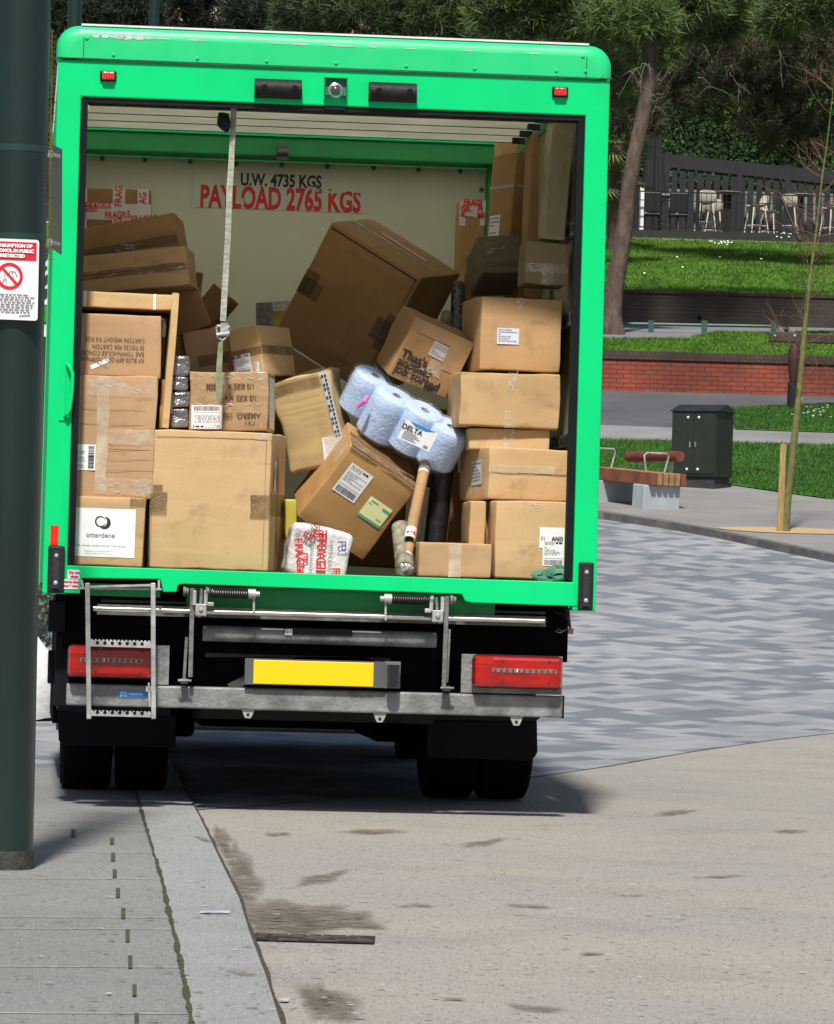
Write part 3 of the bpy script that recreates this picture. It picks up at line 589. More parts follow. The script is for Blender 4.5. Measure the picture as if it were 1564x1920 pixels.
# lamp brackets and lamps
def lamp(x0, y0, x1, y1, bx0, by0, bx1, by1):
    mb = MB(); prect(mb, bx0, by0, bx1, by1, .06, .075); mb.build('lamp_bracket', GALV, truck)
    a = loc(x0, y0, -.02); b = loc(x1, y1, -.02); cx, cz = (a.x + b.x) / 2, (a.z + b.z) / 2; hw, hh = (b.x - a.x) / 2, (a.z - b.z) / 2
    mb = MB(); mb.box((a.x, .005, b.z), (b.x, .06, a.z)); o = mb.build('tail_light', mat('lamp housing', (.10, .002, .004), .35, coat=.6), truck, bevel=.02)
    mb = MB(); mb.box((a.x + .006, -.022, b.z + .006), (b.x - .006, .012, a.z - .006)); ln = mb.build('lens', mat('red lamp lens', (.36, .0008, .003), .14, var=.35, scale=9, stretch=(1, 1, 3), coat=1, bump=.03, bscale=20, spec=.7), o, bevel=.016)
    mb = MB(); sx_ = .25 if cx > 0 else -.1
    ax = cx - hw * .58 if cx > 0 else cx - hw * .72; L = hw * 1.42
    mb.use(mat('chrome led strip', (.32, .24, .24), .25, metal=.5, var=.4, scale=90)).box((ax, -.0245, cz - .002), (ax + L, -.0222, cz + .016)); mb.use(mat('led bezel', (.12, .04, .04), .3))
    for k in range(11): mb.box((ax + L * (k + .3) / 11, -.0262, cz + .001), (ax + L * (k + .75) / 11, -.0247, cz + .013))
    mb.use(mat('led bright', (.9, .8, .8), .2)).box((ax + L * .38, -.0265, cz), (ax + L * .40, -.0247, cz + .015))
    mb.build('led_strip', None, o)
    mb = MB(); mb.use(mat('deep red grid', (.36, .0, .004), .2, coat=.8))
    mb.use(mat('amber lens', (.46, .012, .006), .2, coat=.8)).box((cx - hw * .93, -.0236, cz + hh * .45), (cx - hw * .55, -.0233, cz + hh * .88)); mb.build('amber_lens', None, o)
    mb = MB(); mb.use(mat('screw dark', (.12, .01, .01), .4))
    for u in (-.35, .68):
        for v in (-.62, .66): mb = MB(); mb.lathe([(.006, 0), (.005, .002)], Matrix.Translation((cx + hw * u, -.0222, cz + hh * v)) @ Matrix.Rotation(R(90), 4, 'X'), 10); mb.build('screw', mat('screw dark', (.12, .01, .01), .4), o)
lamp(888, 1227, 1056, 1294, 866, 1226, 1053, 1303); lamp(128, 1208, 290, 1274, 290, 1210, 316, 1284)
# number plate
mb = MB(); prect(mb, 460, 1234, 722, 1290, .02, .045); o = mb.build('plate_holder', mat('grey plate holder', (.09, .09, .095), .6, var=.2), truck)
mb = MB(); prect(mb, 476, 1237, 700, 1288, .014, .0195); mb.build('number_plate', mat('yellow plate', (.93, .58, .003), .35, var=.01), o, bevel=.004)
mb = MB(); prect(mb, 722, 1240, 750, 1291, .03, .06); o2 = mb.build('plate_lamp', mat('lamp body grey', (.16, .16, .17), .5), o)
mb = MB(); a = loc(737, 1267, .0); mb.tube([(a.x, -.005, a.z - .05), (a.x, -.005, a.z + .05)], .03, 14); mb.build('lamp_cover', mat('dark lamp cover', (.01, .012, .018), .15, coat=1), o2, smooth=True)
# cross tubes, rods, arms, springs
mb = MB(); a = loc(175, 1141, .03); b = loc(1021, 1165, .03); mb.cyl(a, b, .0125, 14); mb.build('pivot_rod', SHINY, truck, smooth=True)
mb = MB(); a = loc(380, 1187, .12); b = loc(818, 1200, .12); mb.cyl(a, b, .036, 20); mb.build('cross_tube', GALV, truck, smooth=True)
mb = MB(); prect(mb, 532, 1177, 660, 1193, .078, .082); mb.use(BLACK); o = mb.build('tube_sticker', mat('reflective black tape', (.04, .012, .018), .4, var=.3), truck)
mb = MB(); prect(mb, 534, 1179, 548, 1191, .0765, .0775); mb.build('white_square', mat('sticker white', (.55, .55, .55), .5, var=.4, scale=60), o)
mb = MB(); prect(mb, 190, 1124, 1022, 1152, .16, .18); prect(mb, 182, 1152, 1024, 1156, .07, .16); mb.build('rear_cross_member', mat('grimy galvanised plate', (.13, .13, .13), .6, metal=.3, var=.5, scale=14, big=.7, bigcol=(.03, .03, .03)), truck)
mb = MB(); a = loc(378, 1162, .2); b = loc(1024, 1185, .2); c = loc(1014, 1232, .2); d = loc(386, 1232, .2); mb.prism([(a.x, a.z), (b.x, b.z), (c.x, c.z), (d.x, d.z)], .2, .24); mb.build('folded_platform', mat('dirty platform', (.035, .033, .03), .6, var=.5, scale=8, big=.6, bigcol=(.08, .075, .07), bigscale=3), truck)
mb = MB(); bar(mb, (600, 1200), (430, 1290), .22, .26, .04); bar(mb, (620, 1200), (730, 1240), .22, .26, .04); mb.build('brace', mat('dark brace', (.05, .05, .048), .7), truck)
def armset(x):       # pair of flat lift arms plus clevis
    mb = MB(); s = 1 if x > 600 else -1
    dy = (x - 375) * .03
    if s < 0: bar(mb, (361, 1103), (357, 1270), -.012, .004, .020); bar(mb, (378, 1104), (376, 1140), -.012, .002, .014); bar(mb, (350, 1195), (345, 1280), .02, .03, .014)
    else: bar(mb, (838, 1118), (832, 1292), -.012, .004, .020); bar(mb, (818, 1120), (820, 1150), -.012, .002, .014); bar(mb, (843, 1180), (838, 1280), .02, .03, .012)
    mb.build('lift_arm', GREY, truck, bevel=.002)
    mb = MB(); cx = 377 if s < 0 else 821; cy = 1143 if s < 0 else 1155; prect(mb, cx - 10, cy - 11, cx + 10, cy + 12, -.035, .0); c = loc(cx, cy, -.035)
    mb.lathe([(.011, 0), (.010, .008), (.004, .009)], Matrix.Translation(c) @ Matrix.Rotation(R(90), 4, 'X'), 8)
    prect(mb, cx + (12 if s < 0 else -24), cy - 14, cx + (24 if s < 0 else -12), cy - 6, -.03, .0); prect(mb, cx - 15, cy - 36, cx - 9, cy - 8, -.03, 0); prect(mb, cx + 6, cy - 36, cx + 12, cy - 8, -.03, 0)
    mb.build('clevis', GALVL, truck, bevel=.003)
    mb = MB(); c = 350 if s < 0 else 852; 
    for k, px in enumerate(([346, 351, 388, 393] if s < 0 else [810, 805, 846, 852])): q = loc(px, 1109 + dy * 1.2, .0); mb.cyl((q.x - .006, -.01, q.z), (q.x + .006, -.01, q.z), .022 if k % 2 == 0 else .016, 14)
    mb.build('pivot_bolt', GREY, truck, smooth=True)
    mb = MB(); q = loc(346 if s < 0 else 838, 1276 if s < 0 else 1290, 0); mb.box((q.x - .015, -.005, q.z - .015), (q.x + .015, .05, q.z + .008)); mb.cyl((q.x - .03, -.012, q.z), (q.x + .03, -.012, q.z), .006, 8); mb.build('lower_pivot', GALV, truck)
armset(375); armset(820)
for x0, x1, y0, nut in ((392, 466, 1111, 472), (806, 734, 1125, 727)):
    a = loc(x0, y0, 0); b = loc(x1, y0 + (x1 - x0) * .03, 0); pts = []; turns = 17
    for i in range(turns * 12 + 1): t = i / (turns * 12); q = t * turns * 2 * math.pi; p = a.lerp(b, t); pts.append((p.x, -.01 + .021 * math.cos(q), p.z + .021 * math.sin(q)))
    mb = MB(); mb.tube(pts, .0042, 6); mb.build('spring', mat('oiled spring steel', (.03, .03, .03), .3, metal=.6), truck, smooth=True)
    mb = MB(); mb.cyl((a.x, -.01, a.z), (b.x, -.01, b.z), .011, 10); c = loc(nut, y0 + (nut - x0) * .03, 0); d = .022 if nut < 600 and nut > x0 else .022
    mb.cyl((c.x - .017, -.01, c.z), (c.x + .017, -.01, c.z), .022, 16); e = .035 * (1 if x1 > x0 else -1); mb.cyl((c.x, -.01, c.z), (c.x + e, -.01, c.z), .012, 8); bar(mb, (nut + (4 if x1 > x0 else -4), y0 + 8), (nut + (4 if x1 > x0 else -4), y0 + 38), -.01, .0, .009)
    mb.build('spring_pin', GALVL, truck, smooth=True)
# folding step ladder
lad = bpy.data.objects.new('step_ladder', None); COL.objects.link(lad); lad.parent = truck
def rail(p0, p1):
    mb = MB(); bar(mb, p0, p1, -.085, -.055, .021); mb.build('ladder_rail', GALVL, lad, bevel=.003)
rail((164, 1093), (167, 1348)); rail((287, 1093), (288, 1348))
mb = MB(); bar(mb, (168, 1100), (283, 1097), -.075, -.06, .010); bar(mb, (153, 1087), (156, 1104), -.06, -.05, .010); bar(mb, (298, 1087), (298, 1106), -.06, -.05, .010); bar(mb, (150, 1103), (303, 1105), -.055, -.045, .009); mb.build('top_hinge', GALVL, lad)
HOLE = mat('hole black', (.001, .001, .001), 1)
for y0, y1 in ((1195, 1215), (1328, 1345)):
    a = loc(169, y0 + 4, -.085); b = loc(283, y1, -.085); mb = MB(); mb.use(GALVL).box((a.x, -.085, b.z), (b.x, -.081, a.z - .005)); mb.box((a.x, -.0808, a.z - .008), (b.x, .10, a.z - .004))
    mb.use(HOLE)
    for k in range(7): cx = a.x + (b.x - a.x) * (k + 1.0) / 8.2; mb.lathe([(.008, 0), (.0078, .001)], Matrix.Translation((cx, -.0852, b.z + .017)) @ Matrix.Rotation(R(90), 4, 'X'), 12)
    for j in range(4):
        for k in range(14): cx = a.x + (b.x - a.x) * (k + .5 + .5 * (j % 2)) / 14.5; mb.lathe([(.007, 0), (.0068, .001)], Matrix.Translation((cx, -.06 + j * .04, a.z - .0038)), 8)
    mb.use(GALVL)
    for k in range(16): cx = a.x + (b.x - a.x) * (k + .5) / 16; mb.lathe([(.006, 0), (.004, .007)], Matrix.Translation((cx, -.078, a.z - .005)), 8)
    mb.build('step', None, lad)
mb = MB(); bar(mb, (279, 1280), (281, 1325), -.05, -.04, .008); prect(mb, 274, 1287, 284, 1297, -.05, -.03); mb.build('ladder_latch', GALVL, lad)
# wiring tail
mb = MB(); q = [loc(x, y, .05) for x, y in [(1040, 1148), (1058, 1152), (1066, 1165), (1064, 1180), (1050, 1187), (1041, 1184), (1046, 1180), (1056, 1184)]]; mb.tube(q, .004, 6); q = [loc(x, y, .04) for x, y in [(1063, 1140), (1066, 1160), (1070, 1180)]]; mb.tube(q, [.012, .008, .005], 8); mb.build('loose_cable', BLACK, truck, smooth=True)
mb = MB(); p = loc(1070, 1183, .04); mb.box((p.x - .012, .03, p.z - .014), (p.x + .012, .05, p.z + .012)); mb.build('cable_plug', mat('rusty plug', (.10, .03, .02), .7), truck)
# chassis, axle, light-blocking tanks, fenders, wheels
mb = MB()
for x in (-.42, .42): mb.box((x - .04, .22, .62), (x + .04, 6.6, .84))
for y_ in (.5, 1.1, 2.2, 3.0): mb.box((-.38, y_, .66), (.38, y_ + .08, .80))
for i in range(9): mb.box((-1.16, .32 + i * .45, .86), (1.16, .38 + i * .45, .97))
mb.build('chassis_frame', DARK, truck)
mb = MB(); mb.box((-1.15, .19, .70), (1.15, .30, .985)); mb.box((-.55, .25, .40), (.55, .27, .70)); mb.build('rear_under_panel', mat('grimy black under panel', (.003, .003, .003), .9, spec=.1), truck)
mb = MB(); prect(mb, 380, 1336, 560, 1350, .3, .5); prect(mb, 620, 1342, 800, 1352, .3, .5); mb.build('under_box', mat('dusty brown steel', (.10, .09, .07), .8, var=.4), truck)
mb = MB(); mb.cyl((-1.0, 1.6, .42), (1.0, 1.6, .42), .07, 12); mb.lathe([(.02, -.18), (.12, -.12), (.14, 0), (.12, .12), (.02, .18)], Matrix.Translation((0, 1.6, .48)) @ Matrix.Rotation(R(90), 4, 'X'), 16); mb.box((-.5, .9, .5), (-.4, 2.3, .58)); mb.box((.4, .9, .5), (.5, 2.3, .58)); mb.build('rear_axle', DARK, truck)
mb = MB(); mb.box((-1.05, 2.5, .24), (-.45, 3.9, .9)); mb.box((.45, 2.5, .24), (1.05, 3.8, .9)); mb.box((-.44, 2.4, .30), (.44, 4.1, .65)); mb.build('tank_light_block', DARK, truck, bevel=.03)  # low tank boxes added as occluders to keep light out underneath
def tyre_prof(w2, r): return [(.20, -w2 * .8), (r - .09, -w2), (r - .03, -w2 * .98), (r - .006, -w2 * .86), (r, -w2 * .6), (r, w2 * .6), (r - .006, w2 * .86), (r - .03, w2 * .98), (r - .09, w2), (.20, w2 * .8)]
def wheel(cx, y_, cz, r, w_):
    mb = MB(); Mx = Matrix.Translation((cx, y_, cz)) @ Matrix.Rotation(R(90), 4, 'Y'); mb.lathe(tyre_prof(w_ / 2, r), Mx, 48, cap=False); o = mb.build('wheel', TYRE, truck, smooth=True)
    mb = MB(); mb.lathe([(.20, -w_ * .4), (.19, -w_ * .1), (.06, -w_ * .08), (.06, w_ * .08), (.19, w_ * .1), (.20, w_ * .4)], Mx, 32); mb.build('rim', DARK, o, smooth=True)
TR_ = .405
xo = loc(987, 1400, 1.6).x; xm = loc(892, 1400, 1.6).x; x2 = loc(790, 1400, 1.6).x; xlo = loc(113, 1400, 1.6).x
wd = xo - xm
for cx in (xm + wd / 2, x2 + (xm - .012 - x2) / 2, xlo + wd / 2, xlo + wd * 1.5 + .02): wheel(cx, 1.6, TR_ + .006, TR_, wd)
for s in (-.93, .93): wheel(s, 5.2, TR_ + .045, TR_, .24)
def flap(pts, y_): 
    mb = MB(); mb.prism([tuple(zx(*p, y_)) for p in pts], y_, y_ + .012); mb.build('mud_flap', mat('mud flap plastic', (.004, .005, .009), .6, var=.3, spec=.15), truck, bevel=.003)
flap([(803, 1352), (1007, 1352), (1008, 1410), (1003, 1420), (990, 1427), (801, 1420)], .95)
flap([(108, 1330), (330, 1340), (330, 1402), (120, 1398), (110, 1388)], .95)
mb = MB(); 
for pts in ([(812, 1322), (1012, 1330), (1014, 1345), (1005, 1352), (812, 1350)], [(108, 1305), (320, 1320), (320, 1342), (108, 1332)]): mb.prism([tuple(zx(*p, .93)) for p in pts], .93, 2.3)
mb.build('wheel_arch', BLACK, truck)
mb = MB(); prect(mb, 92, 1125, 122, 1185, .15, .18); prect(mb, 105, 1185, 128, 1325, .22, .5); prect(mb, 91, 1220, 104, 1282, .3, .5); mb.build('side_guard', mat('side guard plastic', (.006, .007, .010), .6, spec=.15), truck, bevel=.005)
mb = MB(); 
for s in (-1, 1): mb = MB(); mb.box((s * 1.15 - .02, 2.25, .30), (s * 1.15 + .02, 4.1, .93)); mb.build('skirt_light_block', DARK, truck)  # solid skirt panels added to block light under the truck
# cab ahead of the body
mb = MB(); cabp = [(4.3, .22), (6.35, .22), (6.42, 1.2), (6.3, 1.5), (6.0, 2.45), (5.7, 2.6), (4.3, 2.65), (4.15, 2.5)]
n_ = len(cabp); vs = [(-1.05, y_, z_) for y_, z_ in cabp] + [(1.05, y_, z_) for y_, z_ in cabp]; mb.add(vs, [list(range(n_)), list(range(2 * n_ - 1, n_ - 1, -1))] + [(i, i + n_, (i + 1) % n_ + n_, (i + 1) % n_) for i in range(n_)])
mb.build('cab', mat('white cab paint', (.6, .6, .6), .35), truck, bevel=.05)

# ================================================================== cargo
def rounded_box(mb, w, h, d, r, seed, crush=.006, n=7):
    def axis(L):
        a = [0, r * .5, r] + [r + (L - 2 * r) * i / n for i in range(1, n)] + [L - r, L - r * .5, L]; return [v - L / 2 for v in a]
    ax = [axis(w), axis(d), axis(h)]; H = Vector((w / 2, d / 2, h / 2)); idx = {}; vs = []; fs = []
    def vid(i, j, k):
        key = (i, j, k)
        if key in idx: return idx[key]
        p = Vector((ax[0][i], ax[1][j], ax[2][k])); c = Vector([max(-H[q] + r, min(H[q] - r, p[q])) for q in range(3)]); e = p - c
        if e.length > 1e-9: p = c + e.normalized() * r
        nn = noise.noise_vector(p * 5 + Vector((seed * 7.3, seed, 0))) * crush; nn2 = noise.noise_vector(p * 16 + Vector((0, seed * 3.1, seed))) * crush * .35
        edge = sum(1 for q in range(3) if abs(p[q]) > H[q] - r * 1.2)
        p = p + (nn + nn2) * (1.0 if edge < 2 else .8)
        if edge == 3: p = p * (1 - .012 * abs(noise.noise(p * 9 + Vector((seed, 0, 0)))))
        if edge < 2:   # keep faces from bulging past the decals
            for q in range(3):
                if abs(p[q]) > H[q]: p[q] = math.copysign(H[q], p[q])
        idx[key] = len(vs); vs.append((p.x, p.y + d / 2, p.z)); return idx[key]
    I, J, K = [len(a) - 1 for a in ax]
    for a in range(I):
        for c in range(K):
            fs.append((vid(a, 0, c), vid(a + 1, 0, c), vid(a + 1, 0, c + 1), vid(a, 0, c + 1))); fs.append((vid(a, J, c), vid(a, J, c + 1), vid(a + 1, J, c + 1), vid(a + 1, J, c)))
        for b in range(J):
            fs.append((vid(a, b, 0), vid(a, b + 1, 0), vid(a + 1, b + 1, 0), vid(a + 1, b, 0))); fs.append((vid(a, b, K), vid(a + 1, b, K), vid(a + 1, b + 1, K), vid(a, b + 1, K)))
    for b in range(J):
        for c in range(K):
            fs.append((vid(0, b, c), vid(0, b, c + 1), vid(0, b + 1, c + 1), vid(0, b + 1, c))); fs.append((vid(I, b, c), vid(I, b + 1, c), vid(I, b + 1, c + 1), vid(I, b, c + 1)))
    mb.add(vs, fs)
def rot(yaw, pitch, roll): return Matrix.Rotation(R(yaw), 4, 'Z') @ Matrix.Rotation(R(pitch), 4, 'X') @ Matrix.Rotation(R(roll), 4, 'Y')
class Carton:
    """x -w/2..w/2, y 0..d, z -h/2..h/2, front face at y=0"""
    n = 0
    def __init__(s, label, c, w, h, d, yaw=0, pitch=0, roll=0, m_=0, crush=.006, name='cardboard_box', group=None, cat='box', r=.008):
        Carton.n += 1; s.w, s.h, s.d = w, h, d; mb = MB(); rounded_box(mb, w, h, d, r, Carton.n, crush)
        s.M = TM @ Matrix.Translation(c) @ rot(yaw, pitch, roll)
        s.o = mb.build(name, KRAFT[m_] if isinstance(m_, int) else m_, None, smooth=True); s.o.matrix_world = s.M; tag(s.o, label, cat, group)
        mat_seed = Carton.n
    def frame(s, face):
        w, h, d = s.w / 2, s.h / 2, s.d
        return {'F': (Vector((-w, 0, h)), X, -Z, 2 * w, 2 * h), 'R': (Vector((w, 0, h)), Y, -Z, d, 2 * h), 'L': (Vector((-w, d, h)), -Y, -Z, d, 2 * h), 'T': (Vector((-w, d, h)), X, -Y, 2 * w, d), 'B': (Vector((-w, 0, -h)), X, Y, 2 * w, d)}[face]
    def strip(s, face, u0, v0, u1, v1, m_, name='tape', lift=.0016, th=.0006, rag=0, parent=None, mb=None):
        O, U, V, W, H = s.frame(face); N = V.cross(U).normalized(); own = mb is None; mb = mb or MB(); mb.use(m_)
        n = 6 if rag else 1; a = []; b = []
        for i in range(n + 1):
            t = i / n; j0 = rag * random.uniform(-1, 1); j1 = rag * random.uniform(-1, 1); lf = lift + th + (random.random() * .0015 if rag else 0)
            if (u1 - u0) * W > (v1 - v0) * H: a.append(O + U * W * (u0 + (u1 - u0) * t) + V * (H * v0 + j0) + N * lf); b.append(O + U * W * (u0 + (u1 - u0) * t) + V * (H * v1 + j1) + N * lf)
            else: a.append(O + U * (W * u0 + j0) + V * H * (v0 + (v1 - v0) * t) + N * lf); b.append(O + U * (W * u1 + j1) + V * H * (v0 + (v1 - v0) * t) + N * lf)
        fs = []
        for i in range(n):
            q = [a[i], a[i + 1], b[i + 1], b[i]]; nn = (q[1] - q[0]).cross(q[2] - q[0]); fs.append((i, i + 1, n + 2 + i, n + 1 + i) if nn.dot(N) > 0 else (i, n + 1 + i, n + 2 + i, i + 1))
        mb.add(a + b, fs)
        if own: return mb.build(name, None, parent or s.o)
    def label(s, face, u0, v0, u1, v1, rotd=0, kind='ship', m_=None, name='shipping_label', flip=False):
        O, U, V, W, H = s.frame(face); N = V.cross(U).normalized(); c = O + U * W * (u0 + u1) / 2 + V * H * (v0 + v1) / 2; lw, lh = (u1 - u0) * W, (v1 - v0) * H
        q = Matrix.Rotation(R(rotd + (180 if flip else 0)), 3, N); u = q @ U; v = q @ V
        mb = MB(); pts = []
        nx = 4
        for j in range(nx + 1):
            for i in range(nx + 1): pts.append(c + u * lw * (i / nx - .5) + v * lh * (j / nx - .5) + N * (.0020 + .0004 * random.random()))
        fs = [(j * (nx + 1) + i, (j + 1) * (nx + 1) + i, (j + 1) * (nx + 1) + i + 1, j * (nx + 1) + i + 1) for j in range(nx) for i in range(nx)]
        mb.add(pts, fs); lab = mb.build(name, m_ or WHITE, s.o)
        pm = MB(); pm.use(INK)
        def rect(a, b_, c_, d_, lf=.0036):
            k = [c + u * lw * (x - .5) + v * lh * (y - .5) + N * lf for x, y in ((a, b_), (a, d_), (c_, d_), (c_, b_))]; pm.add(k, [(0, 1, 2, 3)])
        def lines(x0, x1, y0, y1, n, th=.35, mm=None):
            if mm: pm.use(mm)
            for i in range(n):
                y = y0 + (y1 - y0) * i / n; x = x0
                while x < x1 - .03:
                    l_ = random.uniform(.04, .16); rect(x, y, min(x + l_, x1), y + (y1 - y0) / n * th); x += l_ + .03
                    if random.random() < .12: break
        def barcode(x0, y0, x1, y1, vert=False):
            t = x0 if not vert else y0
            while t < (x1 if not vert else y1) - .01:
                g = random.choice((.008, .014, .022)); 
                rect(*((t, y0, t + g, y1) if not vert else (x0, t, x1, t + g))); t += g + random.choice((.009, .015))
        if kind == 'ship':
            lines(.08, .55, .05, .2, 3, mm=INKG); lines(.6, .95, .06, .13, 1, .9, INK); lines(.08, .9, .26, .6, 6, mm=INKG); pm.use(INK); barcode(.08, .76, .92, .95); rect(.05, .69, .95, .70)
        elif kind == 'side':
            pm.use(INK); barcode(.74, .06, .95, .95, True); lines(.08, .62, .25, .95, 9, mm=INKG); lines(.2, .6, .08, .16, 1, .8, INK)
        elif kind == 'small': lines(.06, .94, .08, .92, 6, .4, INKG)
        elif kind == 'ship2':
            pm.use(INK); barcode(.06, .66, .38, .92); barcode(.45, .66, .8, .92); lines(.45, .9, .05, .6, 7, mm=INKG); lines(.08, .4, .1, .5, 4, mm=INKG); lines(.86, .97, .1, .9, 8, .6, INKG)
        if pm.v: pm.build('label_print', None, lab)
        return lab
    def text(s, face, u, v, body, size, m_=INKB, rotd=0, name='printed_text', mb=None, flip=False, **k):
        O, U, V, W, H = s.frame(face); N = V.cross(U).normalized(); c = O + U * W * u + V * H * v; q = Matrix.Rotation(R(rotd + (180 if flip else 0)), 3, N); own = mb is None; mb = mb or MB(); mb.use(m_)
        vs, fs = text_verts(body, size, **k); uu, vv = q @ U, q @ (-V)
        mb.add([c + uu * x + vv * y + N * .0034 for x, y in vs], fs)
        if own: return mb.build(name, None, s.o)
    def seam(s, face, v, m_=SEAM, horiz=True, th=.004):
        O, U, V, W, H = s.frame(face)
        return s.strip(face, .01, v, .99, v + th / H, m_, 'flap_seam', .003, 0) if horiz else s.strip(face, v, .01, v + th / W, .99, m_, 'flap_seam', .003, 0)
    def wrinkle(s, face, u0, v0, u1, v1, n=14, name='crumpled_tape', m_=None):       # bright crumpled film ridges
        O, U, V, W, H = s.frame(face); N = V.cross(U).normalized(); mb = MB(); mb.use(m_ or FILMHI)
        for i in range(n):
            a = (random.uniform(u0, u1), random.uniform(v0, v1)); an = random.uniform(-.5, .5) + (math.pi / 2 if (v1 - v0) * H > (u1 - u0) * W else 0); L = random.uniform(.012, .05)
            p = O + U * W * a[0] + V * H * a[1]; d_ = U * math.cos(an) + V * math.sin(an); e = (N.cross(d_)) * random.uniform(.0008, .002)
            mb.add([p - d_ * L / 2 + N * .003, p + e + N * .0045, p + d_ * L / 2 + N * .003, p - e + N * .0045], [(0, 1, 2, 3)])
        return mb.build(name, None, s.o)
FILMHI = mat('shiny film ridge', (.75, .72, .68), .15, var=.1, spec=.8)
def nearer(y0, c, y1, *dims):          # slide a box toward the door along the sight line
    o = TI @ Vector((0, CAMY, ZC)); c = Vector(c); k = (y1 - o.y) / (y0 - o.y); return o + (c - o) * k, *[v * k for v in dims]
def C(label, tl, tr, bl, y, d, yaw=0, pitch=0, **k):     # carton from three front corners read off the photo, standing at y
    a, b, c = loc(*tl, y), loc(*tr, y), loc(*bl, y); w = (b - a).length / math.cos(R(yaw)); h = (a - c).length / math.cos(R(pitch))
    roll = math.degrees(math.atan2(a.z - b.z, b.x - a.x)); ctr = b + (c - b) / 2
    roll = (roll + math.degrees(math.atan2(a.x - c.x, a.z - c.z))) / 2 if k.pop('avg', False) else roll
    return Carton(label, ctr, w, h, d, yaw, pitch, roll, **k)
LEFT = 'boxes stacked on the left of the load'; RIGHT = 'boxes stacked on the right of the load'

# ---- left stack
c = C('card box with white otterdene sheet stuck on its front, bottom left of the load', (104, 928), (270, 934), (104, 1058), .14, .5, yaw=-4, m_=1, group=LEFT)
lb = c.label('F', .13, .17, .90, .87, kind='none', name='white_label'); O, U, V, W, H = c.frame('F')
mb = MB(); N = -Y
c0 = O + U * W * .51 + V * H * .36
def ringpoly(mb, cx, r0, r1, a0, a1, n=24, ell=1.0, off=0):
    vs = []
    for i in range(n + 1):
        q = a0 + (a1 - a0) * i / n; t = i / n; th = r0 + (r1 - r0) * math.sin(math.pi * min(1, t))
        vs.append(cx + U * math.cos(q) * th * ell - V * math.sin(q) * th + N * .0036); 
    vi = [cx + U * (math.cos(a0 + (a1 - a0) * i / n) * r0 * ell + off) - V * math.sin(a0 + (a1 - a0) * i / n) * r0 + N * .0036 for i in range(n + 1)]
    k = n + 1; mb.add(vs + vi, [(i, i + 1, k + i + 1, k + i) for i in range(n)])
mb.use(INK); ringpoly(mb, c0, .020, .027, 0, 2 * math.pi, 32); ringpoly(mb, c0 + U * .004, .024, .042, R(-110), R(62), 24)
c.text('F', .51, .56, 'otterdene', .032, INKG, mb=mb, bold=.0006); c.text('F', .5, .71, '" Simple, Honest, Quality and On Time Service "', .013, INKG, mb=mb, shear=.35); c.text('F', .5, .79, 'Otterdene House, Aylesbury, HP20 1RS', .008, INKG, mb=mb)
c.text('F', .5, .825, 'Tel 01296 000000  www.otterdene.com', .0075, INKG, mb=mb)
mb.mats and mb.build('logo_print', None, lb)
c.strip('F', .83, .0, 1.0, .13, TAPEB)
A2 = C('tall taped card box with crossed clear tape by the left door post', (112, 700), (298, 707), (100, 930), .17, .5, yaw=-2, m_=4, group=LEFT, crush=.012)
A2.strip('F', .40, .01, .52, .97, TAPEW, rag=.004); A2.strip('F', .3, .03, .98, .17, TAPEC, rag=.004); A2.strip('F', .5, .44, .99, .56, TAPEC, rag=.005); A2.strip('F', .5, .84, .99, .97, TAPEC, rag=.006)
A2.wrinkle('F', .45, .86, .95, .95, 14); A2.wrinkle('F', .4, .05, .9, .14, 8)
for v in (.28, .40, .6, .68, .77): A2.strip('F', .03 if v < .5 else .52, v, .99, v + .004, SEAM if v in (.6,) else mat('soft crease', (.30, .18, .09), .9), 'crease', .001, 0)
A2.label('F', .12, .57, .40, .78, kind='side')
A3 = C('plain card box printed upside down with carton weight text, second from the top at left', (118, 586), (304, 593), (114, 703), .22, .45, yaw=-2, m_=4, group=LEFT)
mb = MB()
for v, t in ((.40, 'CARTON WEIGHT 9.0 KGS'), (.515, '50 PIECES PER CARTON'), (.62, 'BAB TOWNHOUSE CONDO'), (.72, 'KP BU35-BFP-GEN-TOWNHSE')): A3.text('F', .70, v, t, .029, mb=mb, flip=True, align='LEFT', sx=.78)
mb.v = [tuple(Vector(v) + Vector((.06, 0, 0))) for v in mb.v]; mb.build('printed_text', None, A3.o)
lb = A3.label('F', .29, .76, .49, .83, rotd=25, kind='none', name='address_label'); mb = MB(); A3.text('F', .39, .795, 'PO 398310', .018, INKG, mb=mb, rotd=-25, flip=True); mb.build('lettering', None, lb)
c = C('flat pale carton with two white straps lying across the left stack', (110, 543), (324, 553), (110, 572), .30, .5, m_=5, group=LEFT, r=.005)
for u in (.22, .83): c.strip('F', u, 0, u + .022, 1, mat('white strapping', (.75, .74, .70), .4), 'strap', .002)
Carton('thin dark carton standing in for the shaded gap under the flat strapped one', loc(225, 576, .42) , .50, .035, .42, m_=3, group=LEFT)  # dark card put in where the gap holds only shade
c = Carton('lower of the two tilted brown cartons at upper left', (-.901, .85, 2.467), .585, .182, .463, -7.2, .5, -7.6, m_=1, group=LEFT)
c.strip('F', .02, .42, .98, .62, TAPEB, rag=.003); c.wrinkle('F', .25, .44, .95, .60, 10); c.strip('F', .0, .50, 1, .515, SEAM, 'flap_seam', .0028, 0)
c = Carton('upper of the two tilted brown cartons at upper left', (-.921, 1.0, 2.629), .534, .162, .461, -7.0, .4, -11.5, m_=2, group=LEFT)
c.strip('F', .05, .62, .99, .88, TAPEB); c.wrinkle('F', .45, .68, .7, .84, 9)
c = C('card box banded with FRAGILE tape against the bulkhead at far left', (118, 350), (283, 355), (118, 470), 3.1, .45, m_=3)
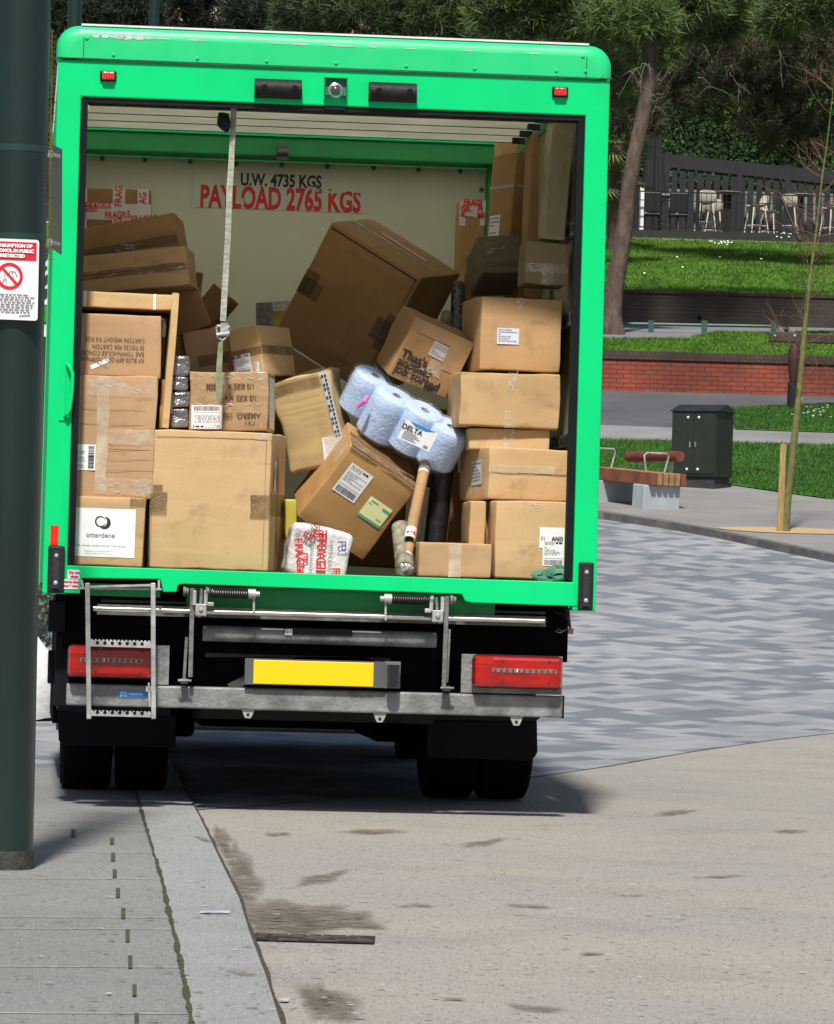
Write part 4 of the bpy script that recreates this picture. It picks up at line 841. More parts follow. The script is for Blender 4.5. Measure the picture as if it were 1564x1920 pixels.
TF = mat('white fragile tape', (.58, .52, .50), .45, var=.08)
for a in ((.08, .24, 1, .50), (.15, 0, .27, 1), (.56, 0, .70, .72), (.84, 0, .97, .4)): c.strip('F', *a, TF, 'fragile_tape', .0016 + .0006 * random.random())
mb = MB()
for u, v, r_ in ((.24, .34, 4), (.62, .42, 4), (.92, .47, 4), (.4, .28, 4)): c.text('F', u, v, 'FRAGILE', .050, REDP, mb=mb, rotd=r_, sx=.72, bold=.001)
for u, v in ((.21, .7), (.63, .12), (.63, .62), (.905, .14)): c.text('F', u, v, 'FRAG' if u < .9 else 'AG', .055, REDP, mb=mb, rotd=90, sx=.8, bold=.001)
mb.v = [tuple(Vector(v) + Vector((0, -.0012, 0))) for v in mb.v]; mb.build('lettering', None, c.o)
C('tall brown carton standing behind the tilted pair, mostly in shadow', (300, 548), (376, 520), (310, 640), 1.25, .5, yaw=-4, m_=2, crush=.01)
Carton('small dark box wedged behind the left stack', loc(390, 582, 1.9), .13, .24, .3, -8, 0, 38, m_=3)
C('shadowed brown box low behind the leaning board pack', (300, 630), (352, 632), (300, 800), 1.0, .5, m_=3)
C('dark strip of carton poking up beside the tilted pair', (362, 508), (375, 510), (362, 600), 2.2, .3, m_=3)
# leaning board packs
def board(label, tl, bl, y, th, d, **k):
    a, b = loc(*tl, y), loc(*bl, y); h = (a - b).length; c_ = (a + b) / 2; roll = math.degrees(math.atan2(a.x - b.x, a.z - b.z))
    return Carton(label, c_, th, h, d, 0, 0, roll, name='flat_carton', cat='carton', r=.003, crush=.004, **k)
c = board('tall thin card board pack standing on edge, leaning to the right', (330, 549), (310, 803), .26, .032, .6, m_=5); 
c = board('thin carton edge next to the leaning board pack', (306, 712), (301, 803), .30, .018, .5, m_=2)
c = board('grey plastic edged board pack beside silver bags', (323, 664), (321, 775), .31, .010, .5, m_=mat('grey board edge', (.28, .27, .29), .5, var=.1))
# silver wrapped stack
FILMG = mat('crinkled grey film', (.17, .17, .18), .22, metal=.35, var=.6, scale=14, bump=1, bscale=22, spec=.9, coat=.5)
root = empty('wrapped_stack', TM @ Matrix.Translation(loc(337, 803, .34)), 'stack of crinkled silver grey plastic bags beside the leaning board', 'bag stack')
for i, (y0, y1) in enumerate(((664, 703), (703, 733), (733, 766), (766, 803))):
    a = loc(318, y0, .34); b = loc(356 - (i % 2) * 2, y1, .34); mb = MB(); rounded_box(mb, b.x - a.x, a.z - b.z - .002, .35, .014, i + 50, .016)
    o = mb.build('plastic_bag', FILMG, root, smooth=True); o.location = Vector(((a.x + b.x) / 2, .34, (a.z + b.z) / 2)) - loc(337, 803, .34)
# ---- centre left
B1 = Carton('large plain golden carton, the biggest box at the front left', (-.506, .12, 1.391), .544, .624, .598, -9.8, .8, .3, m_=0, crush=.008)
B1.strip('F', .0, .45, .14, .62, TAPEB, rag=.002); B1.strip('F', .84, .45, 1, .62, TAPEB, rag=.002); B1.strip('F', 0, .40, .10, .45, TAPEB); B1.strip('R', 0, .44, 1, .60, TAPEB); B1.strip('R', .42, .16, .55, .98, TAPEB); B1.strip('F', .86, 0, 1, .05, TAPEC)
B1.strip('F', .012, .01, .016, .99, mat('soft crease', (.30, .18, .09), .9), 'crease', .001, 0); B1.strip('F', .955, .03, .96, .97, mat('soft crease', (.30, .18, .09), .9), 'crease', .001, 0)
B1.strip('F', .03, .045, .955, .05, mat('soft crease', (.30, .18, .09), .9), 'crease', .001, 0)
mb = MB(); O, U, V, W, H = B1.frame('R'); B1.strip('R', .2, .2, .34, .42, mat('clear film glare', (.6, .55, .5), .2), 'tape')  # pale strip paints film glare into the colour
B2 = Carton('film wrapped card box printed with sizes upside down, on top of the largest box', (-.426, .3, 1.850), .362, .269, .393, -7.9, .3, -1.0, m_=WRAPPED, crush=.012)
mb = MB()
for u, v, t, sz in ((.52, .24, '1/2 SIZE X 100MM', .032), (.64, .44, '1/2 SIZE X 4"', .032), (.70, .74, 'CAMERO. 100', .036)): B2.text('F', u, v, t, sz, mb=mb, flip=True, sx=.9, bold=.0008)
B2.text('F', .78, .86, 'TX1', .03, mb=mb, flip=True, shear=.3); mb.build('printed_text', None, B2.o)
B2.label('F', .03, .57, .42, .97, kind='ship', flip=True); B2.wrinkle('F', .02, .03, .98, .14, 12); B2.wrinkle('F', .1, .50, .98, .58, 10); B2.wrinkle('F', .9, .1, .98, .95, 6)
B2.strip('R', .1, .08, .8, .95, WHITE, 'document_pouch')
c = Carton('pinkish brown box leaning behind the hanging strap', *nearer(1.3, (-.485, 1.3, 2.113), .95, .217, .238, .35), -5, 5, -11.5, m_=4); c.strip('F', .25, .5, .95, .72, TAPEB)
c = Carton('card box turned corner-on with a brown tape band and small white label', *nearer(1.1, (-.313, 1.1, 2.117), .78, .175, .237, .284), -35.4, 1.2, -10, m_=0); c.strip('F', 0, .42, 1, .58, TAPEB); c.strip('R', 0, .40, 1, .58, TAPEB); c.label('F', .12, .52, .62, .93, rotd=0); c.label('F', .72, .72, .86, .92, kind='small')
C('brown carton lying behind the corner-on box, left of the dark giant', (540, 650), (620, 700), (512, 720), 1.7, .3, m_=2)
# ---- big tilted box
big = Carton('giant dark brown carton tipped on its corner against the bulkhead', (.196, 1.6, 2.382), .545, .645, .509, -27.7, 7.2, 30.4, m_=2, crush=.006)
for a in ((-.0, .40, .15, .60), (.80, .42, 1.0, .60), (.0, .46, .22, .60), (.88, .36, 1, .66)): big.strip('F', *a, TAPEB)
big.strip('T', .25, .30, .75, .36, mat('pale scrape', (.62, .52, .32), .7), 'scuff'); big.strip('F', .03, .03, .97, .042, SEAM, 'flap_seam', .0028, 0); big.strip('F', .955, .03, .962, .97, SEAM, 'flap_seam', .0028, 0); big.strip('T', 0, .46, .9, .54, TAPEB); big.strip('R', .25, .2, .34, .8, TAPEC)
# ---- job sorted box
job = Carton("card box reading That's another job sorted, tilted above the blue rolls", *nearer(1.0, (.560, 1.0, 2.112), .72, .319, .305, .300), 8, 14.9, 21.5, m_=2, crush=.012)
job.strip('F', 0, .0, 1, .20, mat('flap card', (.37, .24, .12), .8, var=.15), 'top_flap', .002); job.strip('F', .68, .2, 1, .58, mat('flap card', (.37, .24, .12), .8, var=.15), 'side_flap', .0022)
mb = MB(); mb2 = []
for v, t, u in ((.60, "That's", .05), (.73, 'another', .05), (.86, 'job sorted', .05)): job.text('F', u, v, t, .058, INK, mb=mb, align='LEFT', bold=.0016, rotd=-1, sx=.98)
job.text('F', .66, .945, 'KGM', .022, INK, mb=mb, bold=.002); mb.build('printed_text', None, job.o)
job.label('F', .43, .22, .69, .46, rotd=-3, kind='small', m_=mat('dull label', (.55, .54, .52), .5, var=.1)); job.strip('F', .5, .50, .74, .73, TAPEC, rag=.004); job.wrinkle('F', .42, .62, .72, .76, 8)
# ---- centre parcel and crushed carton
par = Carton('large brown parcel with white label and yellow label, tipped on its lower corner', (.195, .55, 1.405), .375, .428, .360, 0, 20, 33.2, m_=2, crush=.008, cat='parcel')
par.o.data.materials[0] = cardboard('kraft parcel brown', (.45, .255, .10), 31)
par.strip('F', .0, .00, 1.0, .05, TAPEB); par.strip('T', 0, .40, 1, .62, TAPEB, rag=.003); par.strip('T', 0, .66, 1, .98, mat('glossy brown tape', (.27, .15, .09), .25, var=.3, scale=20, bump=.4), 'glossy_tape'); par.wrinkle('T', .1, .7, .95, .95, 14); par.strip('L', .1, .05, .9, .30, TAPEC)
par.label('F', .13, .15, .46, .52, rotd=0, kind='ship'); 
lb = par.label('F', .58, .34, .91, .60, rotd=0, kind='none', m_=mat('pale yellow paper', (.80, .82, .42), .6, var=.05), name='yellow_label')
mb = MB(); mb.use(mat('green print', (.08, .4, .28), .5))
O, U, V, W, H = par.frame('F')
for a, b_, c_, d_ in ((.58, .57, .91, .60), (.62, .37, .72, .385), (.8, .38, .90, .41), (.8, .52, .88, .528), (.6, .41, .66, .418)):
    k = [O + U * W * x + V * H * y + Vector((0, -.0036, 0)) for x, y in ((a, b_), (a, d_), (c_, d_), (c_, b_))]; mb.add(k, [(0, 1, 2, 3)])
mb.build('label_print', None, lb)
cr_ = Carton('bulging tan carton edged with grey printed tape, left of the blue rolls', (-.026, .75, 1.78), .275, .435, .30, -14, 7.8, -14.1, m_=5, crush=.03, r=.02)
cr_.o.data.materials[0] = cardboard('kraft faded tan', (.53, .385, .185), 41)
cr_.strip('F', .88, .0, 1.0, .75, mat('grey printed tape', (.52, .54, .56), .3, var=.1), 'printed_tape', .004, rag=.002)
mb = MB(); mb.use(INK)
O, U, V, W, H = cr_.frame('F')
for i in range(15):
    for j in (0, 1):
        if random.random() < .25: continue
        x, y = .895 + j * .05, .03 + i * .047; k = [O + U * W * (x + a) + V * H * (y + b_) + Vector((0, -.0085, 0)) for a, b_ in ((0, 0), (0, .026), (.035, .026), (.035, 0))]; mb.add(k, [(0, 1, 2, 3)])
mb.build('tape_print', None, cr_.o)
cr_.strip('F', .0, .0, .86, .14, TAPEB, lift=.004); cr_.label('F', .62, .70, .97, 1.0, rotd=-8, kind='none', name='white_label').location.y = -.004; cr_.strip('F', .68, .68, 1, .86, TAPEC, lift=.008, rag=.006); cr_.wrinkle('F', .7, .66, 1, .86, 14)
for v in (.22, .3, .36, .44, .52): cr_.strip('F', .05 if v < .4 else .4, v, .8, v + .003, mat('soft crease', (.30, .18, .09), .9), 'crease', .004, 0)
# ---- right stack
c = C('small card box closed with white tape, front right on the floor', (785, 1016), (921, 1020), (786, 1080), .16, .3, m_=4, group=RIGHT); c.strip('F', .41, 0, .585, 1, TAPEW, rag=.002); c.strip('T', .41, 0, .585, 1, TAPEW)
R2 = C('large card box with a long white shipping label, bottom right of the load', (931, 938), (1098, 943), (925, 1083), .22, .5, m_=0, group=RIGHT, yaw=3)
R2.label('F', .50, .33, .78, .60, kind='none', name='white_label'); lb = R2.label('F', .54, .50, .78, .83, kind='ship'); mb = MB(); R2.text('F', .54, .475, 'P1', .022, INKG, mb=mb, bold=.0005); R2.text('F', .70, .475, 'AND', .024, INK, mb=mb, bold=.0008); mb.v = [tuple(Vector(v) + Vector((0, -.003, 0))) for v in mb.v]; mb.build('lettering', None, lb)
R2.strip('F', .38, 0, .52, .12, TAPEC, rag=.003); R2.wrinkle('F', .40, .01, .50, .1, 6)
C('narrow upright carton between the parcel and the bottom right box', (881, 938), (911, 939), (880, 1022), .34, .4, m_=1, group=RIGHT)
C('darker carton standing in for the shaded left side of the bottom right box', (908, 940), (932, 940), (906, 1080), .45, .4, m_=2, group=RIGHT)  # browner carton paints the shaded side of the bottom right box
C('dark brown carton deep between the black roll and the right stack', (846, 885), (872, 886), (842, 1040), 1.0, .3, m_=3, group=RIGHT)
R3 = Carton('wide tan box turned to show its labelled side, resting on the bottom right box', (.975, .389, 1.560), .40, .242, .399, 13.4, -.4, .5, m_=0, group=RIGHT, crush=.008)
R3.strip('F', .0, .34, .80, .50, TAPEW, rag=.002); R3.strip('F', .0, .48, 1, .495, SEAM, 'flap_seam', .0028, 0); R3.strip('L', .0, 0, .10, .45, TAPEC, rag=.004); R3.label('L', .42, .26, .78, .72, rotd=3, kind='small', m_=mat('faded label', (.62, .62, .62), .5, var=.2, scale=60))
R4 = C('pale card box half hidden under the wider one at right', (879, 802), (1031, 806), (878, 842), .46, .4, m_=5, group=RIGHT); R4.strip('F', .43, 0, .565, 1, TAPEC, rag=.003); R4.wrinkle('F', .44, .1, .55, .9, 8)
R5 = C('wide plain card box in the middle of the right stack with a tape glint', (864, 695), (1053, 703), (860, 798), .42, .4, m_=1, group=RIGHT, yaw=3, crush=.012); R5.strip('F', .47, 0, .56, .26, TAPEC, rag=.003); R5.strip('F', .45, .7, .54, 1, TAPEC, rag=.003); R5.wrinkle('F', .46, .02, .56, .28, 8)
R6 = C('square card box with a blue white text label, right stack', (902, 556), (1055, 562), (900, 693), .60, .42, yaw=7, m_=2, group=RIGHT, crush=.006); R6.label('F', .20, .42, .47, .64, kind='small', m_=mat('bluish label', (.66, .69, .82), .5, var=.03)); R6.strip('F', .42, 0, .54, .10, TAPEC, rag=.003); R6.wrinkle('F', .42, .01, .54, .2, 8)
R6.o.data.materials[0] = cardboard('kraft warm tan', (.50, .315, .155), 61)
U1 = Carton('dark grey brown taped box tipped forward, upper left of the right stack', (.935, 1.5, 2.662), .215, .20, .282, 6, -20.5, -4.5, m_=cardboard('dull grey card', (.20, .165, .11), 71), group=RIGHT); U1.strip('F', 0, .70, 1, .84, TAPEB); U1.wrinkle('F', .1, .2, .6, .5, 9)
U2 = C('small dull box crossed with shiny clear tape, top of the right stack', (985, 452), (1064, 457), (986, 531), .68, .3, m_=cardboard('dull brown card', (.30, .225, .13), 72), group=RIGHT); U2.strip('F', .0, .5, 1, .72, TAPEC, rag=.003); U2.strip('F', .4, .5, .68, 1, TAPEC, rag=.003); U2.wrinkle('F', .05, .5, .95, .7, 12, ); U2.wrinkle('F', .42, .6, .66, .98, 14)
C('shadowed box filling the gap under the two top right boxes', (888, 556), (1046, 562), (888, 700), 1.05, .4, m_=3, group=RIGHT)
# tall cartons at the right wall
T1 = C('tall narrow carton bound with a grey strap, standing at the right wall', (962, 285), (993, 288), (952, 560), 1.95, .25, yaw=22, m_=2, group='tall cartons standing at the right wall'); T1.strip('F', 0, .215, 1, .235, mat('grey strap', (.3, .3, .32), .4), 'strap'); T1.strip('L', 0, .215, 1, .24, mat('grey strap', (.3, .3, .32), .4), 'strap'); T1.label('L', .1, .42, .55, .6, kind='small')
T2 = C('tallest brown carton against the right wall, beside the lining panel', (992, 250), (1026, 252), (988, 560), 1.5, .25, m_=2, group='tall cartons standing at the right wall')
T3 = C('upright carton peeping over the strapped one by the green corner post', (948, 250), (984, 248), (946, 560), 2.35, .3, m_=2, group='tall cartons standing at the right wall')
P1 = C('upright pale box standing in for the lining of the right wall', (1028, 226), (1070, 230), (1024, 446), .66, .2, m_=cardboard('pale wall lining board', (.36, .31, .19), 74, .4), group='tall cartons standing at the right wall', crush=.01)  # box added in place of the wall lining
P2 = Carton('long pale panel standing in for the lining high along the right wall behind the door post', (1.13, .9, 3.03), .05, .52, 1.3, 0, 0, 0, m_=cardboard('pale wall lining board', (.36, .31, .19), 74, .4), name='lining_panel', cat='panel', crush=.01)  # panel likewise stands in for the wall lining
c = C('worn card strip box with torn red and white FRAGILE tape by the green corner post', (857, 375), (905, 377), (862, 560), 3.3, .2, m_=2); c.strip('F', .0, 0, 1, .16, TF, 'fragile_tape', rag=.01); c.strip('F', 0, .16, .24, .26, TF, 'fragile_tape'); c.strip('F', .8, .16, 1, .25, TF, 'fragile_tape')
mb = MB()
for u, v, t in ((.24, .085, 'GIL'), (.80, .08, 'FI'), (.5, .025, 'FRAGI'), (.15, .145, 'K'), (.82, .15, 'MI')): c.text('F', u, v, t, .042, REDP, mb=mb, bold=.002, sx=.85)
mb.v = [tuple(Vector(v) + Vector((0, -.004, 0))) for v in mb.v]; mb.build('lettering', None, c.o)
C('brown carton edge between the giant box and the right stack', (866, 500), (900, 505), (862, 640), 2.6, .3, m_=3)

# ---- blue paper rolls in film
SHINYF = bpy.data.materials.new('clear wrapping film'); SHINYF.use_nodes = True
_n = SHINYF.node_tree.nodes; _l = SHINYF.node_tree.links; _b = _n['Principled BSDF']; _b.inputs['Base Color'].default_value = (.75, .8, .88, 1); _b.inputs['Roughness'].default_value = .15; _b.inputs['Specular IOR Level'].default_value = .9
_q = _n.new('ShaderNodeTexNoise'); _q.inputs['Scale'].default_value = 16; _q.inputs['Detail'].default_value = 5; _q.inputs['Distortion'].default_value = 1.2; _tc = _n.new('ShaderNodeTexCoord'); _l.new(_tc.outputs['Object'], _q.inputs[0])
_bp = _n.new('ShaderNodeBump'); _bp.inputs['Strength'].default_value = .7; _bp.inputs['Distance'].default_value = .02; _l.new(_q.outputs[0], _bp.inputs['Height']); _l.new(_bp.outputs[0], _b.inputs['Normal'])
_r = _n.new('ShaderNodeMapRange'); _r.inputs[1].default_value = .52; _r.inputs[2].default_value = .7; _r.inputs[3].default_value = .06; _r.inputs[4].default_value = .30; _l.new(_q.outputs[0], _r.inputs[0]); _l.new(_r.outputs[0], _b.inputs['Alpha'])
BLUER = mat('pale blue paper', (.42, .55, .80), .85, var=.06, scale=30, bump=.3, bscale=70, big=.3, bigcol=(.50, .62, .84), bigscale=8)
CORE = mat('roll core card', (.35, .27, .18), .8)
rp = loc(760, 790, .75); root = empty('paper_roll_pack', TM @ Matrix.Translation(rp), 'pale blue paper rolls bundled in clear film in the middle of the load', 'paper rolls')
ax = Vector((.38, -.42, .82)).normalized()      # roll axis, tops leaning toward the viewer
def roll_at(px, py, y, r, L, tip=ax):
    top = loc(px, py, y); Mx = Matrix.Translation(top - rp) @ tip.to_track_quat('Z', 'Y').to_matrix().to_4x4()
    mb = MB(); pr = [(.024, -L), (r - .01, -L), (r, -L + .01), (r * 1.0, -L * .6), (r * 1.012, -L * .3), (r, -.012), (r - .008, -.002), (r * .9, 0), (.024, .001), (.022, -.02), (.022, -L)]
    mb.lathe(pr, Mx, 40, cap=False); o = mb.build('paper_roll', BLUER, root, smooth=True)
    mb = MB(); mb.lathe([(.022, -L), (.022, .002), (.0185, .002), (.0185, -.05), (.001, -.051)], Mx, 20, cap=False); mb.build('roll_core', CORE, o)
    mb = MB(); mb.lathe([(r - .006, -L - .012), (r + .006, -L + .004), (r + .010, -L * .6), (r + .014, -L * .3), (r + .009, -.004), (r - .01, .012), (r * .5, .010), (.004, .008)], Mx, 40, cap=False)
    for i, v in enumerate(mb.v): p = Vector(v); mb.v[i] = tuple(p + noise.noise_vector(p * 12) * .0025)
    mb.build('wrapping_film', SHINYF, o, smooth=True)
roll_at(744, 742, .66, .105, .22); roll_at(797, 769, .62, .10, .21); roll_at(846, 800, .60, .10, .20); roll_at(704, 704, .80, .10, .2)
mb = MB(); a = loc(782, 815, .49) - rp; u = (X * .86 - Z * .36 - Y * .05).normalized(); v = (-Z * .8 - X * .38 + Y * .1).normalized()
nn = u.cross(v).normalized(); nn = nn if nn.y < 0 else -nn
def pq(mb, x0, y0, x1, y1, lf=0): mb.add([a + u * x + v * y + nn * lf for x, y in ((x0, y0), (x0, y1), (x1, y1), (x1, y0))], [(0, 1, 2, 3)])
pq(mb, -.075, -.045, .085, .05); lb = mb.build('white_label', mat('product label white', (.72, .73, .76), .4, var=.04), root)
mb = MB(); mb.use(mat('label blue', (.02, .22, .55), .4)); mb.add([a + u * x + v * y + nn * .0015 for x, y in ((-.055, -.045), (-.02, -.030), (.03, -.030), (.07, -.045))], [(0, 1, 2, 3)])
mb.use(INK); put_text(mb, 'DELTA', a - u * .03 - v * .012, u, -v, .034, lift=.003 if u.cross(-v).dot(nn) > 0 else -.003, bold=.0006)
mb.use(INKG)
for i in range(5): pq(mb, -.06, .005 + i * .008, -.0 + .012 * (i % 3), .008 + i * .008, .002)
pq(mb, .05, .03, .07, .042, .002); mb.build('label_print', None, lb)
mb = MB(); q = [loc(670, 764, .60) - rp, loc(684, 752, .58) - rp, loc(692, 741, .58) - rp]; mb.tube(q, [.006, .013, .007], 8); mb.build('pink_sticker', mat('pink print', (.75, .18, .5), .5), root)

# ---- tubes and long things
def long_tube(name, label, cat, p0, y0, p1, y1, r, m_, hollow=None):
    a, b = loc(*p0, y0), loc(*p1, y1); root = empty(name, TM @ Matrix.Translation(b), label, cat); a0 = a - b
    mb = MB(); mb.tube([a0, Vector((0, 0, 0))], r, 24); o = mb.build('tube_body', m_, root, smooth=True)
    return root, a0, o
TUBE = cardboard('spiral card tube', (.42, .26, .13), 80)
t, a0, o = long_tube('postal_tube', 'long brown cardboard tube with a white taped open end, leaning beside the parcel', 'tube', (798, 868), .60, (768, 1010), .34, .026, TUBE)
d = (-a0).normalized(); mb = MB(); mb.tube([-d * .055, d * .003], .0268, 24); mb.build('white_end_tape', mat('white end tape', (.7, .68, .66), .4), t, smooth=True); mb = MB(); mb.tube([d * -.02, d * .004], .0205, 20); mb.build('dark_opening', mat('hole brown', (.02, .014, .01), 1), t)
mb = MB(); mb.tube([a0 * .93 , a0 * .86], .0268, 24); mb.build('upper_tape', mat('white end tape', (.7, .68, .66), .4), t, smooth=True)
mb = MB(); k = -d * .03 + Vector((0, -.0275, 0)); mb.use(REDP); put_text(mb, 'RM', k, X, Z, .03, bold=.001); mb.build('lettering', None, t)
t, a0, o = long_tube('postal_tube', 'cardboard tube with a round white end cap, under the open-ended one', 'tube', (792, 930), .62, (763, 1042), .30, .024, TUBE); d = (-a0).normalized(); mb = MB(); mb.tube([-d * .004, d * .004], .025, 24); mb.build('end_cap', WHITE, t)
t, a0, o = long_tube('wrapped_roll', 'clear plastic wrapped roll with a crinkled silver end, at the bottom of the load', 'roll', (752, 990), .5, (760, 1068), .25, .045, mat('cloudy film roll', (.26, .25, .19), .2, var=.6, scale=18, bump=1, bscale=20, coat=.6)); d = (-a0).normalized(); mb = MB(); mb.lathe([(.04, 0), (.03, .01), (.012, .02), (.02, .006), (.002, .004)], d.to_track_quat('Z', 'Y').to_matrix().to_4x4(), 18); mb.build('crinkled_end', mat('crinkled silver', (.5, .5, .48), .2, metal=.4, var=.8, scale=40, bump=1), t, smooth=False)
BLK = mat('black film roll', (.010, .010, .012), .38, var=.4, scale=20, bump=.6, bscale=12)
long_tube('black_roll', 'black plastic wrapped roll standing upright right of the tube', 'roll', (834, 850), .75, (815, 1020), .75, .052, BLK)
t, a0, o = long_tube('brush_handle', 'round pale knob of a pole sticking up behind the job sorted box', 'pole', (837, 600), 1.6, (833, 660), 1.6, .02, mat('cream wood', (.42, .36, .22), .6)); mb = MB(); mb.lathe([(.006, .05), (.024, .03), (.028, 0), (.02, -.02), (.004, -.03)][::-1], Matrix.Translation(a0), 16); mb.build('knob', mat('cream wood', (.42, .36, .22), .6), t, smooth=True)
FILMD = mat('dark shiny film', (.07, .075, .07), .15, var=.8, scale=30, bump=1, bscale=30, coat=.8)
long_tube('film_bundle', 'bundle of rods in crinkled clear film behind the job sorted box', 'bundle', (860, 535), 1.7, (856, 640), 1.5, .035, FILMD)
long_tube('film_bundle', 'grey bubble wrapped roll standing against the bulkhead left of the giant box', 'bundle', (496, 568), 2.6, (498, 660), 2.6, .045, mat('bubble wrap grey', (.24, .25, .26), .3, var=.3, scale=14, bump=.8, bscale=40))
c = C('white and yellow printed bag half hidden behind the giant box', (510, 562), (546, 560), (510, 640), 2.7, .12, m_=mat('yellow bag', (.55, .50, .08), .5, var=.2), name='printed_bag', cat='bag', crush=.02); c.strip('F', 0, .02, 1, .28, WHITE, 'white_band'); mb = MB(); c.text('F', .55, .1, 'SAND', .028, INK, mb=mb); c.text('F', .6, .21, 'KEEP DRY', .02, REDP, mb=mb); mb.v = [tuple(Vector(v_) + Vector((0, -.004, 0))) for v_ in mb.v]; mb.build('lettering', None, c.o)
c = C('torn red and white taped wrap behind the film bundle', (826, 580), (842, 582), (826, 640), 2.0, .1, m_=TF, name='taped_wrap', cat='wrap', crush=.01); mb = MB(); c.text('F', .5, .2, 'FR', .03, REDP, mb=mb, bold=.002); mb.v = [tuple(Vector(v_) + Vector((0, -.004, 0))) for v_ in mb.v]; mb.build('lettering', None, c.o)
c = C('yellow plastic case standing between the largest box and the parcel', (534, 936), (556, 936), (536, 1010), .5, .25, m_=mat('yellow plastic', (.42, .36, .04), .4, var=.15), name='yellow_case', cat='case', crush=.005)
FB = mat('crumpled white bag', (.60, .58, .58), .35, var=.1, scale=10, bump=1, bscale=14, coat=.3)
c = C('white plastic package covered in red FRAGILE tape, on the floor by the largest box', (540, 980), (655, 1000), (545, 1074), .22, .22, m_=FB, name='fragile_package', cat='package', crush=.018, r=.025, yaw=3)
mb = MB()
for u, v, t, sz, rd, mm in ((.52, .60, 'FRAGILE', .062, -82, REDP), (.45, .13, 'FRI', .05, 8, REDP), (.16, .55, 'FRAG', .05, -75, REDP), (.26, .22, 'ILE', .04, -20, REDP), (.8, .85, 'FR', .05, -80, REDP), (.22, .9, 'FR', .04, -80, REDP), (.28, .62, 'E', .05, 190, REDP), (.36, .55, 'PLEASE HANDLE', .022, -84, INKG), (.66, .5, 'WITH CARE', .026, -84, INKG), (.3, .1, '@@', .045, 60, INK), (.82, .3, 'P3', .055, -80, BLUEP), (.08, .2, '||||||', .03, 80, INK)): c.text('F', u, v, t, sz, mm, mb=mb, rotd=rd, bold=.001 if mm is REDP else 0)
mb.v = [tuple(Vector(v_) + Vector((0, -.008, 0))) for v_ in mb.v]; mb.build('lettering', None, c.o)
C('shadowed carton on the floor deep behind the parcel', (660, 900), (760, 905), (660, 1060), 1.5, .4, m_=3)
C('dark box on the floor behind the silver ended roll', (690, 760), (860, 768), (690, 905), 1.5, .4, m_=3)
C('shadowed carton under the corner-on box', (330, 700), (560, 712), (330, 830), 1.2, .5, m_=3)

# ---- straps
WEB = mat('pale green webbing', (.36, .38, .30), .75, var=.25, scale=30, stretch=(1, 1, 2), bump=.3)
def ribbon(mb, pts, wd_, tw=None, th=.002):
    P = [Vector(p) for p in pts]; vs = []
    for i, p in enumerate(P):
        t = (P[min(i + 1, len(P) - 1)] - P[max(i - 1, 0)]).normalized(); s_ = Vector((1, 0, 0)); s_ = (s_ - t * s_.dot(t)).normalized(); ang = tw[i] if tw else 0; s_ = Matrix.Rotation(ang, 3, t) @ s_; n = t.cross(s_)
        for a, b in ((-1, -1), (1, -1), (1, 1), (-1, 1)): vs.append(p + s_ * wd_ / 2 * a + n * th / 2 * b)
    fs = []
    for i in range(len(P) - 1):
        for k in range(4): fs.append((4 * i + k, 4 * i + (k + 1) % 4, 4 * i + 4 + (k + 1) % 4, 4 * i + 4 + k))
    fs += [(3, 2, 1, 0), tuple(4 * (len(P) - 1) + k for k in range(4))]; mb.add(vs, fs)
root = empty('ratchet_strap', TM @ Matrix.Translation(loc(437, 205, .1)), 'pale webbing strap with a metal ratchet hanging in the open doorway', 'strap'); o0 = loc(437, 205, .1)
path = [(438, 203), (437, 240), (435, 280), (433, 320), (430, 360), (429, 400), (427, 450), (424, 500), (421, 550), (419, 590), (418, 602)]
mb = MB(); ribbon(mb, [loc(x, y, .11) - o0 for x, y in path], .028, [.15 * math.sin(i * 1.3) + .5 * math.sin(i * .8) for i in range(len(path))]); mb.build('webbing', WEB, root)
path = [(414, 640), (413, 660), (411, 690), (411, 720), (410, 752)]
mb = MB(); ribbon(mb, [loc(x, y, .11) - o0 for x, y in path], .026, [.9, .5, .1, 0, 0]); mb.build('webbing', mat('green webbing', (.22, .27, .16), .8, var=.25, scale=30), root)
mb = MB(); c = loc(418, 620, .11) - o0
mb.use(GALVL).box((c.x - .012, c.y - .012, c.z - .02), (c.x + .022, c.y + .0, c.z + .035)); mb.cyl(c + Vector((-.028, -.005, .02)), c + Vector((.028, -.005, .018)), .007, 10); mb.cyl(c + Vector((-.028, -.005, -.02)), c + Vector((.03, -.005, -.01)), .009, 10); mb.tube([c + Vector((-.03, 0, .02)), c + Vector((-.024, 0, -.03)), c + Vector((0, 0, -.045)), c + Vector((.025, 0, -.02)), c + Vector((.028, 0, .02))], .005, 8); mb.build('ratchet', None, root)
mb = MB(); pts = [loc(420, 212, .1), loc(419, 222, .1), loc(420, 232, .1), loc(424, 240, .1), loc(427, 247, .1)]; mb.tube(pts, [.024, .028, .032, .022, .008], 8); o = mb.build('hanging_catch', BLACK, None); o.matrix_world = TM; tag(o, 'black rubber pull hanging from the roller door beside the strap', 'door pull')
mb = MB()
def loop(cx, cy, rx, ry, y, n=16, ph=0, a1=2 * math.pi): return [loc(cx + rx * math.cos(ph + a1 * i / n), cy + ry * math.sin(ph + a1 * i / n), y - .03 * math.sin(ph + a1 * i / n)) for i in range(n + 1)]
mb = MB(); GW = mat('green strap heap', (.05, .20, .12), .6, var=.4, scale=20)
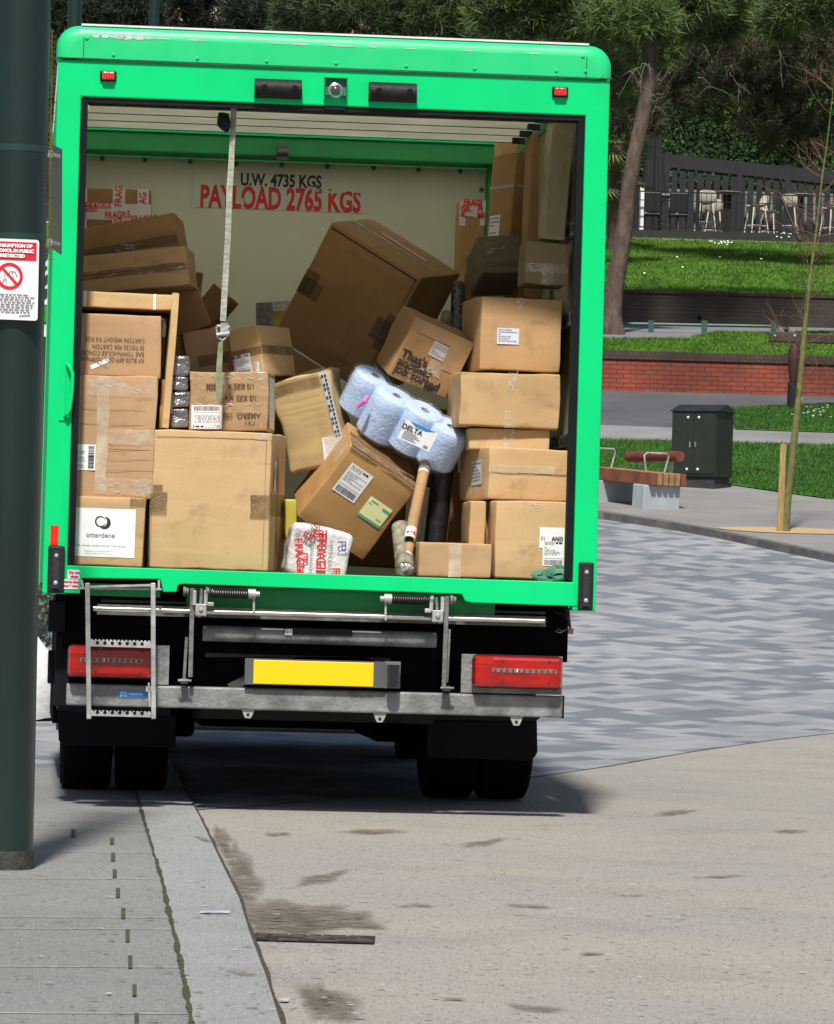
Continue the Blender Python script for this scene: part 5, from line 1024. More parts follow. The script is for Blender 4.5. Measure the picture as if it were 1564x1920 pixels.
for a in ((1022, 1080, 22, 9, .15), (1030, 1084, 28, 6, .12), (1014, 1081, 14, 8, .10), (1048, 1080, 16, 10, .10), (1045, 1076, 18, 12, .13), (1035, 1086, 30, 4, .09)):
    P_ = loop(*a, ph=random.random()); ribbon(mb, P_, .026, [.9 + .7 * math.sin(i * .5) for i in range(len(P_))])
ribbon(mb, [loc(1062, 1085, .1), loc(1066, 1060, .1), loc(1068, 1040, .1), loc(1072, 1015, .1)], .028, [.2, .4, .3, .8])
o = mb.build('coiled_strap', GW, None); o.matrix_world = TM; tag(o, 'loose green strap coiled on the sill at the right door post', 'strap')

# ================================================================== park behind
W = lambda px, py, d: at(px, py, d)
# brick retaining wall (front) with darker coping
def brick(name, c1, c2, mortar, bw=.225, bh=.075):
    mt = bpy.data.materials.new(name); mt.use_nodes = True; n = mt.node_tree.nodes; l = mt.node_tree.links; b = n['Principled BSDF']
    tc = n.new('ShaderNodeTexCoord'); sp = n.new('ShaderNodeSeparateXYZ'); cb = n.new('ShaderNodeCombineXYZ'); l.new(tc.outputs['Object'], sp.inputs[0]); l.new(sp.outputs[0], cb.inputs[0]); l.new(sp.outputs[2], cb.inputs[1])
    br = n.new('ShaderNodeTexBrick'); br.inputs['Scale'].default_value = 1; br.inputs['Brick Width'].default_value = bw; br.inputs['Row Height'].default_value = bh; br.inputs['Mortar Size'].default_value = .007; br.inputs['Color1'].default_value = (*c1, 1); br.inputs['Color2'].default_value = (*c2, 1); br.inputs['Mortar'].default_value = (*mortar, 1); l.new(cb.outputs[0], br.inputs[0])
    nz = n.new('ShaderNodeTexNoise'); nz.inputs['Scale'].default_value = 1.2; nz.inputs['Detail'].default_value = 8; l.new(tc.outputs['Object'], nz.inputs[0]); r = n.new('ShaderNodeMapRange'); r.inputs[1].default_value = .3; r.inputs[2].default_value = .75; r.inputs[3].default_value = 1.15; r.inputs[4].default_value = .55; l.new(nz.outputs[0], r.inputs[0])
    ml = n.new('ShaderNodeVectorMath'); ml.operation = 'SCALE'; l.new(br.outputs[0], ml.inputs[0]); l.new(r.outputs[0], ml.inputs['Scale']); l.new(ml.outputs[0], b.inputs['Base Color']); b.inputs['Roughness'].default_value = .85
    return mt
BR1 = brick('red brick', (.27, .055, .028), (.21, .045, .025), (.05, .022, .018)); BR2 = brick('dark weathered brick', (.065, .05, .038), (.05, .04, .03), (.035, .03, .025))
COPE = brick('mossy brick coping', (.075, .045, .032), (.05, .035, .028), (.03, .022, .02), .075, .3)
def wall(name, label, yw, x0, x1, zb, zt, m_, cope_h, th=.3, band=None):
    mb = MB(); mb.box((x0, yw, zb), (x1, yw + th, zt - cope_h)); o = mb.build(name, m_, None); tag(o, label, 'wall')
    mb = MB(); mb.box((x0 - .02, yw - .03, zt - cope_h + .001), (x1 + .02, yw + th + .03, zt)); mb.build('coping', COPE, o)
    return o
wall('brick_wall', 'low red brick retaining wall with dark coping in front of the grass verge', 53.9, -28, 26, 4.2, 5.19, BR1, .14, .5)
o = wall('retaining_wall', 'dark weathered brick retaining wall below the long bank lawn', 66.9, -30, 30, 6.2, 7.13, BR2, .06, .7)
p = W(1310, 597, 87.2); mb = MB(); mb.lathe([(.05, 0), (.045, .004)], Matrix.Translation((p.x, 66.898, p.z)) @ Matrix.Rotation(R(90), 4, 'X'), 14); mb.build('drain_hole', HOLE, o)
# low green rail by the road
root = empty('guard_rail', W(1250, 626, 81), 'low green tubular rail beside the road above the verge', 'railing'); b0 = W(1250, 626, 81); GR_ = mat('green rail paint', (.03, .09, .075), .5)
mb = MB(); mb.cyl(W(1130, 606, 81) - b0, W(1460, 612, 81) - b0, .03, 8); mb.build('top_rail', GR_, root)
for px in (1221, 1321, 1451): a = W(px, 604, 81) - b0; mb = MB(); mb.box((a.x - .05, a.y - .04, a.z - .25), (a.x + .05, a.y + .04, a.z + .03)); mb.build('post', GR_, root)
# bench
BX_ = gr(1235, 953); root = empty('park_bench', Matrix.Translation((BX_.x, BX_.y, gz(BX_.y) + KH)), 'timber slatted bench on pale concrete blocks with a red brown backrest', 'bench')
pB = gk(1205, 955); pB.z = gz(pB.y) + KH; dB = pB.y + 20; q_ = dB / F
root.matrix_world = Matrix.Translation(pB) @ Matrix.Rotation(R(27), 4, 'Z') @ Matrix.Rotation(R(3.5), 4, 'X')
CONC = mat('pale bench concrete', (.36, .40, .42), .8, var=.12, scale=6, stretch=(1, 1, .3), big=.5, bigcol=(.22, .24, .24)); WOOD = mat('red brown timber', (.20, .065, .03), .6, var=.35, scale=5, stretch=(6, 1, 1)); WOODL = mat('end grain timber', (.30, .17, .08), .7, var=.3, scale=12)
def bb(n, a, b, m_, bev=.006): mb = MB(); mb.box(a, b); return mb.build(n, m_, root, bevel=bev)
bb('concrete_leg', (0, 0, -.03), (.52, .28, .30), CONC, .01); bb('concrete_leg', (0, 1.15, -.06), (.52, 1.43, .30), CONC, .01)
for k in range(6): bb('seat_slat', (.06 + k * .085, -.08, .302), (.122 + k * .085, 1.65, .455), WOOD if k in (0, 5) else WOODL, .005)
mb = MB(); mb.tube([(.50, .02, .67), (.50, 1.30, .61)], [.066, .066], 14); mb.build('backrest', mat('red timber back', (.15, .038, .022), .6, var=.3, scale=8), root, smooth=True)
for y_ in (.22, 1.0): bb('back_support', (.50, y_, .44), (.53, y_ + .05, .60), GALVL)
for y_ in (.18, 1.52): mb = MB(); mb.tube([(.12, y_, .45), (.08, y_, .66), (.12, y_, .69), (.40, y_, .69), (.43, y_, .66), (.38, y_, .45)], .013, 8); mb.build('armrest', GALVL, root, smooth=True)
# utility cabinet
P0 = gk(1330, 917); P0.z = gz(P0.y) + KH; dC = P0.y + 20; root = empty('utility_cabinet', Matrix.Translation(P0) @ Matrix.Rotation(R(-30), 4, 'Z'), 'dark green metal utility cabinet with a ridged lid behind the bench', 'cabinet')
CB = mat('cabinet paint', (.014, .020, .014), .5, var=.25, scale=4, big=.5, bigcol=(.024, .03, .02), bigscale=3)
sc_ = dC / F; H_ = 160 * sc_; w1 = .66; d1 = .50
x0_ = -.577; 
def cb(a, b, n, m_=CB, bev=.006, M=None): mb = MB(); mb.box(a, b, M); return mb.build(n, m_, root, bevel=bev)
cb((x0_, 0, .16), (x0_ + w1, d1, H_ - .10), 'cabinet_body'); cb((x0_ + .03, .03, -.05), (x0_ + w1 - .03, d1 - .03, .158), 'plinth', mat('cabinet plinth', (.03, .034, .034), .8, var=.3))
mb = MB(); mb.add([(x0_ - .03, -.03, H_ - .10), (x0_ + w1 + .03, -.03, H_ - .10), (x0_ + w1 + .03, d1 + .03, H_ - .10), (x0_ - .03, d1 + .03, H_ - .10), (x0_ - .03, d1 / 2, H_), (x0_ + w1 + .03, d1 / 2, H_)], [(3, 2, 1, 0), (0, 1, 5, 4), (2, 3, 4, 5), (1, 2, 5), (3, 0, 4)]); mb.build('lid', CB, root)
for k in range(2):
    o = cb((x0_ + .015 + k * .32, -.012, .20), (x0_ + .325 + k * .32, -.001, H_ - .12), 'door', CB, .003)
    mb = MB(); mb.box((x0_ + .27 + k * .08, -.022, .55), (x0_ + .29 + k * .08, -.012, .62)); mb.build('lock', GALV, o)
    for z_ in (.26, H_ - .18): mb = MB(); mb.lathe([(.018, 0), (.015, .005)], Matrix.Translation((x0_ + .24 + k * .16, -.0125, z_)) @ Matrix.Rotation(R(90), 4, 'X'), 8); mb.build('paint_spot', WHITE, o)
# tree pit, stake and young tree
TP = gk(1470, 997); TP.z = gz(TP.y) + KH
mb = MB(); k = 40; vs = [(TP.x + .05, TP.y, TP.z + .010)]
for i in range(k): q = 2 * math.pi * i / k; y = TP.y + .12 + .42 * math.sin(q); vs.append((TP.x + .12 + .88 * math.cos(q) * (1 + .06 * math.sin(3 * q)), y, gz(y) + KH + .008))
mb.add(vs, [(0, 1 + i, 1 + (i + 1) % k) for i in range(k)]); tag(mb.build('tree_pit', GRAVEL), kind='structure')
dT = TP.y + 20
mb = MB(); a = W(1462, 997, dT - .05); b = W(1469, 832, dT - .05); mb.tube([a - Vector((0, 0, .05)), b], [.042, .040], 6); o = mb.build('tree_stake', mat('pale stake timber', (.36, .25, .10), .7, var=.25, scale=6, stretch=(8, 8, 1)), None); tag(o, 'pale square timber stake beside the thin young tree', 'stake')
root = empty('young_tree', Matrix.Translation(TP), 'thin bare young tree with a greenish trunk in a gravel pit', 'tree')
tk = [(1470, 998), (1474, 950), (1483, 880), (1492, 800), (1499, 730), (1505, 660), (1512, 580), (1519, 520), (1526, 470), (1532, 420), (1542, 330), (1552, 260), (1560, 190), (1566, 120)]
tr = [.072, .058, .045, .040, .036, .033, .028, .022, .017, .013, .010, .007, .005, .003]
TB = mat('mossy young bark', (.13, .13, .035), .8, var=.35, scale=14, big=.5, bigcol=(.20, .17, .10), bigscale=3); TBT = mat('reddish twig', (.15, .075, .045), .7, var=.3)
pts = [W(x, y, dT) - TP for x, y in tk]; mb = MB(); mb.tube(pts, tr, 10); mb.build('trunk', TB, root, smooth=True)
mb = MB(); random.seed(11)
def branch(mb, p, d, L, r, depth):
    pts = [p]; k = 6; dd = d.normalized()
    for i in range(k): dd = (dd + Vector((random.gauss(0, .13), random.gauss(0, .13), random.gauss(.05, .10)))).normalized(); pts.append(pts[-1] + dd * L / k)
    mb.tube(pts, [r * (1 - .8 * i / k) for i in range(k + 1)], 5, cap=False)
    if depth > 0:
        for j in range(2 + depth): i = random.randint(2, k - 1); branch(mb, pts[i], (dd + Vector((random.gauss(0, .7), random.gauss(0, .7), random.gauss(.2, .4)))), L * random.uniform(.35, .6), r * .5, depth - 1)
for i in range(48):
    t = random.uniform(.30, .98); j = t * (len(pts) - 1); a = int(j); p = pts[a].lerp(pts[min(a + 1, len(pts) - 1)], j - a); q = random.uniform(0, 2 * math.pi)
    branch(mb, p, Vector((math.cos(q), math.sin(q), random.uniform(.1, .9))), random.uniform(.3, .8), .0058, 2 if i % 2 else 1)
mb.build('branches', TBT, root, smooth=True)
# carved timber beam on a black post
PB = gr(1487, 778); PB.z = gz(PB.y); dP = PB.y + 20; root = empty('timber_sculpture', Matrix.Translation(PB), 'dark wooden beam balanced on a thick black post behind the young tree', 'sculpture')
mb = MB(); r_ = 12 * dP / F; mb.tube([Vector((0, 0, -.1)), W(1489, 717, dP) - PB], r_, 16); mb.build('base_post', mat('charred timber', (.012, .012, .014), .7), root, smooth=True)
mb = MB(); mb.tube([W(1489, 717, dP) - PB, W(1489, 690, dP) - PB, W(1490, 660, dP) - PB, W(1491, 643, dP) - PB], [.07, .10, .10, .06], 12); mb.build('carved_post', mat('dark red carving', (.045, .014, .012), .6, var=.4, scale=10), root, smooth=True)
a = W(1444, 624, dP) - PB; b = W(1640, 646, dP) - PB; mb = MB(); mb.box((a.x, -.1, b.z), (b.x, .1, a.z)); o = mb.build('beam', mat('dark oak beam', (.05, .028, .018), .7, var=.4, scale=5, stretch=(3, 1, 1)), root, bevel=.01)
mb = MB()
for k in range(10): x = a.x + .62 + k * .09; mb.box((x, -.106, b.z + .04), (x + .012, -.1005, a.z - .04), Matrix.Rotation(R(0), 4, 'Y'))
mb.build('carved_marks', mat('carved groove', (.015, .008, .006), .9), o)
mb = MB(); c = W(1475, 618, dP) - PB; mb.lathe([(.02, -.04), (.045, 0), (.03, .035), (.002, .045)], Matrix.Translation(c), 10); mb.build('knob', mat('charred timber', (.012, .012, .014), .7), root, smooth=True)
for px in (1453, 1490): c = W(px, 629, dP) - PB; mb = MB(); mb.lathe([(.022, 0), (.02, .008)], Matrix.Translation((c.x, -.1, c.z)) @ Matrix.Rotation(R(90), 4, 'X'), 8); mb.build('bolt', GALVL, o)

# ---- grass blades and daisies
BL = mat('grass blades', (.075, .185, .009), .75, var=.45, scale=1.6, big=.6, bigcol=(.13, .19, .02), bigscale=.45)
BLD = mat('deep grass blades', (.035, .12, .007), .8, var=.4, scale=3)
def blades(name, region, n, hgt, wd_, m_, seed, lean=.5, dz=0):
    g = np.random.default_rng(seed); P_ = []
    x0, x1, y0, y1, ok = region
    while len(P_) < n:
        x, y = g.uniform(x0, x1), g.uniform(y0, y1)
        if ok is None or ok(x, y): P_.append((x, y, gz(y) + dz))
    P_ = np.array(P_); a = g.uniform(0, 2 * np.pi, n); h = hgt * g.uniform(.5, 1.3, n); w_ = wd_ * g.uniform(.6, 1.3, n); l1 = g.normal(0, lean, (n, 2)) * h[:, None]
    V = np.zeros((n, 3, 3)); V[:, 0] = P_ + np.stack([np.cos(a) * w_, np.sin(a) * w_, 0 * w_], 1); V[:, 1] = P_ - np.stack([np.cos(a) * w_, np.sin(a) * w_, 0 * w_], 1); V[:, 2] = P_ + np.stack([l1[:, 0], l1[:, 1], h], 1)
    return npmesh(name, V.reshape(-1, 3), 3, m_)
def npmesh(name, V, k, m_, parent=None):
    me = bpy.data.meshes.new(name); nv = len(V); me.vertices.add(nv); me.vertices.foreach_set('co', V.astype(np.float32).ravel()); me.loops.add(nv); me.loops.foreach_set('vertex_index', np.arange(nv, dtype=np.int32)); nf = nv // k; me.polygons.add(nf); me.polygons.foreach_set('loop_start', np.arange(0, nv, k, dtype=np.int32)); me.polygons.foreach_set('loop_total', np.full(nf, k, dtype=np.int32)); me.materials.append(m_); me.update(calc_edges=True)
    o = bpy.data.objects.new(name, me); COL.objects.link(o)
    if parent: o.parent = parent
    return o
tag(blades('grass', (2.0, 8, 34, 48.5, lambda x, y: grass1(x) < y < path_n(x)), 60000, .05, .007, BLD, 1, dz=KH + .01), kind='stuff')
tag(blades('grass', (g_r, 8, 46, 54.1, lambda x, y: path_f(x) + .05 < y < tri_f(x)), 30000, .06, .008, BLD, 2, dz=KH + .01), kind='stuff')
tag(blades('grass', (2.2, 10, 54.5, 63, lambda x, y: y < verge_far(x) and noise.noise(Vector((x * .5, y * .35, 0))) > -.35), 90000, .06, .009, BL, 3, .7, dz=.03), kind='stuff')
tag(blades('grass', (2.5, 12, 67.6, 84.3, None), 110000, .07, .011, BL, 4, dz=.02), kind='stuff')
g = np.random.default_rng(5); V = []
for cx, cy, n, sx, sy in ((1545, 790, 30, 30, 9), (1350, 466, 12, 16, 3), (1480, 450, 10, 20, 3), (1540, 716, 14, 16, 4), (1460, 452, 5, 10, 2), (1500, 780, 6, 40, 10), (1300, 520, 6, 80, 30)):
    for i in range(n):
        p = gr(cx + g.normal(0, sx), cy + g.normal(0, sy)); s_ = .018; c = np.array([p.x, p.y, gz(p.y) + .13]); V.append([c + [-s_, -s_ * .5, -s_ * .6], c + [s_, -s_ * .5, -s_ * .6], c + [s_, s_ * .5, s_ * .6], c + [-s_, s_ * .5, s_ * .6]])
tag(npmesh('daisies', np.array(V).reshape(-1, 3), 4, mat('daisy white', (.8, .8, .78), .7)), kind='stuff')

# ---- foliage tools
def leafset(centers, size, per, spread, seed, aspect=.5, droop=0.):
    g = np.random.default_rng(seed); n = len(centers) * per; C_ = np.repeat(np.array(centers), per, 0) + g.normal(0, spread, (n, 3))
    a = g.normal(0, 1, (n, 3)); a[:, 2] -= droop; a /= np.linalg.norm(a, axis=1)[:, None]; b = np.cross(a, g.normal(0, 1, (n, 3))); b /= np.linalg.norm(b, axis=1)[:, None]; s_ = size * g.uniform(.6, 1.3, (n, 1))
    V = np.stack([C_ - a * s_, C_ + b * s_ * aspect, C_ + a * s_, C_ - b * s_ * aspect], 1); return V.reshape(-1, 3)
def needles(centers, dirs, L, per, wd_, seed):
    g = np.random.default_rng(seed); n = len(centers) * per; C_ = np.repeat(np.array(centers), per, 0); D = np.repeat(np.array(dirs), per, 0) * .7 + g.normal(0, .62, (n, 3)); D /= np.linalg.norm(D, axis=1)[:, None]
    C_ = C_ + g.normal(0, L * .16, (n, 3)); b = np.cross(D, g.normal(0, 1, (n, 3))); b /= np.linalg.norm(b, axis=1)[:, None]; l_ = L * g.uniform(.7, 1.2, (n, 1))
    V = np.stack([C_ - b * wd_, C_ + b * wd_, C_ + D * l_], 1); return V.reshape(-1, 3)
PINE = mat('pine needles', (.075, .125, .03), .6, var=.6, scale=.9, big=.6, bigcol=(.13, .18, .04), bigscale=.7); PINED = mat('dark needles', (.018, .032, .016), .7, var=.5, scale=.8); PINEB = mat('browned needles', (.060, .062, .026), .8, var=.5, scale=1.5)
BARK = mat('pine bark', (.10, .07, .052), .9, var=.45, scale=3.5, stretch=(2.5, 2.5, 1), bump=1, bscale=9, big=.6, bigcol=(.05, .035, .03), bigscale=2); TWIG = mat('pale dead twig', (.15, .13, .105), .8, var=.3)
def pine(label, px, py, d, trunk, rads, clumps, m_, seed, dead=(), nmul=1.0):
    base = W(px, py, d); base.z = gz(base.y) - .05; root = empty('pine_tree', Matrix.Translation(base), label, 'tree', 'dark pines across the top of the view')
    pts = [base] + [W(x, y, d) for x, y in trunk]; mb = MB(); mb.tube([p - base for p in pts], rads, 12); mb.build('trunk', BARK, root, smooth=True)
    g = np.random.default_rng(seed); cs = []; ds = []; br = MB()
    for (cx, cy, rx, ry, dd, n) in clumps:          # clump: photo centre, radii in px, depth, tuft count
        s_ = dd / F; c = np.array(W(cx, cy, dd)); n = int(n * nmul)
        u = g.normal(0, 1, (n, 3)); u /= np.linalg.norm(u, axis=1)[:, None]; rr = g.uniform(.25, 1, (n, 1)) ** .5
        P_ = c + u * rr * np.array([rx * s_, max(rx, ry) * s_ * .8, ry * s_]); cs.append(P_); ds.append(u * .8 + np.array([0, 0, .45]))
        j = min(range(len(pts)), key=lambda i: (pts[i] - Vector(c)).length + (0 if i else 1e3)); a = pts[j]; mid = a.lerp(Vector(c), .5) + Vector((0, random.uniform(-.5, .5), random.uniform(.3, 1.6)))
        br.tube([a - base, mid - base, Vector(c) - base], [.06, .035, .012], 6, cap=False)
        for k in range(5): q = Vector(P_[g.integers(0, len(P_))]); br.tube([mid - base if k % 2 else Vector(c) - base, (mid.lerp(q, .5)) - base + Vector((0, 0, .1)), q - base], [.018, .012, .004], 5, cap=False)
    br.build('branches', BARK, root, smooth=True)
    cs = np.concatenate(cs) - np.array(base); ds = np.concatenate(ds)
    npmesh('crown', needles(cs, ds, .26, 26, .011, seed), 3, m_, root)
    if dead:
        mb = MB()
        for q in dead:
            P_ = [W(x, y, d - 1.5) - base for x, y in q]; S_p = []
            for i in range(len(P_) - 1):
                for t in range(4): S_p.append(P_[i].lerp(P_[i + 1], t / 4) + Vector([random.gauss(0, .012) for _ in range(3)]))
            S_p.append(P_[-1]); n_ = len(S_p); r0 = .028 if len(q) > 4 else .012; mb.tube(S_p, [r0 * (1 - .8 * i / (n_ - 1)) for i in range(n_)], 6)
            for t in range(4): i = random.randint(n_ // 2, n_ - 2); e = Vector((random.gauss(0, .18), random.gauss(0, .1), random.gauss(-.2, .15))); mb.tube([S_p[i], S_p[i] + e * .5 + Vector((0, 0, .04)), S_p[i] + e], [.007, .005, .002], 5)
        mb.build('dead_branches', TWIG, root, smooth=True)
    return root
random.seed(5)
cl = [(1180, 40, 95, 45, 80, 300), (1260, 10, 110, 45, 82, 260), (1090, 30, 90, 45, 81, 260), (960, 25, 90, 40, 81, 230), (1010, -20, 120, 40, 81, 240), (1330, 40, 80, 35, 84, 200), (1220, 95, 60, 30, 82, 110), (1150, -60, 260, 60, 83, 500), (1400, -60, 200, 70, 84, 420), (1170, 160, 50, 45, 84, 60), (1120, 90, 40, 20, 84, 60)]
pine('leaning pine with a bare curved trunk just right of the truck', 1150, 632, 80, [(1147, 590), (1152, 540), (1163, 480), (1172, 420), (1180, 350), (1190, 290), (1203, 230), (1215, 170), (1222, 110), (1215, 40), (1190, -60)], [.23, .18, .165, .16, .15, .145, .14, .135, .13, .125, .12, .11, .10], cl, PINE, 21,
     dead=[[(1222, 130), (1205, 120), (1180, 135), (1165, 142)], [(1215, 118), (1222, 150), (1218, 185), (1235, 205)], [(1212, 115), (1200, 150), (1196, 165)]])
cl = [(1420, 60, 110, 50, 95, 170), (1480, 130, 90, 60, 96, 130), (1380, 180, 90, 55, 97, 130), (1320, 130, 80, 45, 98, 110), (1440, 220, 85, 45, 96, 110), (1500, 200, 60, 60, 97, 90), (1260, 190, 50, 40, 98, 60), (1480, 270, 60, 30, 97, 40), (1540, 60, 60, 60, 94, 120), (1420, -40, 200, 70, 96, 300), (1200, 210, 50, 50, 95, 90), (1170, 200, 40, 60, 94, 80)]
pine('browned pine with dead hanging twigs at the upper right', 1700, 470, 96, [(1690, 300), (1650, 150), (1600, 60), (1500, -20)], [.3, .28, .24, .2, .14], cl, PINEB, 22,
     dead=[[(1498, 58), (1502, 80), (1522, 105), (1535, 125), (1520, 140), (1515, 152), (1495, 165)], [(1455, 78), (1466, 110), (1462, 145)], [(1475, 70), (1480, 100), (1486, 140)], [(1460, 95), (1475, 125), (1480, 150)], [(1388, 105), (1386, 118), (1355, 128)], [(1315, 80), (1325, 90), (1330, 105)], [(1368, 135), (1380, 155), (1386, 168)], [(1308, 145), (1325, 152), (1332, 165)], [(1305, 0), (1318, 15), (1330, 40)]])
cl = [(1500, 20, 80, 30, 78, 150), (1540, 10, 60, 30, 78, 120), (1455, 40, 40, 20, 79, 50), (1600, -30, 120, 60, 78, 250), (1475, 60, 25, 14, 79, 20)]
pine('bright green pine sprays in the top right corner', 1800, 560, 79, [(1790, 300), (1740, 100), (1660, -60)], [.3, .26, .2, .14], cl, PINE, 23)
cl = [(600, 20, 90, 45, 88, 200), (700, 40, 90, 40, 88, 230), (800, 20, 100, 45, 88, 260), (740, -40, 200, 50, 89, 350), (880, 50, 60, 40, 88, 120), (940, 60, 60, 30, 87, 100), (560, 50, 50, 25, 90, 60), (1000, 80, 90, 30, 88, 120)]
pine('mid green pine showing above the middle of the truck roof', 760, 500, 89, [(760, 300), (750, 100), (740, -60)], [.3, .28, .24, .18], cl, mat('mid pine needles', (.055, .09, .025), .65, var=.5, scale=.9), 24)
cl = [(170, 30, 70, 60, 90, 260), (250, 20, 60, 40, 90, 150), (220, 60, 60, 30, 90, 110), (400, 20, 60, 30, 92, 80), (470, 30, 50, 35, 91, 90), (330, 10, 50, 30, 92, 60), (300, -60, 260, 40, 92, 260), (110, 0, 60, 80, 90, 150), (540, 10, 50, 30, 91, 90), (360, 60, 40, 14, 92, 20), (430, 62, 40, 14, 92, 24)]
pine('near black pine above the left end of the truck roof', 250, 560, 92, [(250, 300), (250, 100), (260, -60)], [.3, .28, .24, .18], cl, PINED, 25, nmul=1.15)
# dark wooded bank with ivy behind the terrace
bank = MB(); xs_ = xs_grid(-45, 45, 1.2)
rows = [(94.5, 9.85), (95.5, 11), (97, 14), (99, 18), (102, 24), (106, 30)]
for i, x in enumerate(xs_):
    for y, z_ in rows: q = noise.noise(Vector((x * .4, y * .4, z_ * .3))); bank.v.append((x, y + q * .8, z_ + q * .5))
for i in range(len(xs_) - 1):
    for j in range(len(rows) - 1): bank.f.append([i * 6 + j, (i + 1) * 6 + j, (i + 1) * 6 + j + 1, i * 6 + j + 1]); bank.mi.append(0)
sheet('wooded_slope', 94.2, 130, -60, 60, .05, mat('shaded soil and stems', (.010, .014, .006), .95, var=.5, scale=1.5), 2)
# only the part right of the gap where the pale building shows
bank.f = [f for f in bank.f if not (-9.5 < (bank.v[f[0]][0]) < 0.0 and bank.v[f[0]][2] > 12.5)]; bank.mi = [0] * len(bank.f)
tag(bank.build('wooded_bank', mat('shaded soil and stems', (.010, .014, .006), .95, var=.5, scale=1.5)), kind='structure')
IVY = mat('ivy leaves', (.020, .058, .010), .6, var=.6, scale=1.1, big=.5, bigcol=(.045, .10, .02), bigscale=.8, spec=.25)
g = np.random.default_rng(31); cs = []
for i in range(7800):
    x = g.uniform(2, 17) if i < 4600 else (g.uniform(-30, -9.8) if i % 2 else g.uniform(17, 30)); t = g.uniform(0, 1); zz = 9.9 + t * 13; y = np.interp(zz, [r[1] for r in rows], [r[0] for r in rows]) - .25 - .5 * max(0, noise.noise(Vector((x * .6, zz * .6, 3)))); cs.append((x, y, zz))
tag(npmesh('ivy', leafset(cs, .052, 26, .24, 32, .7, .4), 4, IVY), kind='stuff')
YL = mat('yellow green shoots', (.18, .24, .04), .6, var=.3)
g = np.random.default_rng(33); cs = [tuple(W(1385 + g.normal(0, 16), 222 + g.normal(0, 18), 112.5)) for i in range(16)]; V = leafset(cs, .13, 3, .10, 34, .3)
o = npmesh('bright_shrub', V, 4, YL); tag(o, 'small yellow green shoot cluster in the dark ivy', 'shrub')
# pale building behind the trees at left
pb = W(420, 60, 135); root = empty('cream_building', Matrix.Translation((pb.x, pb.y, gz(pb.y))), 'cream rendered building glimpsed through the pines at the top left', 'building')
hz = pb.z - gz(pb.y); mb = MB(); mb.box((-7, 0, -1), (8, 8, hz + 4)); wl = mb.build('wall', mat('cream render', (.55, .50, .40), .8, var=.08, scale=.5, big=.4, bigcol=(.38, .34, .27), bigscale=.5), root)
for k in range(4): mb = MB(); mb.box((-5.5 + k * 3.4, -.05, hz - 1.6), (-4.3 + k * 3.4, -.001, hz + .3)); mb.build('window', mat('dark window glass', (.02, .025, .03), .1), root)
mb = MB(); mb.box((-7.1, -.15, hz + 1.0), (8.1, -.001, hz + 1.2)); mb.build('string_course', mat('cream render', (.55, .50, .40)), root)

# ---- terrace: railing, fence, tables, stools, parasol
TZ = gz(85.5) + .01; ty = 84.75
IRON = mat('black iron', (.006, .006, .007), .5)
rx0, rx1 = W(1110, 440, 104.7).x, W(1600, 440, 104.7).x
root = empty('terrace_railing', Matrix.Translation((rx0, ty, TZ)), 'thin black metal railing along the front edge of the terrace', 'railing')
mb = MB(); L = rx1 - rx0
for z_ in (.08, .92): mb.box((0, -.012, z_), (L, .012, z_ + .03))
mb.box((0, -.012, .72), (L, .012, .74)); mb.build('rails', IRON, root)
mb = MB(); k = int(L / .12)
for i in range(k): mb.cyl((i * .12 + .05, 0, .1), (i * .12 + .05, 0, .93), .007, 5)
tag(mb.build('bars', IRON, root), kind='stuff')
for px in (1308, 1463, 1190): x = W(px, 440, 104.7).x - rx0; mb = MB(); mb.box((x - .04, -.03, -.1), (x + .04, .03, 1.08)); mb.build('post', IRON, root)
mb = MB(); mb.box((-20, 84.5, 9.3), (24, 84.72, 9.80)); mb.build('edge', mat('dark terrace edging', (.02, .02, .018), .8)).name = 'terrace_edge'; tag(bpy.data.objects['terrace_edge'], kind='structure')
# dark slatted fence at the back of the terrace
def P3(px, py, d): return W(px, py, d)
a = P3(1243, 288, 112); b = P3(1700, 336, 112); root = empty('slatted_fence', Matrix.Translation((a.x, a.y, TZ)), 'dark slatted timber fence sloping down to the right behind the bar tables', 'fence'); FG = mat('charcoal fence paint', (.009, .0095, .013), .6, var=.3, scale=4)
L = b.x - a.x; zt0 = a.z - TZ; sl_ = (b.z - a.z) / L
mb = MB(); mb.prism([(0, zt0 - .33), (L, zt0 - .33 + sl_ * L), (L, zt0 + sl_ * L), (0, zt0)], -.02, .02); mb.build('top_board', FG, root)
mb = MB(); mb.prism([(0, .5), (L, .35), (L, .5), (0, .65)], -.02, .02); mb.build('lower_board', FG, root)
x = .02; i = 0
while x < L - .14: mb = MB(); zt = zt0 + sl_ * x; mb.box((x, .022, .0), (x + .15, .045, zt - .05)); mb.build('slat', FG, root); x += .215
for px in (1251, 1388, 1478): x = W(px, 300, 112).x - a.x; mb = MB(); mb.box((x - .07, -.07, 0), (x + .07, -.021, zt0 + sl_ * x + .05)); mb.build('post', FG, root)
mb = MB(); mb.box((a.x + .1, a.y + .9, TZ), (b.x, a.y + 1.0, TZ + 1.75)); o = mb.build('stone_wall', mat('pale mottled stone', (.20, .20, .19), .8, var=.6, scale=5)); tag(o, 'pale mottled stone wall seen through the gaps of the slatted fence', 'wall')
mb = MB(); mb.box((rx0, a.y + .5, TZ), (a.x - .05, a.y + .55, TZ + 2.0)); o = mb.build('fence_panel', mat('black board', (.008, .008, .009), .8)); tag(o, 'black boarded fence panel left of the slatted fence in deep shade', 'fence')
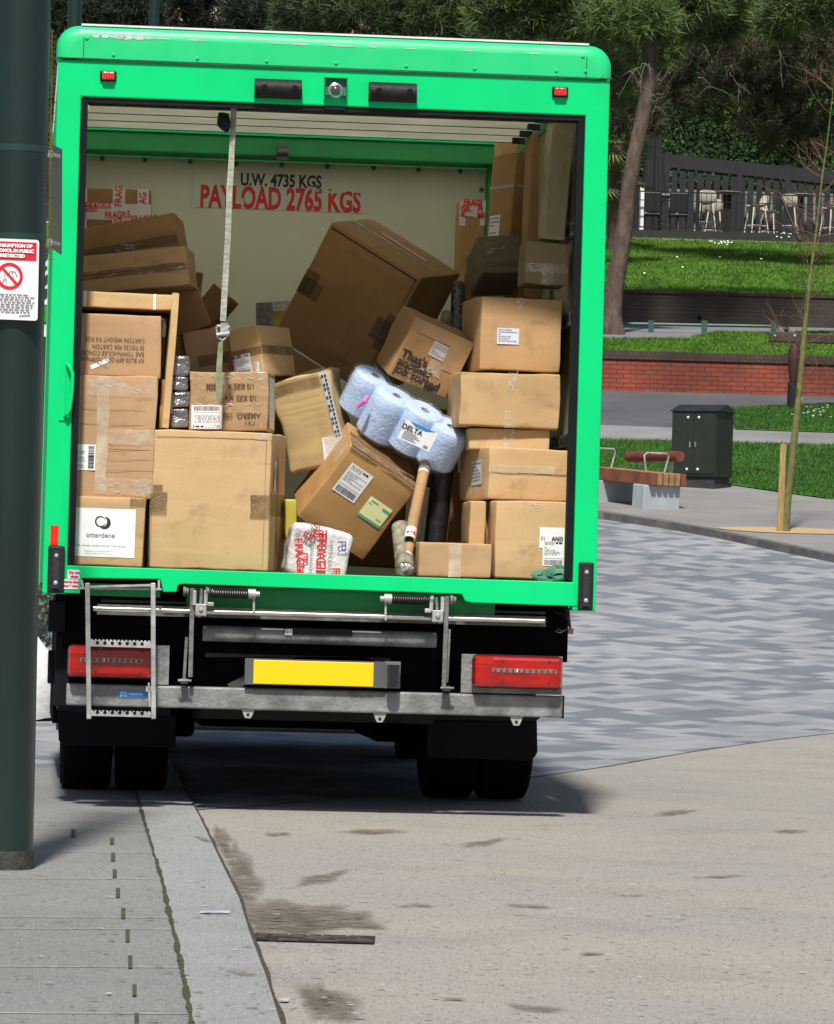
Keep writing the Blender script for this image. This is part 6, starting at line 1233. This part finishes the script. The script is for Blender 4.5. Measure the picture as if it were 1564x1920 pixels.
# bar stool
CR = mat('cream plastic', (.62, .58, .46), .55, var=.08)
def stool(label):
    root = empty('bar_stool', Matrix(), label, 'stool', 'cream bar stools round the high tables')
    mb = MB(); n = 9; vs = []
    for j, (y, z_, hw) in enumerate([(-.21, .74, .17), (-.12, .73, .20), (.05, .73, .21), (.17, .76, .22), (.21, .86, .225), (.23, .98, .215), (.24, 1.03, .17)]):
        for i in range(n): t = i / (n - 1) * 2 - 1; vs.append((t * hw, y - .03 * t * t * (1 if j > 3 else 0), z_ + .05 * t * t * (1 if j < 4 else -.3)))
    m0 = len(vs); vs += [(x, y - .0, z_ - .02) if j // n < 4 else (x, y + .02, z_) for j, (x, y, z_) in enumerate(vs)]
    fs = [(j * n + i, j * n + i + 1, (j + 1) * n + i + 1, (j + 1) * n + i) for j in range(6) for i in range(n - 1)]; fs += [tuple(q + m0 for q in reversed(f)) for f in fs]
    mb.add(vs, fs); mb.build('seat', CR, root, smooth=True)
    for sx_ in (-1, 1):
        for sy in (-1, 1): mb = MB(); mb.tube([(sx_ * .14, sy * .14, .73), (sx_ * .23, sy * .23, 0)], [.018, .014], 6); mb.build('leg', CR, root, smooth=True)
    mb = MB(); q = .195; mb.tube([(-q, -q, .28), (q, -q, .28), (q, q, .28), (-q, q, .28), (-q, -q, .28)], .011, 6); mb.build('footrest', CR, root)
    return root
sp = [(1322, 101.8, 185, 'pair'), (1418, 105.9, -70, ''), (1444, 107.5, 60, ''), (1478, 105.8, 170, ''), (1560, 106.0, -60, ''), (1341, 107.6, 160, '')]
lbs = ['cream bar stool left of the first high table, nearest the terrace railing', 'cream bar stool right of the first high table, its seat turned side on', 'cream bar stool behind the other one between the two high tables', 'cream bar stool left of the second high table, back to the railing', 'cream bar stool at the right edge beyond the second high table', 'cream bar stool tucked behind the leftmost one']
s0 = None
for i, (px, d, a_, _) in enumerate(sp):
    d = max(d, 105.4); p = W(px, 438, d); Mx = Matrix.Translation((p.x, p.y, TZ)) @ Matrix.Rotation(R(a_), 4, 'Z')
    if s0 is None: s0 = stool(lbs[0]); s0.matrix_world = Mx
    else: copy_tree(s0, Mx, lbs[i])
def table(px, d, label, w_=.72):
    p = W(px, 400, d); root = empty('bar_table', Matrix.Translation((p.x, p.y, TZ)), label, 'table', 'high bar tables on the terrace')
    mb = MB(); mb.lathe([(w_, 1.10), (w_ + .01, 1.115), (w_, 1.13), (.01, 1.13)][::1], None, 28); mb.build('tabletop', mat('pale table top', (.16, .13, .10), .5, var=.2), root)
    mb = MB(); mb.box((-.09, -.09, .02), (.09, .09, 1.10)); mb.build('pedestal', IRON, root); mb = MB(); mb.box((-.3, -.3, 0), (.3, .3, .02)); mb.build('base_plate', IRON, root)
table(1363, 106.6, 'round high bar table between the left pair of cream stools', .36); table(1498, 106.7, 'round high bar table further right behind the young tree', .36)
p = W(1235, 400, 106.2); root = empty('dining_table', Matrix.Translation((p.x, p.y, TZ)), 'low white topped table beside the closed parasol', 'table')
mb = MB(); mb.box((-.38, -.35, .94), (.5, .35, .99)); mb.build('tabletop', mat('greyish table top', (.22, .22, .21), .6), root)
for x in (-.33, .42): mb = MB(); mb.box((x - .03, -.3, 0), (x + .03, -.24, .94)); mb.build('leg', mat('light grey metal', (.3, .3, .3), .4), root)
for px, lab in ((1222, 'black dining chair left of the white topped terrace table'), (1272, 'black dining chair right of the white topped terrace table')):
    p = W(px, 400, 105.7); root = empty('dining_chair', Matrix.Translation((p.x, p.y, TZ)) @ Matrix.Rotation(R(180), 4, 'Z'), lab, 'chair', 'black chairs on the terrace')
    mb = MB(); mb.box((-.22, -.2, .43), (.22, .22, .47)); mb.build('seat', IRON, root, bevel=.01); mb = MB(); mb.box((-.22, .18, .5), (.22, .22, .98)); mb.build('backrest', IRON, root, bevel=.02)
    for sx_ in (-.19, .19):
        for sy in (-.17, .17): mb = MB(); mb.cyl((sx_, sy, 0), (sx_, sy, .43), .013, 6); mb.build('leg', IRON, root)
a = W(1202, 440, 105.2); mb = MB(); mb.box((a.x - .05, a.y - .04, TZ - .05), (a.x + .05, a.y + .04, TZ + 1.05)); o = mb.build('white_post', mat('white painted post', (.8, .8, .8), .5)); tag(o, 'short bright white post at the foot of the closed parasol', 'post')
p = W(1224, 400, 107.5); root = empty('closed_parasol', Matrix.Translation((p.x, p.y, TZ)), 'tall black closed parasol standing on the terrace beside the pine trunk', 'parasol')
mb = MB(); n = 40; pr = [(.03, 3.35), (.09, 3.1), (.17, 2.6), (.23, 1.9), (.30, 1.2), (.31, .95), (.10, .93)]; mb.lathe(pr, None, n, cap=False)
for i, v in enumerate(mb.v): k = i % n; f_ = 1 - (.22 if k % 5 == 0 else 0) + .04 * math.sin(k * 3); mb.v[i] = (v[0] * f_, v[1] * f_, v[2])
mb.build('canopy', mat('black parasol fabric', (.010, .010, .012), .8), root, smooth=False); mb = MB(); mb.cyl((0, 0, 0), (0, 0, 3.4), .03, 10); mb.build('pole', IRON, root); mb = MB(); mb.lathe([(.3, 0), (.3, .08), (.05, .12)], None, 20); mb.build('base', IRON, root)
mb = MB(); mb.cyl(W(1462, 362, 103.5), W(1500, 452, 102.5), .035, 8); o = mb.build('leaning_pole', IRON); tag(o, 'dark pole leaning diagonally in front of the terrace railing', 'pole')
# palm beside the pine trunk
p = W(1150, 470, 100); p.z = gz(p.y); root = empty('palm_tree', Matrix.Translation(p), 'yellow green fan palm half hidden behind the truck and pine trunk', 'palm')
mb = MB(); mb.tube([(0, 0, 0), (0, 0, 1.2), (.02, 0, 2.4)], [.16, .14, .12], 10); mb.build('trunk', BARK, root)
g = np.random.default_rng(44); V = []
for cz, n in ((2.6, 26), (1.7, 16)):
    for i in range(n):
        a_ = g.uniform(0, 2 * np.pi); el = g.uniform(-.6, 1.0); d_ = np.array([np.cos(a_) * np.cos(el), np.sin(a_) * np.cos(el), np.sin(el)]); c = np.array([0, 0, cz]) + d_ * .55
        s_ = np.cross(d_, [0, 0, 1]); s_ /= np.linalg.norm(s_)
        for k in range(13):
            t = (k - 6) / 6 * 1.25; dd = d_ * np.cos(t) + s_ * np.sin(t) + np.array([0, 0, -.18]); w_ = np.cross(dd, np.cross(d_, s_)); w_ /= np.linalg.norm(w_); V += [c - w_ * .008, c + dd * .3 + w_ * .022, c + dd * .62, c + dd * .3 - w_ * .022]
npmesh('fronds', np.array(V), 4, mat('palm frond', (.12, .13, .035), .6, var=.5, scale=2), root)

# ================================================================== lamp posts, sign and pieces at the left edge
POLE = mat('dark green pole paint', (.006, .021, .019), .36, var=.25, scale=4, stretch=(1, 1, .3), coat=.15, big=.25, bigcol=(.010, .018, .017), bigscale=6)
base = gr(10, 1633); dL = base.y + 20; base.z = gz(base.y) + .01
top = W(46, -900, dL); bot = W(7, 1650, dL); axd = (W(41.5, 0, dL) - W(7, 1633, dL)).normalized(); r_ = 55.5 * dL / F
b0 = Vector((W(7, 1633, dL).x, base.y, base.z)); root = empty('lamp_post', Matrix.Translation(b0), 'thick dark green steel lamp post at the left edge with a white notice', 'lamp post')
mb = MB(); mb.tube([Vector((0, 0, 0)), axd * 5.2], [r_, r_ * .98], 48); mb.build('post_shaft', POLE, root, smooth=True)
mb = MB(); mb.tube([Vector((0, 0, -.02)), axd * .07], [r_ * 1.012, r_ * 1.012], 48); mb.build('base_collar', mat('chipped base collar', (.035, .036, .03), .8, var=.5, scale=12, bump=.5), root, smooth=True)
for py in (287, 452): t = (1633 - py) * dL / F; mb = MB(); mb.tube([axd * (t - .012), axd * (t + .012)], r_ * 1.006, 48); mb.build('band_clip', mat('band paint', (.014, .045, .04), .35), root, smooth=True)
# notice, slightly curved round the post
def on_post(px, py, off=0.0):
    cx = 7 + (1633 - py) * (34.5 / 1633); a_ = max(-1.2, min(1.2, (px - cx) / 78.0)); t = (1633 - py) * dL / F; ctr = b0 + axd * t
    return ctr + Vector((math.sin(a_) * 1.0, -math.cos(a_), 0)) * (r_ + .012 + off) + Vector((0, 0, 0))
sc2 = dL / F
c0 = b0 + axd * ((1633 - 535) * sc2) + Vector((-.10 * 0, -(r_ + .02), 0)); cxs = 25; sx0 = (cxs - (7 + (1633 - 535) * 34.5 / 1633)) * sc2
c0.x += sx0; su = Vector((1, .0, -.012)).normalized(); sv = -axd
HW, HH = 53.5 * sc2, 75 * sc2
def sq(u, v, lf=0): return c0 + su * u * HW + sv * v * HH + Vector((0, -lf , 0))
mb = MB(); N_ = 12; vs = []
cor = []
for k in range(4):
    sx_, sy = ((1, -1), (1, 1), (-1, 1), (-1, -1))[k]
    for i in range(5): q = R([-90, 0, 90, 180][k] + i * 22.5); cor.append((sx_ * (1 - .10) + .10 * math.cos(q), sy * (1 - .07) + .07 * math.sin(q)))
f_ = [sq(u, v, 0) for u, v in cor]; bk = [p + Vector((0, .004, 0)) for p in f_]; n_ = len(cor)
mb.add(f_ + bk, [list(range(n_)), list(range(2 * n_ - 1, n_ - 1, -1))] + [(i, i + n_, (i + 1) % n_ + n_, (i + 1) % n_) for i in range(n_)])
sign = mb.build('notice_sign', mat('white sign face', (.78, .78, .80), .35, var=.02)); tag(sign, 'white notice restricting alcohol in public fixed to the thick green lamp post', 'sign')
RD = mat('sign red', (.62, .015, .04), .4, var=.04)
mb = MB(); mb.use(RD)
def spoly(pts, lf=.002): mb.add([sq(u, v, lf) for u, v in pts], [list(range(len(pts)))])
spoly([(-.92, -.93), (-.92, -.48), (.92, -.48), (.92, -.93)][::1]); mb.build('red_panel', None, sign)
mb = MB(); mb.use(WHITE)
for v, t in ((-.83, 'CONSUMPTION OF'), (-.705, 'ALCOHOL IN PUBLIC'), (-.58, 'RESTRICTED')): put_text(mb, t, sq(.085, v, .004), su, -sv, .0162, bold=.0011, sx=1.0)
mb.build('lettering', None, sign)
mb = MB(); mb.use(RD); k = 40
vs = [sq(0 + .46 * math.cos(2 * math.pi * i / k), -.08 + .33 * math.sin(2 * math.pi * i / k), .003) for i in range(k)] + [sq(0 + .36 * math.cos(2 * math.pi * i / k), -.08 + .258 * math.sin(2 * math.pi * i / k), .003) for i in range(k)]
mb.add(vs, [(i, k + i, k + (i + 1) % k, (i + 1) % k) for i in range(k)]); mb.add([sq(-.33, -.29, .0035), sq(-.26, -.32, .0035), sq(.34, .13, .0035), sq(.27, .16, .0035)], [(0, 3, 2, 1)]); mb.build('prohibition_ring', None, sign)
mb = MB(); mb.use(INK)
def ln(u0, v0, u1, v1, w_=.012):
    d = Vector((u1 - u0, v1 - v0, 0)); n = Vector((-d.y, d.x, 0)).normalized() * w_; mb.add([sq(u0 + n.x, v0 + n.y, .0028), sq(u1 + n.x, v1 + n.y, .0028), sq(u1 - n.x, v1 - n.y, .0028), sq(u0 - n.x, v0 - n.y, .0028)], [(0, 1, 2, 3)])
for q in ((-.2, .02, -.24, .1), (-.2, .02, -.12, .0), (-.12, 0, -.1, .14), (-.24, .1, -.2, .16), (.06, -.2, .2, -.18), (.2, -.18, .26, -.06), (.06, -.2, .1, -.12), (.1, .0, .14, -.08), (-.16, -.02, -.18, -.12), (.14, .1, .24, .08), (-.02, -.14, .02, -.22)): ln(*q, .008)
for i in range(8):
    x = -.88 + .05 * abs(i - 3.5) * .7
    while x < .86 - .05 * abs(i - 3.5): l_ = random.uniform(.06, .18); ln(x, .38 + i * .062, min(x + l_, .88), .38 + i * .062, .011); x += l_ + .04
ln(.35, .90, .75, .88, .010); mb.build('small_print', None, sign)
# metal framed board seen nearly edge on beyond the post
pq0 = W(104, 375, 18.9); root = empty('steel_board', Matrix.Translation(pq0), 'steel backed sign board seen nearly edge on between post and truck', 'sign board')
def eb(name, pts, m_, th=.01): mb = MB(); q = [W(x, y, 18.9 - (x - 95) * .02) - pq0 for x, y in pts]; n_ = len(q); mb.add(q + [v + Vector((-.006, th, 0)) for v in q], [list(range(n_))[::-1], list(range(n_, 2 * n_))] + [(i, (i + 1) % n_, (i + 1) % n_ + n_, i + n_) for i in range(n_)]); return mb.build(name, m_, root)
eb('board_panel', [(94, 268), (117, 280), (116, 477), (93, 462)], mat('brushed steel board', (.10, .10, .11), .3, metal=.8, var=.4, scale=8))
for y in (293, 458): eb('band_clip', [(93, y - 8), (116, y - 2), (115, y + 4), (93, y - 3)], GALVL).location.y = -.012; eb('clip_bracket', [(92, y - 10), (99, y - 10), (99, y + 3), (92, y + 3)], mat('white clip', (.6, .6, .6), .4)).location.y = -.02
# tinsel lights string along the second pole
p2 = W(108, 60, 27); root = empty('lamp_post', Matrix.Translation((p2.x, p2.y, gz(p2.y))), 'thinner dark green post standing directly behind the left edge of the truck', 'lamp post'); mb = MB(); mb.tube([Vector((.16, 0, 0)), Vector((.06, 0, 7.5))], [.045, .043], 20); mb.build('post_shaft', POLE, root, smooth=True)
p3 = W(294, 20, 50); root = empty('lamp_post', Matrix.Translation((p3.x - .15, p3.y, gz(p3.y))), 'dark green post rising behind the truck roof near its left end', 'lamp post'); mb = MB(); mb.tube([Vector((0, 0, 0)), Vector((.25, 0, 12))], [.062, .058], 16); mb.build('post_shaft', POLE, root, smooth=True)
mb = MB(); GOLD = mat('gold tinsel', (.45, .36, .08), .3, metal=.6, var=.4); random.seed(9)
for i in range(46):
    y = 60 + i * 9.5; x = 97 + random.uniform(-3, 4) - (y - 100) * .012; p = W(x, y, 17.4); q = [p + Vector((.012 * math.cos(t) * random.uniform(.6, 1.2), .012 * math.sin(t * 1.3), .008 * math.sin(t))) for t in (0, 1, 2, 3.2)]; mb.tube(q, .0018, 4)
mb.tube([W(98 - i * .25, 55 + i * 20, 17.42) for i in range(22)], .003, 5); o = mb.build('tinsel_string', GOLD); tag(o, 'gold twisted wire string hanging between post and truck', 'wire')
# poster board visible through the gap
root = empty('poster_board', Matrix.Translation(W(88, 560, 34)), 'black and white poster with a green band in the gap beside the truck', 'poster'); q0 = W(88, 560, 34)
def gb(name, x0, y0, x1, y1, m_, dy=0): a, b = W(x0, y0, 34) - q0, W(x1, y1, 34) - q0; mb = MB(); mb.box((a.x, -.02 - dy, b.z), (b.x, .02 - dy, a.z)); return mb.build(name, m_, root)
gb('white_panel', 60, 480, 106, 572, mat('poster white', (.6, .62, .64), .5, var=.3, scale=6)); gb('green_band', 60, 573, 106, 604, mat('poster green', (.03, .25, .03), .5, var=.4, scale=20)); gb('lower_panel', 60, 608, 106, 632, mat('poster white', (.6, .62, .64)))
mb = MB()
for i in range(12):
    x, y = random.uniform(78, 96), random.uniform(485, 560); a = W(x, y, 34) - q0; an = random.uniform(0, 3.1); d = Vector((math.cos(an), 0, math.sin(an))) * .05; n = Vector((-d.z, 0, d.x)) * .18; mb.add([a - d - n + Vector((0, -.025, 0)), a + d - n + Vector((0, -.025, 0)), a + d + n + Vector((0, -.025, 0)), a - d + n + Vector((0, -.025, 0))], [(0, 1, 2, 3)])
mb.build('black_strokes', INK, root)
mb = MB(); a = W(30, 1150, 36); b = W(140, 300, 36); mb.box((a.x - 1.2, a.y, gz(a.y)), (W(160, 600, 36).x, a.y + .3, gz(a.y) + 3.2)); o = mb.build('kiosk', mat('dark kiosk panel', (.02, .03, .028), .5, var=.5, scale=3)); tag(o, 'dark kiosk wall glimpsed in the gap between lamp post and truck', 'kiosk')
mb = MB(); g = np.random.default_rng(55); pc = W(86, 1140, 32); cs = [(pc.x + g.normal(0, .06), pc.y + g.normal(0, .1), pc.z + g.uniform(-.25, .25)) for i in range(60)]
o = npmesh('potted_plant', leafset(cs, .03, 6, .03, 56), 4, mat('grey green leaves', (.10, .13, .10), .6, var=.5)); tag(o, 'grey green leafy plant low in the gap left of the truck', 'plant')
# rubbish bag
p = gr(86, 1352); p.z = gz(p.y); dB2 = p.y + 20; mb = MB(); s_ = dB2 / F; hB = 150 * s_
prof_ = [(.01, -.0), (.24, .01), (.27, .12), (.26, .25), (.24, .36), (.2, .44), (.1, .5), (.03, .53)]
k_ = hB / .53; mb.lathe([(r * 60 * s_ / .27, z_ * k_) for r, z_ in prof_], None, 28)
mb.v = [tuple(Vector(v) + noise.noise_vector(Vector(v) * 7) * .05 + noise.noise_vector(Vector(v) * 19) * .015) for v in mb.v]
mb.v = [(x, y, max(z_, 0)) for x, y, z_ in mb.v]
o = mb.build('rubbish_bag', mat('white plastic bag', (.68, .68, .68), .3, var=.1, scale=8, bump=.6, bscale=12, spec=.6, big=.5, bigcol=(.5, .55, .45), bigscale=3), None, smooth=True); o.location = W(52, 1352, dB2); o.location.z = p.z; tag(o, 'crumpled white plastic rubbish bag on the ground behind the lamp post', 'bag')

# ================================================================== small things on the ground
a = gr(472, 1757); b = gr(704, 1757); dy = .30; mb = MB(); z_ = gz(a.y) + .0062
mb.box((a.x, a.y - dy / 2, z_ - .004), (b.x, a.y + dy / 2 - .04, z_ - .0035)); o = mb.build('drain_grate', mat('drain dark', (.02, .014, .011), .9)); tag(o, 'rusty brown metal drain grating set in the road beside the kerb', 'drain')
mb = MB(); RUST = mat('rusty iron', (.085, .060, .046), .9, var=.7, scale=25, stretch=(1, 6, 1), bump=.4); RUST2 = mat('dark rusty iron', (.03, .022, .018), .9, var=.7, scale=25)
for i in range(6):
    y_ = -.14 + i * .043; x = a.x + random.uniform(0, .02)
    while x < b.x - .02: L_ = random.uniform(.03, .12); mb.use(random.choice((RUST, RUST, RUST2))); mb.box((x, a.y + y_, z_ - .003), (min(x + L_, b.x), a.y + y_ + .030, z_ + .0008 * random.random())); x += L_ + random.uniform(.003, .012)
mb.build('grate_bars', None, o)
a = gr(376, 1719); b = gr(431, 1719); mb = MB(); z_ = gz(a.y) + .016; mb.add([(a.x, a.y - .05, z_), (b.x, a.y - .02, z_), (b.x, a.y + .05, z_ + .004), (a.x, a.y + .04, z_ + .002)], [(0, 1, 2, 3)]); mb.use(mat('clear wrapper', (.55, .62, .70), .2, var=.2, scale=40)); mb.mi = [0]
mb.add([(a.x + .02, a.y - .03, z_ + .002), (b.x - .02, a.y - .012, z_ + .002), (b.x - .02, a.y + .02, z_ + .004), (a.x + .02, a.y + .01, z_ + .003)], [(0, 1, 2, 3)]); o = mb.build('wrapper'); o.data.materials.append(BLUEP); tag(o, 'flat bluish clear sweet wrapper lying on the kerb stone', 'litter')
p = gr(533, 1880); mb = MB(); mb.add([(p.x - .016, p.y - .02, gz(p.y) + .010), (p.x + .010, p.y - .02, gz(p.y) + .007), (p.x + .014, p.y + .02, gz(p.y) + .012), (p.x - .008, p.y + .02, gz(p.y) + .010)], [(0, 1, 2, 3)]); o = mb.build('paper_scrap', mat('grey paper', (.4, .43, .46), .6)); tag(o, 'tiny white paper scrap on the road beside the kerb', 'litter')
g = np.random.default_rng(77); V = []; V2 = []
for i in range(520):
    px, py = g.uniform(0, 1564), 1500 + 430 * g.uniform(0, 1) ** .8
    if px > 400 and py < 1540: continue
    p = gr(px, py); s_ = g.uniform(.0025, .007); L_ = g.uniform(1, 2.8); an = g.uniform(-.3, .3); c = np.array([p.x, p.y, gz(p.y) + (.0056 if p.x > fxr(p.y) + .03 else .0172)]); u = np.array([math.cos(an), math.sin(an), 0]) * s_ * L_; v = np.array([-math.sin(an), math.cos(an), 0]) * s_ * 1.5
    (V if g.random() < .22 else V2).extend([c - u - v * .3, c + u - v, c + u * .8 + v, c - u * .7 + v * .6])
tag(npmesh('pale_specks', np.array(V), 4, mat('pale speck', (.55, .55, .53), .8)), kind='stuff'); tag(npmesh('dark_specks', np.array(V2), 4, mat('dark speck', (.13, .11, .09), .8, var=.4)), kind='stuff')
